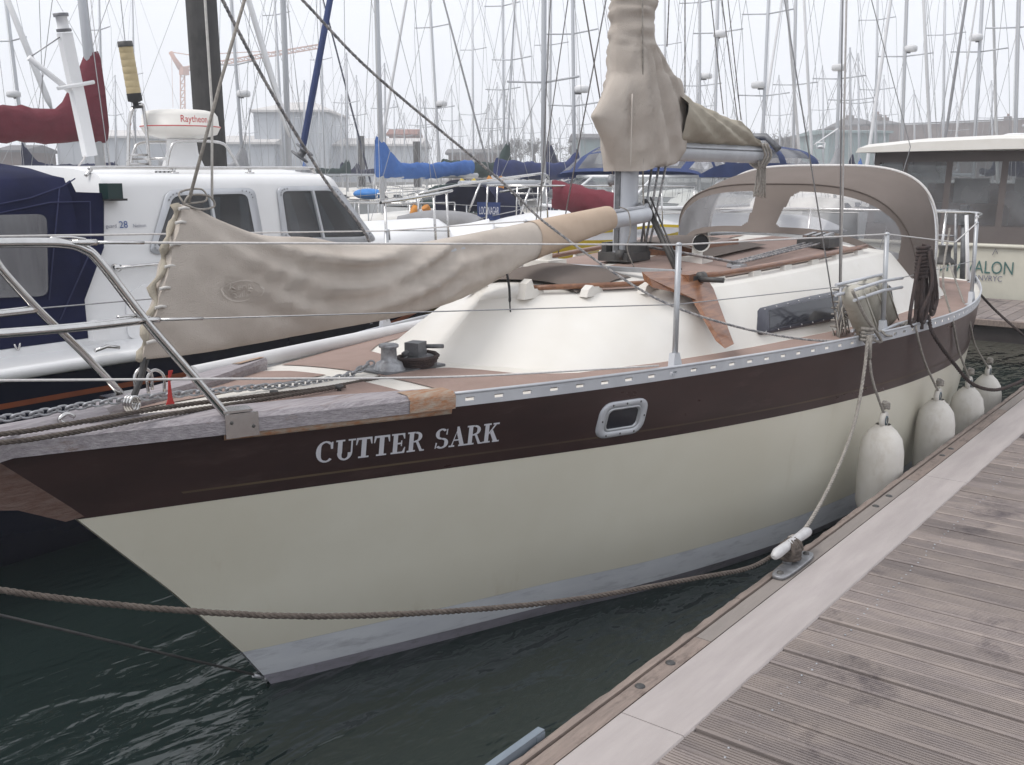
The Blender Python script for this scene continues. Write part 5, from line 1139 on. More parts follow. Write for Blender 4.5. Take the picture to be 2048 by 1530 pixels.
# details on the cabin side
mb = MB(); a = wp3(222, 382, .05); mb.box(a, (.09, .09, .085)); nl = obj('nav_light_box', mb, 'green_dark', launch); mb = MB(); mb.box(a + V((.01, -.005, -.048)), (.11, .10, .012)); obj('box_base', mb, 'rubber', nl)
mb = MB(); mb.tube([wp3(237, 536, .05), wp3(330, 527, .05), wp3(420, 519, .05)], .011, 8); mb.lathe([(0, 0), (.022, .004), (.022, .05)], wp3(238, 536, .06), axis=(0, 1, 0), n=10); obj('grab_rail', mb, 'steel', launch)
mb = MB(); pr = rounded([wp3(252, 590, .012), wp3(290, 568, .012), wp3(330, 570, .012), wp3(330, 676, .012), wp3(256, 678, .012)], .2); mb.poly(pr); mb.grid([pr, [p + V((0, .02, 0)) for p in pr]], cv=True); obj('locker_moulding', mb, 'paint_white', launch)
mb = MB(); a = onz(205, 680, 1.17); mb.prism([a + V((-.05, 0, 0)), a + V((.05, 0, 0)), a + V((.04, 0, .08)), a + V((-.02, 0, .11)), a + V((-.05, 0, .10))], (0, .05, 0)); obj('deck_vent', mb, 'paint_white', launch)
mb = MB(); a = onz(215, 706, 1.13); mb.tube([a + V((-.07, 0, .02)), a + V((0, 0, .035)), a + V((.07, 0, .02))], .010, 8); obj('cleat', mb, 'steel', launch)
mb = MB(); mb.tube(catmull([ony(28, 688, 2.1), ony(36, 700, 2.1), ony(40, 686, 2.1)], 4), .006, 6); obj('lashing_eye', mb, 'steel', launch)
# roof rails
for y in (LY - .80, LY + .80):
    mb = MB(); P = [ony(171, 352, y), ony(182, 340, y), ony(200, 335, y), ony(400, 336, y), ony(610, 336, y), ony(625, 340, y), ony(632, 351, y)] if y < LY else None
    if P is None: P = [V((x, y, z)) for x, z in ((.62, 2.05), (.66, 2.09), (.74, 2.105), (1.4, 2.105), (2.2, 2.105), (2.26, 2.09), (2.30, 2.05))]
    mb.tube(catmull(P, 4), .011, 8); rl = obj('roof_rail', mb, 'steel', launch)
    for px in (347, 499):
        p = ony(px, 337, y) if y < LY else V((1.3 if px < 400 else 1.8, y, 2.1)); mb = MB(); mb.tube([p, V((p.x, p.y, 2.055))], .011, 8); mb.lathe([(0, .01), (.03, .008), (.032, 0)], (p.x, p.y, 2.06), n=10); obj('rail_foot', mb, 'steel', rl)
mb = MB(); mb.box(ony(325, 345, LY - .75), (.13, .05, .022)); hb = obj('roof_vent', mb, 'paint_white', launch)
for k in range(4): mb = MB(); mb.lathe([(0, .001), (.008, .0)], ony(312 + 8.5 * k, 345, LY - .776), axis=(0, -1, 0), n=8); obj('vent_hole', mb, 'rubber', hb)
mb = MB(); mb.box(ony(610, 342, LY - .7), (.12, .07, .03)); obj('roof_fitting', mb, 'galv', launch)
# radome on its pedestal
rc = ony(361, 250, LY); rc0 = V((rc.x, LY, 2.30)); mb = MB(); mb.lathe([(0, .0), (.14, .003), (.245, .03), (.268, .075), (.272, .080), (.272, .085), (.262, .09), (.255, .155), (.235, .182), (.18, .194), (0, .198)], rc0, n=36); rd = obj('radome', mb, 'gel_white', launch)
mb = MB(); mb.lathe([(.2735, .077), (.2745, .083)], rc0, n=36); obj('radome_stripe', mb, 'red_text', rd)
toC = V((CAM.x - rc0.x, CAM.y - rc0.y, 0)).normalized()
# curved lettering wrapped on the drum
tm = text_mb('Raytheon', .088, V((0, 0, 0)), V((1, 0, 0)), V((0, 0, 1))); wx = max(p.x for p in tm.v); base = math.atan2(toC.y, toC.x); Rr = .2635
def wrapt(p): a = base + (.0 + (p.x) / Rr * .60); rr_ = lerp(.2625, .2570, min(1, (p.z + .012) / .06)); return rc0 + V((math.cos(a) * rr_, math.sin(a) * rr_, .105 + p.z * .75))
tm.v = [wrapt(p) for p in tm.v]; obj('radome_lettering', tm, 'red_text', rd)
mb = MB(); mb.lathe([(.15, 0), (.11, .10), (.10, .20)], V((rc0.x, LY, 2.10)), n=16); obj('radome_pedestal', mb, 'paint_white', rd)
mb = MB()
for dy in (-.22, .22):
    for q0, q1 in (((-.30, .0), (-.20, .17)),): mb.tube(catmull([V((rc0.x - .28, LY + dy, 2.09)), V((rc0.x - .24, LY + dy, 2.22)), V((rc0.x - .16, LY + dy, 2.275)), V((rc0.x + .16, LY + dy, 2.275)), V((rc0.x + .25, LY + dy, 2.20)), V((rc0.x + .32, LY + dy, 2.09))], 5), .0105, 8)
mb.tube([V((rc0.x - .26, LY - .22, 2.16)), V((rc0.x - .26, LY + .22, 2.16))], .009, 8); obj('radome_frame', mb, 'steel', rd)
# ribbed radar reflector on an inverted U frame
f0 = ony(279, 212, LY); mb = MB()
mb.tube(catmull([ony(256, 338, LY), ony(258, 250, LY), ony(264, 220, LY), ony(278, 210, LY), ony(288, 222, LY), ony(300, 338, LY)], 5), .012, 8); mb.tube([ony(258, 310, LY), ony(298, 310, LY)], .009, 6); mb.tube([ony(258, 328, LY), ony(299, 328, LY)], .009, 6); rf = obj('reflector_frame', mb, 'steel', launch)
a, c = ony(268, 188, LY), ony(251, 92, LY); d = c - a; mb = MB(); pr_ = []
for k in range(7): pr_ += [(.046, d.length * k / 7 + .003), (.0465, d.length * (k + .5) / 7), (.046, d.length * (k + 1) / 7 - .003), (.044, d.length * (k + 1) / 7)]
mb.lathe(pr_, a, axis=d, n=16); rr3 = obj('radar_reflector', mb, 'beige_tube', rf)
mb = MB(); mb.lathe([(0, .03), (.048, .03), (.05, .0), (.05, -.005), (.0, -.006)], c, axis=d, n=16); obj('cap', mb, 'dark_metal', rr3)
mb = MB(); mb.lathe([(.048, .005), (.048, -.045), (.02, -.055), (.018, -.075), (.035, -.08), (.035, -.095), (0, -.095)], a, axis=d, n=16); obj('base', mb, 'rubber', rr3)
# white signal mast with lantern and cross arms
a, c = ony(180, 312, LY), ony(129, 66, LY); mb = MB(); mb.beam(a, c, .075, .06, up=V((0, 1, 0))); sm = obj('signal_mast', mb, 'paint_white', launch)
mb = MB(); mb.tube([ony(57, 115, LY), ony(140, 182, LY)], .018, 10); obj('cross_arm', mb, 'paint_white', sm)
mb = MB(); mb.tube([ony(115, 177, LY - .05), ony(188, 164, LY - .05)], .012, 8); obj('cross_arm', mb, 'paint_white', sm)
d = (c - a).normalized(); mb = MB(); mb.lathe([(0, 0), (.042, 0), (.045, .01), (.035, .02), (.035, .085), (.045, .09), (.045, .105), (0, .11)], c + d * .01, axis=d, n=16); obj('lantern', mb, 'glass_clear_white', sm) if False else obj('lantern', mb, 'mast_white', sm)
mb = MB(); mb.lathe([(.046, .088), (.047, .108), (0, .112)], c + d * .01, axis=d, n=16); obj('lantern_cap', mb, 'alu_dark', sm); mb = MB(); mb.lathe([(.046, -.002), (.046, .014)], c + d * .01, axis=d, n=16); obj('lantern_base', mb, 'alu_dark', sm)
mb = MB(); mb.tube([ony(62, 113, LY), ony(123, 72, LY)], .004, 5); obj('mast_stay', mb, 'wire', sm); mb = MB(); mb.tube([ony(176, 290, LY), ony(168, 318, LY), ony(155, 335, LY)], .006, 6); obj('mast_cable', mb, 'wire_white', sm)
# raised foredeck and bow rails
mb = MB(); rows = []
for i in range(17):
    x = lerp(2.55, 4.75, i / 16); hw = max(.08, lb(x) - .28) * (1 if x < 4.4 else lerp(1, .6, (x - 4.4) / .35)); top = 1.60 + .02 * (x - 2.55) - (.16 * ((x - 4.45) / .3) ** 2 if x > 4.45 else 0); zb2 = lz(x); P = [(hw, zb2), (hw - .03, top - .10), (hw - .07, top - .035), (hw - .14, top - .005), (hw * .4, top + .02)]
    rows.append([V((x, LY - y, z)) for y, z in P] + [V((x, LY, top + .028))] + [V((x, LY + y, z)) for y, z in P[::-1]])
mb.grid(rows); mb.poly(rows[-1]); obj('foredeck', mb, 'paint_white', launch)
for s in (-1, 1):
    ye = lambda x: LY + s * (max(.06, lb(x) - .12)); zr = lambda x: 1.86 + .055 * (x - 2.8)
    mb = MB(); mb.tube([V((x, ye(x), zr(x))) for x in [2.75 + .15 * i for i in range(9)]], .012, 8); br = obj('bow_rail', mb, 'steel', launch)
    for x in (2.8, 3.55, 3.82): mb = MB(); mb.tube([V((x, ye(x), zr(x))), V((x, ye(x) + s * .02, lz(x) + .03))], .010, 8); obj('rail_stanchion', mb, 'steel', br)
mb = MB(); mb.tube([ony(776, 459, 2.15), ony(778, 480, 2.15)], .012, 8); mb.tube([ony(778, 461, 2.15), ony(900, 462, 2.4)], .004, 5); obj('jackstaff', mb, 'galv', launch)
# ------------------------------------------------------------------ cross pontoon at the stern
cp_ = thing('cross_pontoon', (10.4, -2, 0), 'grey timber cross pontoon with dark fascia behind the yacht stern', 'pontoon')
pk = None; k = 0; y = 1.95
pm2 = MB(); pm2.box((0, 0, 0), (2.05, .132, .03))
while y > -6.5:
    if y < -3.0 and False: break
    if pk is None: pk = obj('plank', MB().add([v + ORG[cp_] for v in pm2.v], pm2.f, False), 'deck_plank', cp_); o = pk
    else: o = link(pk.copy()); o.parent = cp_
    o.location = V((10.47, y, .485)) - ORG[cp_]; y -= .14
mb = MB(); mb.box((9.40, -2.3, .47), (.10, 8.6, .06)); obj('edge_rail', mb, 'waler_wood', cp_)
mb = MB(); mb.box((9.44, -2.3, .35), (.06, 8.6, .18)); mb.box((11.5, -2.3, .38), (.06, 8.6, .2)); obj('fascia', mb, 'float_dark', cp_)
for y in (1.2, -1.6, -4.4): mb = MB(); mb.box((10.5, y, .10), (1.7, 1.1, .45)); obj('float', mb, 'float_dark', cp_)
mb = MB(); mb.lathe([(.17, -2.5), (.17, 1.0), (.1, 1.02), (0, 1.02)], (9.2, -1.95, 0), n=14)
# ------------------------------------------------------------------ cream motor boat stern-to beyond the pontoon
AX = 11.75
av = thing('motor_yacht', (13.5, -.1, 0), 'cream motor yacht with brown canvas aft cabin enclosure and teal name on its transom', 'motor boat')
mb = MB(); rows = []
for x, w, zt in ((AX, 1.80, 1.14), (AX + .02, 1.83, 1.15), (13, 1.9, 1.2), (15, 1.9, 1.3), (17.5, 1.5, 1.6), (19.5, .1, 1.9)):
    rows.append([V((x, -.08 - w, zt)), V((x, -.08 - w * .98, .6)), V((x, -.08 - w * .9, .0)), V((x, -.08 - w * .6, -.4)), V((x, -.08 + w * .6, -.4)), V((x, -.08 + w * .9, 0)), V((x, -.08 + w * .98, .6)), V((x, -.08 + w, zt))])
mb.grid(rows); mb.poly(rows[0][::-1]); obj('hull', mb, 'cream_hull', av)
mb = MB(); mb.tube([V((AX - .01, -1.9, 1.15)), V((AX - .01, 1.74, 1.15))], .03, 8); obj('transom_rail', mb, 'cream_hull', av)
mb = MB(); mb.grid([[V((x, y, 1.17)) for y in (-1.85, 1.7)] for x in (AX + .02, 17)]); obj('deck', mb, 'cream_hull', av)
# canvas enclosure with dark clear panels
mat('canvas_grey_brown', (0.135, 0.118, 0.112), (0.115, 0.098, 0.094), rough=0.9, scale=3)  # the enclosure cloth's own dark grey-brown
mb = MB(); fx = lambda z: AX + .06 + (z - 1.14) * .10
yl = [-1.82, -.95, .42, .70, 1.20, 1.62]
en = None
def strip(y0, y1, z0, z1): return [V((fx(z0), y0, z0)), V((fx(z0), y1, z0)), V((fx(z1), y1 - (.03 if y1 > 1.5 else 0), z1)), V((fx(z1), y0, z1))]
mb.poly(strip(-1.85, 1.70, 1.14, 1.40)); mb.poly(strip(-1.85, 1.66, 2.22, 2.36))
for a, c in ((-1.85, -1.75), (-.98, -.90), (-.06, .02), (.62, .70), (1.20, 1.27), (1.58, 1.68)): mb.poly(strip(a, c, 1.40, 2.22))
for s in (-1,): pass
mb.grid([[V((fx(z), 1.69 - .02 * (z - 1.1), z)) for z in (1.14, 1.40)], [V((15.5, 1.68, z)) for z in (1.14, 1.40)]]); mb.grid([[V((fx(z), 1.66, z)) for z in (2.2, 2.36)], [V((15.5, 1.66, z)) for z in (2.2, 2.36)]])
en = obj('canvas_enclosure', mb, 'canvas_grey_brown', av)
for a, c in ((-1.75, -.98), (-.90, -.06), (.02, .62), (.70, 1.20), (1.27, 1.58)): mb = MB(); mb.poly([p + V((-.004, 0, 0)) for p in strip(a, c, 1.40, 2.22)]); obj('clear_panel', mb, 'glass_tint', en)
mb = MB(); mb.poly([V((AX + .15, 1.68, 1.40)), V((15.5, 1.68, 1.40)), V((15.5, 1.66, 2.2)), V((AX + .22, 1.66, 2.2))]); obj('clear_panel', mb, 'glass_tint', en)
mb = MB(); mb.box((14.2, -.1, 1.55), (.1, 3.3, .75)); mb.box((13.2, -1.0, 1.45), (.6, .7, .6)); mb.box((13.4, .7, 1.4), (.5, .9, .5)); obj('saloon_bulkhead', mb, 'teak_varnish', av)
mb = MB(); 
for y, w in ((-.9, .5), (.1, .4), (.9, .5)): mb.box((14.12, y, 1.75), (.05, w, .5))
obj('saloon_window', mb, 'mast_white', av)
mb = MB(); rows = []
for x in (AX - .12, AX - .10, AX + .3, 13.5, 15.8):
    e = .0 if x > AX else -.0; zt = 2.44 if x < AX else 2.50; rows.append([V((x, -2.0, 2.37)), V((x, -2.0, zt - .01)), V((x, -1.0, zt + .04)), V((x, 0, zt + .06)), V((x, 1.0, zt + .035)), V((x, 1.80, zt - .03)), V((x, 1.83, 2.35)), V((x, 0, 2.37))])
mb.grid(rows, cv=True); mb.poly(rows[0][::-1]); obj('hardtop', mb, 'gel_white', av)
mb = MB(); c = V((13.2, .15, 2.58)); mb.lathe([(.16, 0), (.17, .02), (.12, .035), (0, .04)], c, n=18); hd_ = obj('roof_hatch', mb, 'paint_white', av)
mb = MB(); mb.tube([c + V((0, -.1, .03)), c + V((0, -.1, .13)), c + V((0, -.06, .14))], .012, 8); mb.ell(c + V((0, -.1, .14)), (.03, .05, .02)); obj('horn', mb, 'alu', hd_)
for tx, px, py, px2, sz, mt, al in (('OF AVALON', 1868, 541, 2026, 1, 'teal', 0), ('RNVRYC', 1946, 560, 2004, 1, 'grey_text', 0)):
    a, c = onx(px, py, AX - .012), onx(px2, py, AX - .012); t = text_mb(tx, 1.0, V((0, 0, 0)), V((1, 0, 0)), V((0, 0, 1))); wx = max(p.x for p in t.v); w = (c - a).length; hs_ = .165 if mt == 'teal' else .072
    t.v = [V((AX - .012, lerp(a.y, c.y, p.x / wx) + 0, a.z + p.z * hs_ / .7)) for p in t.v]; obj('name_lettering', t, mt, av)
mb = MB(); a = onx(1985, 510, AX - .02); mb.tube([a, a + V((0, -.03, .08)), a + V((0, -.06, .02))], .005, 5); obj('small_hook', mb, 'grey_text', av)
# steel posts on the pontoon edge by the stern
po = thing('safety_rail', onx(1915, 590, 9.5), 'galvanised tube rail with dark post standing on the cross pontoon', 'railing')
mb = MB(); mb.tube([onx(1640, 421, 9.55), onx(1918, 421, 9.55)], .014, 8); mb.tube([onx(1860, 470, 9.55), onx(1913, 472, 9.55)], .010, 8); obj('rail', mb, 'galv', po)
mb = MB(); mb.tube([onx(1912, 421, 9.55), onx(1910, 560, 9.55)], .018, 8); obj('post', mb, 'galv', po)
mb = MB(); mb.box(onx(1928, 430, 9.55), (.08, .08, .22)); mb.tube([onx(1928, 440, 9.55), onx(1924, 580, 9.55)], .028, 10); obj('dark_post', mb, 'alu_dark', po)
pw_ = thing('flag_staff', onx(1933, 560, 7.0), 'white ensign staff at the yacht stern quarter', 'pole')
mb = MB(); mb.tube([onx(1937, 606, 6.95), onx(1933, 430, 6.95)], .016, 8); obj('staff', mb, 'paint_white', pw_)
# ------------------------------------------------------------------ sports cruiser with blue canopy beyond the sprayhood
CY_ = 3.9; cr_ = thing('sports_cruiser', (10.2, CY_, 0), 'white sports cruiser with blue canopy frames, raked windscreen and blue hull flash', 'motor boat')
SB = [(6.2, .05), (6.6, .42), (7.2, .82), (8, 1.12), (9, 1.28), (11, 1.32), (13.6, 1.28)]; SZ = [(6.2, 1.50), (7.2, 1.44), (8, 1.40), (9, 1.36), (11, 1.28), (13.6, 1.2)]
sb = lambda x: smooth_interp(x, SB); sz_ = lambda x: smooth_interp(x, SZ); SX = [6.2 + 7.4 * i / 26 for i in range(27)]
mb = MB()
for s in (-1, 1): mb.grid([[V((x + (.55 * (1 - t) * max(0, 1 - (x - 6.2) / 3)), CY_ + s * sb(x) * lerp(.62, 1, t ** .6), lerp(-.1, sz_(x), t))) for x in SX] for t in (0, .25, .5, .75, 1)])
obj('hull', mb, 'paint_white', cr_)
mb = MB(); mb.grid([[V((x, CY_ + sb(x) * t, sz_(x) + (.22 * max(0, min(1, (x - 6.3) / 1.6)) ** .8) * (1 - t ** 4))) for t in (-1, -.9, -.7, -.4, 0, .4, .7, .9, 1)] for x in SX]); obj('deck', mb, 'paint_white', cr_)
for s in (-1, 1):
    mb = MB(); fl = [(7.6, 1.20), (8.3, 1.29), (9.3, 1.31), (10.5, 1.24), (10.5, 1.16), (9.0, 1.17)]; mb.poly([V((x, CY_ + s * (sb(x) * .985 + .03), z)) for x, z in fl]); obj('hull_flash', mb, 'hull_blue', cr_)
    mb = MB(); mb.tube([V((x, CY_ + s * (sb(x) + .02), sz_(x) - .03)) for x in SX[1:]], .025, 6); obj('rubbing_strake', mb, 'alu_dark', cr_)
    mb = MB(); R2 = [V((x, CY_ + s * max(.05, sb(x) - .08), 2.0 - .01 * x)) for x in [6.35 + .3 * i for i in range(9)]]; mb.tube(R2, .012, 8); rr_ = obj('bow_rail', mb, 'steel', cr_)
    for x in (6.7, 7.4, 8.1, 8.7): mb = MB(); mb.tube([V((x, CY_ + s * max(.05, sb(x) - .08), 2.0 - .01 * x)), V((x, CY_ + s * max(.05, sb(x) - .05), sz_(x)))], .010, 8); obj('rail_stanchion', mb, 'steel', rr_)
# windscreen
wa = lambda s, x, z, y: V((x, CY_ + s * y, z))
mb = MB(); ring_lo = [(8.9, -1.15), (8.45, -.95), (8.2, -.5), (8.15, 0), (8.2, .5), (8.45, .95), (8.9, 1.15), (10.2, 1.2)]; ring_lo = [(10.2, -1.2)] + ring_lo
lo_ = [V((x, CY_ + y, 1.66)) for x, y in ring_lo]; hi_ = [V((x + .75, CY_ + y * .92, 2.03)) for x, y in ring_lo]; mb.grid([lo_, hi_], smooth=False); ws = obj('windscreen', mb, 'glass_clear', cr_)
mb = MB(); mb.tube(hi_, .022, 8); mb.tube(lo_, .02, 8)
for a, c in zip(lo_[1:-1:2], hi_[1:-1:2]): mb.tube([a, c], .018, 6)
obj('windscreen_frame', mb, 'paint_white', ws)
# blue canopy: frames of canvas with clear panels
def hoopc(x, zt, w, n=16): return [V((x + (.25 if x < 9.4 else .10) * (0), CY_ + w * math.copysign(abs(math.cos(math.pi * k / n)) ** .55, math.cos(math.pi * k / n)), 2.02 + (zt - 2.02) * abs(math.sin(math.pi * k / n)) ** .6)) for k in range(n + 1)]
H_ = [hoopc(9.0, 2.10, 1.08), hoopc(9.35, 2.36, 1.10), hoopc(9.7, 2.50, 1.12), hoopc(11.3, 2.54, 1.14), hoopc(12.7, 2.48, 1.14), hoopc(13.3, 2.32, 1.12)]
canc, clr = MB(), MB(); sub = 6
def lerpr(A, C, t): return [p.lerp(q, t) for p, q in zip(A, C)]
rowsc = []
for A, C in zip(H_, H_[1:]):
    for k in range(sub): rowsc.append(lerpr(A, C, k / sub))
rowsc.append(H_[-1])
for i in range(len(rowsc) - 1):
    for j in range(16):
        seg = i // sub; f = i % sub; solid = (4 <= j <= 11 and seg >= 2) or f == 0 or (f == 5 and seg in (1, 3)) or j in (0, 15) or (seg <= 1 and j in (4, 11))
        (canc if solid else clr).poly([rowsc[i][j], rowsc[i][j + 1], rowsc[i + 1][j + 1], rowsc[i + 1][j]], True)
cno = obj('canopy', canc, 'canvas_royal_mid', cr_, weld=True) if 'canvas_royal_mid' in M else None
if cno is None:
    mat('canvas_royal_mid', (0.032, 0.055, 0.155), (0.026, 0.042, 0.12), rough=0.85, scale=4); cno = obj('canopy', canc, 'canvas_royal_mid', cr_, weld=True)
obj('clear_panels', clr, 'vinyl', cno, weld=True)
g0 = V((11.3, CY_ - .1, 2.66)); mb = MB(); mb.lathe([(0, 0), (.27, 0), (.30, .02), (.305, .12), (.29, .17), (.24, .19), (0, .195)], g0, n=28); rdm = obj('radome', mb, 'mast_white', cr_)
mb = MB(); mb.box(g0 - V((0, 0, .06)), (.4, .4, .12)); mb.tube([V((11.3, CY_ - 1.1, 2.4)), V((11.3, CY_ - .9, 2.58)), V((11.3, CY_ + .9, 2.58)), V((11.3, CY_ + 1.1, 2.4))], .05, 8); obj('radar_arch', mb, 'alu_dark', rdm)
tm = text_mb('GARMIN', .115, V((0, 0, 0)), V((1, 0, 0)), V((0, 0, 1))); wx = max(p.x for p in tm.v); tC = math.atan2(CAM.y - g0.y, CAM.x - g0.x)
tm.v = [g0 + V((math.cos(tC - .12 + (p.x - wx / 2) / .31) * .309, math.sin(tC - .12 + (p.x - wx / 2) / .31) * .309, .04 + p.z)) for p in tm.v]; obj('radome_lettering', tm, 'grey_text', rdm)
mb = MB(); q = at(1642, 296, 16.5); mb.tube([q + V((-.05, .1, .05)), at(1676, 257, 16.5)], .013, 6); bx = at(1641, 291, 16.5)
mb.tube([bx + RT * .07 + UP * .045, bx - RT * .07 + UP * .045, bx - RT * .07 - UP * .045, bx + RT * .07 - UP * .045, bx + RT * .07 + UP * .045], .012, 6); mb.ell(bx - UP * .02, (.05, .05, .025)); obj('searchlight', mb, 'paint_white', cno)
# ------------------------------------------------------------------ small yellow boat behind the foredeck
yb = thing('yellow_dinghy', (5.2, 1.75, 0), 'yellow boat hull just visible below the staysail boom', 'boat')
yb.rotation_euler = (0, 0, 0)
mb = MB(); a, c = ony(1080, 500, 2.0), ony(1260, 492, 1.7); rows = []
for i in range(13):
    t = i / 12; p = V((lerp(4.55, 7.6, t), 2.35, 0)); w = .50 * math.sin(math.pi * min(1, .18 + t * .75)) ** .6; zt = 1.46 + .05 * (2 * t - 1) ** 2
    rows.append([V((p.x, p.y - w, zt)), V((p.x, p.y - w * .92, 1.1)), V((p.x, p.y - w * .6, .2)), V((p.x, p.y, -.2)), V((p.x, p.y + w * .6, .2)), V((p.x, p.y + w * .92, 1.1)), V((p.x, p.y + w, zt))])
mb.grid(rows); mb.poly(rows[0]); mb.poly(rows[-1]); obj('hull', mb, 'yellow', yb)
mb = MB(); mb.grid([[V((r[0].x, lerp(r[0].y, r[-1].y, t), r[0].z - .03)) for t in (0, .5, 1)] for r in rows]); obj('deck', mb, 'canvas_grey', yb)
# ------------------------------------------------------------------ marina behind: yachts, piles, sheds, crane, trees, wall
def ath(px, py, D): d = ray(px, py); return CAM + d * (D / d.dot(FW))
def cover_mesh(base, ax, L, peak, r, droop=0.0, seed=1):
    """boom cover: peak at the mast, tapering aft"""
    rg = random.Random(seed); ph = rg.uniform(0, 6); mb = MB(); side = V((-ax.y, ax.x, 0)); rows = []; n = 14
    for i in range(27):
        t = i / 26; s = lerp(-.10, L, t); h = r * 1.5 + peak * max(0, 1 - max(0, s) / .55) ** 1.6; w = r * (1 if t < .9 else lerp(1, .6, (t - .9) / .1)); dz = -.05 * math.sin(math.pi * t) + droop * t
        row = []
        for k in range(n):
            a = 2 * math.pi * k / n; wr = 1 + .10 * math.sin(9 * s + 3 * a + ph) + .06 * math.sin(21 * s + ph)
            zz = math.sin(a); row.append(base + ax * s + side * (math.cos(a) * w * wr * (1 - .4 * max(0, zz) * min(1, peak * max(0, 1 - s / .55)))) + UP * (dz + (zz * h if zz > 0 else zz * r * 1.2) * wr))
        rows.append(row)
    mb.grid(rows, cv=True); mb.poly(rows[-1]); mb.poly(rows[0][::-1]); return mb
def yacht_bg(label, xt, xb, D, aft=1, cover=None, spr=(), furl=None, radar=None, ztop=10.5, L=8.8, Bm=2.8, w=.065, hood='canvas_navy', stripe=None, yaw=0.0, yt=0, yb=330, near=True, boomz=2.05, peak=.55, boomL=3.0, boomr=.15, group='yachts moored in the marina', mt='mast', furlcol=None, stays=True, buoy=None, doff=0.0):
    p0 = ath(xb, yb, D); p1 = ath(xt, yt, D); d = (p1 - p0) / (p1.z - p0.z); P = lambda z: p0 + d * (z - p0.z)
    axa = V((aft * math.cos(yaw), aft * math.sin(yaw), 0)); side = V((-axa.y, axa.x, 0)); mbase = P(1.35); g = V((mbase.x, mbase.y, 0)); bow = g - axa * (L * .42); 
    t = thing('moored_yacht', g, label, 'yacht', group)
    def hp(u, f, z): b = Bm / 2 * (math.sin(math.pi * min(.5 + .0, u * .5 / .55) ) if u < .55 else lerp(1, .72, ((u - .55) / .45) ** 1.6)); return bow + axa * (L * u) + side * (b * f) + UP * z
    zsheer = lambda u: 1.12 - .22 * math.sin(math.pi * min(1, u * .9))
    us_ = [0, .03, .08, .15, .25, .35, .45, .55, .65, .75, .85, .95, 1.0]
    mb = MB(); mb.grid([[hp(u if v > 0 else max(u, .04), s * lerp(.78, 1, v), lerp(-.1, zsheer(u), v)) for s in (-1, 1) for v in ((1, .6, .3, 0) if s < 0 else (0, .3, .6, 1))] for u in us_]); mb.poly([hp(1, s, z) for s, z in ((-1, zsheer(1)), (1, zsheer(1)), (.78, -.1), (-.78, -.1))]); obj('hull', mb, 'hull_white', t)
    if stripe:
        mb = MB()
        for s in (-1, 1): mb.grid([[hp(u, s * 1.012, zsheer(u) - dz) for u in us_] for dz in (.09, .16)])
        obj('hull_stripe', mb, stripe, t)
    mb = MB(); mb.grid([[hp(u, f, zsheer(u) + .02 + .03 * (1 - f * f)) for f in (-1, -.5, 0, .5, 1)] for u in us_]); obj('deck', mb, 'gel_white', t)
    mb = MB(); rows = []
    for u, h in ((.24, .03), (.30, .28), (.36, .34), (.5, .40), (.62, .44), (.66, .10)): rows.append([hp(u, f, zsheer(u) + h * k) for f, k in ((-.66, 0), (-.58, .85), (-.40, 1.0), (0, 1.1), (.40, 1.0), (.58, .85), (.66, 0))])
    mb.grid(rows); cb_ = obj('coachroof', mb, 'gel_white', t)
    for s in (-1, 1):
        mb = MB(); mb.poly([hp(u, s * f, zsheer(u) + h) for u, f, h in ((.38, .645, .13), (.58, .645, .15), (.58, .60, .30), (.40, .60, .27))]); obj('cabin_window', mb, 'glass_dark', cb_)
    mb = MB(); mb.tube([P(1.3), P(4), P(ztop)], [w, w, w * .8], 10, flat=.8); ms = obj('mast', mb, mt, t)
    for py in spr:
        zc = ath(xb, py, D).z; c = P(zc)
        for s in (-1, 1): mb = MB(); mb.tube([c, c + side * (s * .85) + UP * .06 + axa * .05], .022, 6); obj('spreader', mb, mt, ms)
    zsp = [ath(xb, py, D).z for py in spr] or [5.0]; rw_ = .0058 if D < 25 else .0075
    if stays:
        for s in (-1, 1):
            ch_ = hp(.44, s * .93, 1.0); mid_ = P(zsp[0] if zsp else 5) + side * (s * .85)
            mb = MB(); mb.tube([ch_, mid_, P(ztop * .98)], rw_, 4, caps=False); obj('shroud', mb, 'wire', t)
            mb = MB(); mb.tube([hp(.48, s * .93, 1.0), P(min(zsp) if spr else 5)], rw_, 4, caps=False); obj('shroud', mb, 'wire', t)
        mb = MB(); mb.tube([hp(.99, 0, 1.0), P(ztop)], rw_, 4, caps=False); obj('backstay', mb, 'wire', t)
        a, c = hp(.01, 0, 1.15), P(ztop * .97)
        mb = MB(); mb.tube([a, a.lerp(c, .04), a.lerp(c, .05), a.lerp(c, .9), c], [.012, .012, .055 if furl else rw_, .04 if furl else rw_, .012] if furl else rw_, 8 if furl else 4); obj('furled_genoa' if furl else 'forestay', mb, furl or 'wire', t)
        for k in range(2): mb = MB(); mb.tube([P(1.5) + side * (.12 * (k - .5)) - axa * .12, P(ztop) + side * .03 * k], rw_ * .8, 4, caps=False); obj('halyard', mb, 'wire_white', t)
    if boomL:
        b0 = P(boomz) + axa * .1; mb = MB(); mb.tube([b0, b0 + axa * boomL], .055, 10); bm_ = obj('boom', mb, mt, t)
        if cover: obj('sail_cover', cover_mesh(P(boomz) + UP * (boomr * .9), axa, boomL * .98, peak, boomr, .05, int(xb)), cover, bm_)
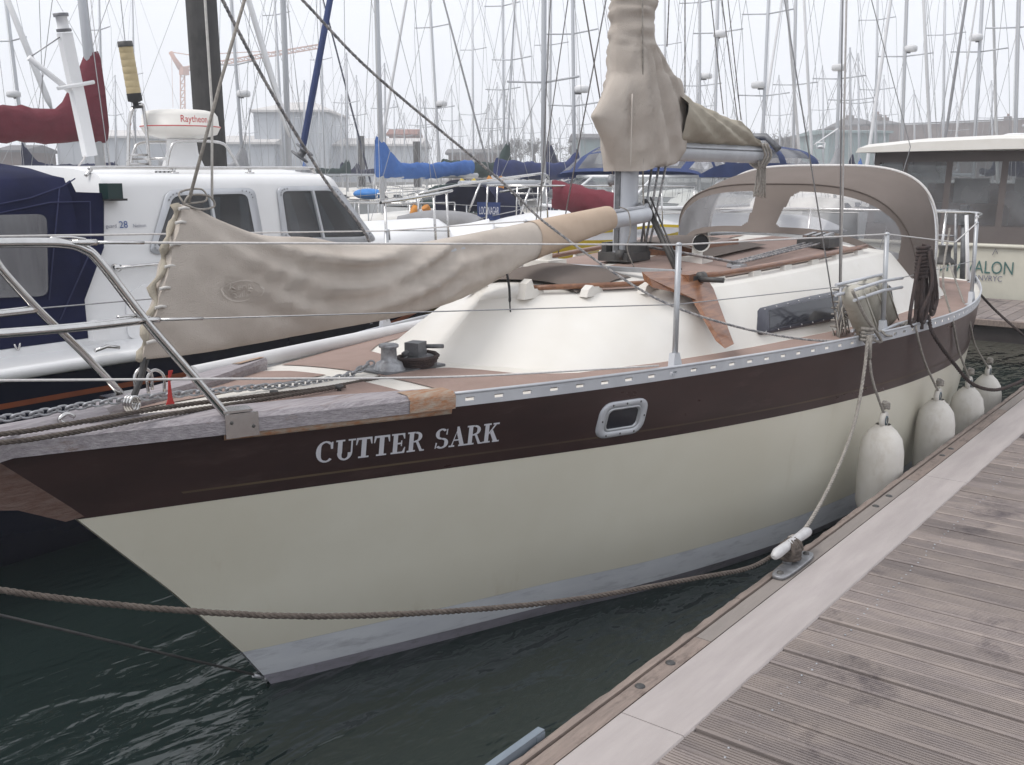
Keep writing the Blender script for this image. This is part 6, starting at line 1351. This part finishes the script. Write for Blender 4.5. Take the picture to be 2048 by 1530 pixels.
    if radar:
        c = ath(radar[0], radar[1], D); mb = MB(); mb.lathe([(0, -.10), (.17, -.10), (.21, -.06), (.21, .05), (.15, .10), (0, .11)], V((P(c.z).x, P(c.z).y, c.z)) + side * 0 + (c - P(c.z)) * 1.0, n=16); rd_ = obj('radar_dome', mb, 'mast_white', ms)
        mb = MB(); mb.tube([P(c.z - .12), c - UP * .12], .03, 6); obj('radar_bracket', mb, 'alu_dark', rd_)
    if near:
        mb = MB(); rows = []
        for u, zt, wf in ((.60, 1.40, .60), (.635, 1.85, .58), (.70, 1.90, .58)): rows.append([hp(u, wf * math.copysign(abs(math.cos(math.pi * k / 10)) ** .6, math.cos(math.pi * k / 10)), 1.0 + (zt - 1.0) * abs(math.sin(math.pi * k / 10)) ** .5) for k in range(11)])
        mb.grid(rows); sh_ = obj('sprayhood', mb, hood, t)
        mb = MB(); mb.grid([[rows[0][k].lerp(rows[1][k], .35) - axa * .006 for k in (3, 4, 5, 6, 7)], [rows[0][k].lerp(rows[1][k], .85) - axa * .006 for k in (3, 4, 5, 6, 7)]]); obj('hood_window', mb, 'vinyl', sh_)
        for s in (-1, 1):
            rl = [hp(u, s * .95, zsheer(u) + .60) for u in (.10, .25, .4, .55, .7, .85, .98)]; mb = MB(); mb.tube(rl, .006, 4); obj('lifeline', mb, 'wire', t)
            for u in (.25, .4, .55, .7, .85): mb = MB(); mb.tube([hp(u, s * .95, zsheer(u)), hp(u, s * .95, zsheer(u) + .60)], .012, 5); obj('stanchion', mb, 'alu', t)
        mb = MB(); mb.tube(catmull([hp(.12, -.95, zsheer(.1) + .6), hp(.05, -.9, 1.70), hp(-.01, 0, 1.72), hp(.05, .9, 1.70), hp(.12, .95, zsheer(.1) + .6)], 5), .014, 6)
        for u, f in ((.12, -.95), (.12, .95), (.03, -.7), (.03, .7)): mb.tube([hp(u, f, zsheer(u)), hp(u, f, zsheer(u) + .6)], .013, 5)
        obj('pulpit', mb, 'steel', t)
        mb = MB(); mb.tube(catmull([hp(.88, -.95, 1.62), hp(.98, -.9, 1.62), hp(1.0, 0, 1.62), hp(.98, .9, 1.62), hp(.88, .95, 1.62)], 5), .014, 6)
        for u, f in ((.98, -.9), (.98, .9), (.88, -.95), (.88, .95)): mb.tube([hp(u, f, zsheer(u)), hp(u, f, 1.62)], .013, 5)
        obj('pushpit', mb, 'steel', t)
        if buoy:
            c = hp(.96, .92, 1.42); mb = MB(); mb.tube([c + side * .02 + axa * (.16 * math.cos(a)) + UP * (.19 * math.sin(a)) for a in [math.radians(-230 + 280 * k / 14) for k in range(15)]], .065, 8); obj('horseshoe_buoy', mb, buoy, t)
    return t
YB = yacht_bg
YB('yacht with maroon boom cover beyond the launch canopy at far left', 165, 200, 13.6, -1, 'canvas_maroon', (-260,), None, None, 11, w=.075, boomz=2.52, peak=.85, boomr=.16, boomL=3.4, L=9.5)
YB('yacht at far left edge with grey radar dome low on its mast', 12, 53, 32, 1, 'canvas_navy', (82,), 'mast_white', (27, 188), near=False)
YB('yacht with slender mast just right of the maroon boom cover', 198, 206, 43, -1, None, (60,), None, None, near=False)
YB('yacht with thick pale mast and white furled genoa right of the dark pile', 566, 578, 19, -1, None, (-90,), None, None, 12, w=.066, boomL=2.6, L=9.0)
YB('yacht with radar dome close right of the dark pile', 462, 486, 32, -1, 'canvas_grey', (130,), None, (487, 187), near=False)
YB('yacht with thin mast between the furled genoa and the pale mast', 549, 568, 43, 1, None, (30,), None, None, near=False)
YB('yacht with bright blue boom cover and blue furled genoa in the middle', 753, 764, 20, 1, 'canvas_blue', (-120,), None, None, 12, w=.066, boomz=2.04, peak=.50, boomL=2.8, boomr=.115, L=9.2, hood='canvas_green_dark', yb=376, mt='mast')
YB('yacht with white blue-rimmed radar dome left of centre', 860, 879, 38, 1, None, (55, 217), 'mast_white', (883, 207), 12, hood='canvas_green_dark', buoy='orange')
YB('yacht with two pairs of spreaders at the centre of the skyline', 1005, 1009, 40, -1, 'canvas_green_dark', (12, 180), None, None, 13, hood='canvas_green_dark', buoy='yellow')
YB('yacht with thick mast and wide spreaders left of the tan mainsail cover', 1088, 1087, 20, -1, None, (165,), None, None, 12, w=.066, boomz=1.9, boomL=2.4, L=8.5, hood='canvas_navy', buoy='orange', yb=350)
YB('yacht with navy boom cover behind the thick spreader mast', 1102, 1100, 43, 1, 'canvas_navy', (90,), None, None, 13, peak=.9, boomr=.22, boomL=3.6)
YB('yacht with royal blue boom cover nearest the tan mainsail cover', 1145, 1149, 29, -1, 'canvas_royal', (68, 212), None, (1163, 178), 12, boomz=2.0, boomL=3.6, boomr=.17, peak=.3)
YB('yacht with dark green boom cover under the centre of the skyline', 1030, 1013, 36, -1, 'canvas_green_dark', (120,), None, None, 11, boomL=3.4, boomr=.19, peak=.75, w=.045)
YB('yacht with bare mast just right of the tan mainsail cover', 1400, 1399, 38, 1, None, (5, 172), None, (1413, 152), 12, near=False)
YB('yacht with slanting pale mast above the main boom', 1436, 1428, 33, 1, 'canvas_grey', (66,), None, (1440, 68), 12, near=False)
YB('yacht with small radar dome left of the blue canopy cruiser radome', 1537, 1523, 33, -1, None, (28, 192), 'mast_white', (1516, 170), 12, near=False)
YB('yacht with high spreaders behind the cruiser radome', 1592, 1586, 38, 1, None, (170,), 'mast_white', None, 12, near=False)
YB('yacht with oval radar dome behind the yacht shrouds', 1684, 1672, 33, -1, 'canvas_grey', (158,), None, (1677, 135), 12, near=False)
YB('yacht with big white radar dome right of the shrouds', 1814, 1802, 33, 1, None, (113,), 'mast_white', (1821, 97), 12, near=False)
YB('yacht with pale dome and wide spreaders near the right edge', 1964, 1947, 33, -1, None, (104,), 'mast_white', (1952, 75), 12, near=False)
YB('yacht with thick mast at the right edge of the picture', 2038, 2029, 29, 1, 'canvas_navy', (55,), None, None, 12, near=False)
YB('yacht with mast behind the ribbed reflector on the launch', 265, 272, 60, 1, None, (150,), None, None, 13, near=False)
YB('yacht with distant mast left of the blue boom cover', 640, 648, 55, -1, None, (120,), 'canvas_navy', None, 12, near=False)
YB('yacht with distant tall mast right of the bright blue boom cover', 945, 947, 52, 1, None, (100, 230), None, None, 12, near=False)
YB('yacht with distant mast between the two right hand domes', 1890, 1886, 45, 1, None, (70,), None, None, 12, near=False)
YB('yacht with distant mast over the fort wall right of the radome', 1755, 1750, 48, -1, None, (40, 180), None, None, 12, near=False)
YB('yacht with distant mast left of the slanting pale mast', 1330, 1332, 50, 1, None, (90,), None, None, 13, near=False)
# far boats with mastheads in view
FAR = ((695, 105, 5), (685, 188, 4), (771, 126, 5), (790, 200, 3.2), (842, 187, 4), (853, 193, 4), (921, 227, 3), (978, 207, 4), (985, 198, 4), (996, 164, 4), (1029, 198, 3.2), (1048, 239, 3), (1121, 234, 3), (1160, 185, 4), (1647, 131, 4), (1702, 95, 6), (1718, 106, 5), (1396, 120, 5), (715, 150, 4), (810, 225, 3), (905, 170, 3.6), (1065, 215, 3.2), (232, 150, 4), (610, 160, 4), (1560, 150, 4), (1830, 180, 4), (1985, 160, 4.2), (1770, 150, 3.6), (640, 215, 3.2), (500, 215, 3.4), (1915, 205, 3.2), (875, 240, 2.8), (1470, 215, 3.2))
order = sorted(f[0] for f in FAR)
ONES = 'first second third fourth fifth sixth seventh eighth ninth tenth eleventh twelfth thirteenth fourteenth fifteenth sixteenth seventeenth eighteenth nineteenth'.split()
ORD = ONES + ['twentieth'] + ['twenty-' + o for o in ONES[:9]] + ['thirtieth'] + ['thirty-' + o for o in ONES[:9]]
for k, (x, y, wpx) in enumerate(FAR):
    D = .115 * 2000 / wpx; zt = ath(x, y, D).z
    YB('far yacht whose bare masthead is %s from the left along the skyline' % ORD[order.index(x)], x - 2, x, D, 1 if k % 2 else -1, random.Random(k).choice([None, 'canvas_navy', 'canvas_blue', 'canvas_green_dark', 'canvas_grey']), (lerp(y, 330, .45),), None, None, zt, L=7.5, w=.055, near=False, group='small far yachts with mastheads in view', yt=y + 5, boomL=2.6, boomr=.13, peak=.4)
# loose furled genoas and stays crossing the sky belong to boats off frame: each on its own mooring
def furl_stay(a, c, D, r, mt, label):
    p, q = ath(*a, D), ath(*c, D); d = q - p; mb = MB(); mb.tube([p - d * .10, p, p.lerp(q, .5), q + d * .6], [r * .3, r, r, r * .8], 8); return obj('furled_headsail', mb, mt, None, label, 'sail', 'furled headsails on neighbouring stays')
furl_stay((572, 250), (497, 0), 17.5, .052, 'mast_white', 'white furled headsail slanting left above the launch foredeck')
fb_ = furl_stay((607, 286), (660, 0), 14, .046, 'canvas_royal_mid', 'blue furled headsail slanting right above the launch wheelhouse')
mb = MB(); c = ath(600, 312, 14); mb.lathe([(0, -.02), (.13, -.02), (.14, 0), (.05, .01), (.05, .09), (.14, .10), (.13, .12), (0, .12)], c, axis=(RT * .6 + UP * .8), n=18); obj('furling_drum', mb, 'alu_dark', None, 'round dark furling drum at the foot of the blue furled headsail', 'furling drum')
furl_stay((96, 200), (15, 0), 22, .07, 'mast_white', 'pale furled headsail slanting across the top left corner')
furl_stay((972, 318), (887, 0), 34, .032, 'canvas_grey', 'thin grey furled headsail left of the centre mast')
furl_stay((1066, 263), (1025, 0), 36, .030, 'mast_white', 'thin white furled headsail right of the centre mast')
furl_stay((1623, 294), (1608, 0), 30, .045, 'mast_white', 'white furled headsail just right of the cruiser radome')
furl_stay((1860, 275), (1847, 0), 30, .052, 'mast_white', 'white furled headsail over the left end of the cream hardtop')
furl_stay((1891, 273), (1932, 0), 30, .045, 'canvas_grey', 'grey furled headsail leaning right over the cream hardtop')
furl_stay((1912, 273), (1953, 0), 32, .032, 'mast_white', 'thin pale furled headsail beside the right hand dome mast')
# ---- yacht with the navy name cloth on its pulpit
ln = thing('moored_yacht', ath(1000, 460, 12.5), 'white yacht bow with a navy name cloth tied to its pulpit', 'yacht', 'yachts moored in the marina'); LD = 12.5
q = lambda px, py, D=LD: ath(px, py, D)
mb = MB(); bowp = q(1105, 470); axl = V((1, 0, 0)); sdl = V((0, 1, 0)); cen = V((bowp.x - .3, bowp.y, 0)); rows = []
for u in (0, .05, .12, .25, .4, .6, .85, 1):
    b = 1.35 * math.sin(math.pi / 2 * min(1, u / .6)) ** .8; c = cen - axl * (8 * u); zt = 1.28 - .2 * u
    rows.append([c + sdl * (-b) + UP * zt, c + sdl * (-b * .9) + UP * .5, c + sdl * (-b * .75) - UP * .1, c + sdl * (b * .75) - UP * .1, c + sdl * (b * .9) + UP * .5, c + sdl * b + UP * zt])
mb.grid(rows); obj('hull', mb, 'hull_white', ln)
mb = MB(); mb.grid([[r[0].lerp(r[-1], t) + UP * (.02 + .05 * (1 - (2 * t - 1) ** 2)) for t in (0, .25, .5, .75, 1)] for r in rows]); obj('deck', mb, 'gel_white', ln)
mb = MB(); rr2 = []
for u, h in ((.30, .03), (.36, .30), (.5, .36), (.8, .42), (.84, .1)): c = cen - axl * (8 * u); rr2.append([c + sdl * y + UP * (1.2 - .2 * u + h * k) for y, k in ((-.85, 0), (-.75, .85), (-.5, 1), (0, 1.1), (.5, 1), (.75, .85), (.85, 0))])
mb.grid(rr2); cb2 = obj('coachroof', mb, 'gel_white', ln)
for k in range(2): mb = MB(); c = cen - axl * (8 * (.42 + .18 * k)); mb.box(c + UP * 1.50 + sdl * -.2, (.9, .04, .03)); obj('grab_rail', mb, 'alu_dark', cb2)
mb = MB(); mb.tube(catmull([q(836, 388, 11.8), q(930, 368, 12), q(1060, 350, 12.3), q(1085, 348, 12.7), q(1096, 356, 13.0), q(1070, 372, 13.4), q(1000, 384, 13.8)], 5), .016, 8); pu2 = obj('pulpit', mb, 'steel', ln)
for a, c in (((962, 362), (930, 442)), ((1092, 358), (1070, 440)), ((1060, 376), (1033, 450)), ((836, 388), (838, 450))): mb = MB(); mb.tube([q(*a), q(*c)], .014, 6); obj('pulpit_leg', mb, 'steel', pu2)
mb = MB(); mb.tube([q(960, 437), q(1030, 422), q(1065, 412)], .006, 5); obj('lifeline', mb, 'wire', ln)
nc = [q(954, 404), q(1001, 405), q(1000, 441), q(955, 440)]; mb = MB(); mb.grid([[nc[0].lerp(nc[1], t).lerp(nc[3].lerp(nc[2], t), v) + FW * (.012 * math.sin(9 * t)) for t in [i / 8 for i in range(9)]] for v in (0, .5, 1)]); clo = obj('name_cloth', mb, 'canvas_royal_mid', ln)
ux = (nc[1] - nc[0]).normalized(); tm = text_mb('LOCHNAGAR', 1.0, V((0, 0, 0)), V((1, 0, 0)), V((0, 0, 1))); wx = max(p.x for p in tm.v); wd = (nc[1] - nc[0]).length * .84
tm.v = [nc[3].lerp(nc[0], .33) + ux * ((nc[1] - nc[0]).length * .08 + p.x / wx * wd) + UP * (p.z * .135) - FW * .022 for p in tm.v]; obj('name_lettering', tm, 'letter', clo)
# maroon covered boom close behind the staysail boom
mbm = thing('covered_boom', ath(1100, 395, 11.5), 'maroon sail cover rolled round a boom behind the mast', 'sail cover')
a, c = ath(1104, 388, 11.5), ath(1250, 420, 10.6); mb = MB(); d = c - a; n = 16; rows = []
for i in range(22):
    t = i / 21; p = a + d * t; r = .135 * (1 + .06 * math.sin(20 * t) + .03 * math.sin(47 * t)); rows.append([p + FW * (math.cos(2*math.pi*k/n) * r) + UP * (math.sin(2*math.pi*k/n) * r * (1.15 + .06 * math.sin(3 * k + 9 * t))) for k in range(n)])
mb.grid(rows, cv=True); obj('cover', mb, 'canvas_maroon', mbm)
mb = MB(); mb.tube([a - d * .01, c], .055, 12); obj('boom', mb, 'alu_dark', mbm)
# blue tarpaulin and inflatable clutter between the boats
mb = MB(); p = ath(738, 388, 24); mb.ell(p, (.30, .45, .13)); obj('blue_tarpaulin', mb, 'bright_blue', None, 'small bright blue cover lying left of the blue boom cover mast', 'tarpaulin')
inf = ath(850, 450, 10.5); infl = thing('inflatable_dinghy', inf - UP * .2, 'grey inflatable dinghy stowed behind the launch foredeck', 'dinghy'); mb = MB(); mb.tube(catmull([ath(800, 447, 11.6), ath(860, 436, 11.5), ath(930, 440, 11.4), ath(960, 452, 11.3)], 6), .09, 10); obj('tube', mb, 'canvas_grey', infl)
for px, py, D, mt, lb in ((936, 374, 21, 'yellow', 'yellow horseshoe lifebuoy on a stern rail left of the navy name cloth'), (990, 368, 22, 'orange', 'orange horseshoe lifebuoy on a stern rail above the navy name cloth')):
    c = ath(px, py, D); mb = MB(); mb.tube([c + RT * (.13 * math.cos(a)) + UP * (.17 * math.sin(a)) for a in [math.radians(-235 + 290 * k / 14) for k in range(15)]], .075, 8); obj('lifebuoy', mb, mt, None, lb, 'lifebuoy')
# ---- mooring piles
def pile(px0, py0, px1, py1, D, r, label, top=False):
    a, c = ath(px0, py0, D), ath(px1, py1, D); d = (c - a) / (c.z - a.z); b = a + d * (-2.5 - a.z); t = c + d * (0 if top else 5); mb = MB(); mb.tube([b, b.lerp(t, .5), t], r, 22); o = obj('mooring_pile', mb, 'pile_dark', None, label, 'pile', 'mooring piles'); return o
pile(424, 330, 402, 0, 17, .246, 'thick dark mooring pile towering behind the launch radome')
pile(723, 345, 721, 272, 62, .23, 'slim dark mooring pile left of the blue boom cover', True)
pile(834, 345, 833, 283, 62, .21, 'slim dark mooring pile above the blue boom cover', True)
# ---- land, sheds, crane, trees, wall
def gp(l, D, z): return CAM * 1 + FW * D + RT * l + UP * (z - CAM.z)
mb = MB(); mb.grid([[gp(l, D, 1.25) for l in (-120, -60, 0, 60, 150)] for D in (112, 200, 330)], smooth=False); mb.grid([[gp(l, 112, z) for l in (-120, 150)] for z in (-3, 1.25)], smooth=False); obj('quay', mb, 'concrete', kind='structure')
def shed(px0, px1, ywall, yridge, D, dep, label, wm='shed_grey', rm='shed_roof', name='shed', ribs=True, hip=0.0, gable=False):
    a = (px0 - CX) / FPX * D / math.cos(TH) * .98; c = (px1 - CX) / FPX * D / math.cos(TH) * .98; zw = ath((px0 + px1) / 2, ywall, D).z; zr = ath((px0 + px1) / 2, yridge, D).z
    t = thing(name, gp((a + c) / 2, D, 1.25), label, 'building', None); mb = MB()
    P = [gp(a, D, 1.2), gp(c, D, 1.2), gp(c, D + dep, 1.2), gp(a, D + dep, 1.2)]; H = UP * (zw - 1.2); mb.prism(P, H); w_ = obj('wall', mb, wm, t)
    mb = MB(); o = .4; z1 = zw + .002; r0, r1 = gp(a - o + hip, D + dep / 2, zr), gp(c + o - hip, D + dep / 2, zr); e = [gp(a - o, D - o, z1), gp(c + o, D - o, z1), gp(c + o, D + dep + o, z1), gp(a - o, D + dep + o, z1)]
    mb.add([*e, r0, r1, *[p - UP * .25 for p in e]], [(0, 1, 5, 4), (2, 3, 4, 5), (1, 2, 5), (3, 0, 4), (0, 6, 7, 1), (1, 7, 8, 2), (2, 8, 9, 3), (3, 9, 6, 0)], False); obj('roof', mb, rm, t)
    if ribs:
        n = int((c - a) / 1.6); mb = MB()
        for k in range(n + 1): l = lerp(a, c, k / max(1, n)); mb.beam(gp(l, D - .04, 1.2), gp(l, D - .04, zw - .3), .12, .08, up=FW)
        o2 = obj('wall_ribs', mb, wm, w_, kind='stuff')
    return t, a, c, zw
shed(525, 664, 220, 196, 118, 14, 'tall pale grey boat shed with low roof behind the launch foredeck', hip=3)
shed(640, 842, 288, 272, 122, 14, 'long low pale shed left of centre beyond the piles')
shed(140, 312, 272, 255, 120, 14, 'pale shed behind the white signal mast')
shed(455, 560, 284, 268, 116, 10, 'low pale shed just right of the dark pile')
shed(22, 72, 300, 288, 114, 8, 'small brown hut at far left on the quay', 'brick', 'slate', ribs=False)
shed(785, 836, 268, 256, 150, 8, 'flat red brick block above the long pale shed', 'brick_red', 'brick_red', ribs=False)
shed(1640, 1755, 262, 256, 118, 12, 'low pale teal shed behind the shrouds', 'shed_teal', 'shed_teal')
shed(1150, 1215, 275, 264, 118, 10, 'small blue grey shed left of the tan mainsail cover', 'shed_teal', 'slate', ribs=False)
shed(900, 1010, 305, 296, 130, 10, 'low brown building at the centre of the far quay', 'brick', 'slate', ribs=False)
# brick fort wall and houses
fw_ = thing('fort_wall', gp(60, 165, 1.2), 'long dark brick fort wall on the right skyline', 'wall')
mb = MB(); tops = [(1480, 286), (1560, 282), (1640, 264), (1660, 258), (1700, 252), (1800, 250), (1900, 246), (1990, 242), (2060, 238), (2300, 236)]
fr = [ath(x, y, 165) for x, y in tops]; mb.grid([[V((p.x, p.y, 1.2)) for p in fr], fr, [p + FW * 6 for p in fr]], smooth=False); obj('wall', mb, 'brick', fw_)
mb = MB(); mb.grid([[p + UP * .25 - FW * .2 for p in fr], [p + UP * .05 - FW * .2 for p in fr]], smooth=False); mb.grid([[p + UP * .25 - FW * .2 for p in fr], [p + UP * .25 + FW * 6 for p in fr]], smooth=False); obj('coping', mb, 'slate', fw_)
def house(px0, px1, ye, yr, D, chim, label):
    t, a, c, zw = shed(px0, px1, ye, yr, D, 10, label, 'brick', 'slate', 'house', False, 1.5)
    for px, py in chim:
        p = ath(px, py, D + 4); mb = MB(); mb.box(p - UP * 1.2, (1.1, 1.1, 2.6)); ch_ = obj('chimney', mb, 'brick', t)
        for k in range(2): mb = MB(); mb.lathe([(.16, 0), (.13, .45)], p + V((.25 * (2 * k - 1), 0, .1)), n=8); obj('chimney_pot', mb, 'brick_red', ch_)
house(1672, 1730, 250, 233, 175, ((1700, 232),), 'dark house with hipped roof left on the fort skyline')
house(1738, 1778, 248, 236, 178, ((1756, 230), (1770, 236)), 'dark house with two chimneys on the fort skyline')
house(1945, 2010, 246, 240, 180, ((2016, 234),), 'low dark house with chimney at the right of the fort wall')
# slewing crane
cr2 = thing('tower_crane', ath(366, 300, 240), 'orange tower crane far behind the dark pile', 'crane'); CD = 240
def lattice(a, c, w, bays, mt, parent, name):
    a, c = V(a), V(c); t = (c - a).normalized(); u = t.cross(FW).normalized(); mb = MB()
    for s in (-1, 1): mb.tube([a + u * (s * w), c + u * (s * w)], .16, 5)
    for k in range(bays): p, q_ = a.lerp(c, k / bays), a.lerp(c, (k + 1) / bays); mb.tube([p + u * w, q_ - u * w], .10, 4); mb.tube([q_ - u * w, q_ + u * w], .10, 4)
    return obj(name, mb, mt, parent)
lattice(ath(367, 330, CD), ath(365, 140, CD), .5, 14, 'crane', cr2, 'tower'); lattice(ath(358, 140, CD), ath(642, 92, CD), .42, 26, 'crane', cr2, 'jib')
mb = MB(); mb.tube([ath(360, 138, CD), ath(341, 104, CD)], .5, 6); mb.tube([ath(341, 104, CD), ath(380, 110, CD), ath(520, 103, CD), ath(560, 106, CD)], .10, 4); mb.tube([ath(343, 106, CD), ath(346, 215, CD)], .05, 4); mb.tube([ath(370, 141, CD), ath(341, 104, CD)], .22, 5); obj('jib_tie', mb, 'crane', cr2)
mb = MB(); mb.box(ath(368, 142, CD), (1.6, 1.6, 1.8)); obj('cab', mb, 'crane', cr2)
# bare trees
def tree(px, ytop, D, label, seed, spread=1.0):
    rg = random.Random(seed); top = ath(px, ytop, D); b = V((top.x, top.y, 1.2)); Ht = top.z - 1.2
    t = thing('bare_tree', b, label, 'tree', 'bare trees on the quay'); tr, tw = MB(), MB()
    def grow(p, d, L, r, lev):
        d = d.normalized(); e = p + d * L; m_ = p.lerp(e, .5) + V((rg.uniform(-1, 1), rg.uniform(-1, 1), rg.uniform(-.3, .6))) * L * .06
        (tr if lev < 2 else tw).tube([p, m_, e], [r, r * .85, r * .68], 5 if lev < 2 else 3, caps=False)
        if lev >= 6: return
        for k in range(3 if lev < 5 else 2):
            a = rg.uniform(0, 6.28); sp = rg.uniform(.45, .95) * spread; u = d.cross(V((rg.uniform(-1, 1), rg.uniform(-1, 1), .2))).normalized(); v = d.cross(u)
            nd = d + (u * math.cos(a) + v * math.sin(a)) * sp + UP * .12; grow(p.lerp(e, rg.uniform(.55, 1.0)), nd, L * rg.uniform(.62, .80), max(r * .62, .022), lev + 1)
    grow(b, UP + V((rg.uniform(-.1, .1), rg.uniform(-.1, .1), 0)), Ht * .34, Ht * .026, 0)
    obj('trunk', tr, 'bark', t); obj('crown', tw, 'bark', t); return t
tree(1008, 262, 135, 'bare tree left of the thick spreader mast on the far quay', 1); tree(1042, 256, 137, 'bare tree right of the centre mast on the far quay', 2); tree(1078, 262, 140, 'bare tree directly behind the thick spreader mast', 3); tree(1120, 258, 136, 'bare tree between the thick mast and the domed mast', 4); tree(1175, 262, 138, 'bare tree close left of the tan mainsail cover', 5)
tree(1492, 240, 138, 'bare tree over the end of the main boom', 6, 1.15); tree(1530, 238, 140, 'bare tree left of the cruiser radome', 7, 1.15); tree(1562, 246, 142, 'bare tree behind the cruiser radome', 8, 1.15); tree(1455, 250, 140, 'bare tree above the main boom cover', 9); tree(1625, 250, 145, 'small bare tree right of the cruiser radome', 10)
# ------------------------------------------------------------------ damp hazy air over the whole marina
hm = bpy.data.materials.new('haze'); hm.use_nodes = True; hn = hm.node_tree; hn.nodes.clear()
ho = hn.nodes.new('ShaderNodeOutputMaterial'); hv = hn.nodes.new('ShaderNodeVolumePrincipled')
hv.inputs['Color'].default_value = (0.96, 0.97, 1.0, 1); hv.inputs['Density'].default_value = 0.0022; hv.inputs['Anisotropy'].default_value = 0.0
hn.links.new(hv.outputs[0], ho.inputs['Volume']); M['haze'] = hm
mb = MB(); mb.box((165, 95, 21), (480, 640, 54)); obj('haze', mb, 'haze', kind='stuff')
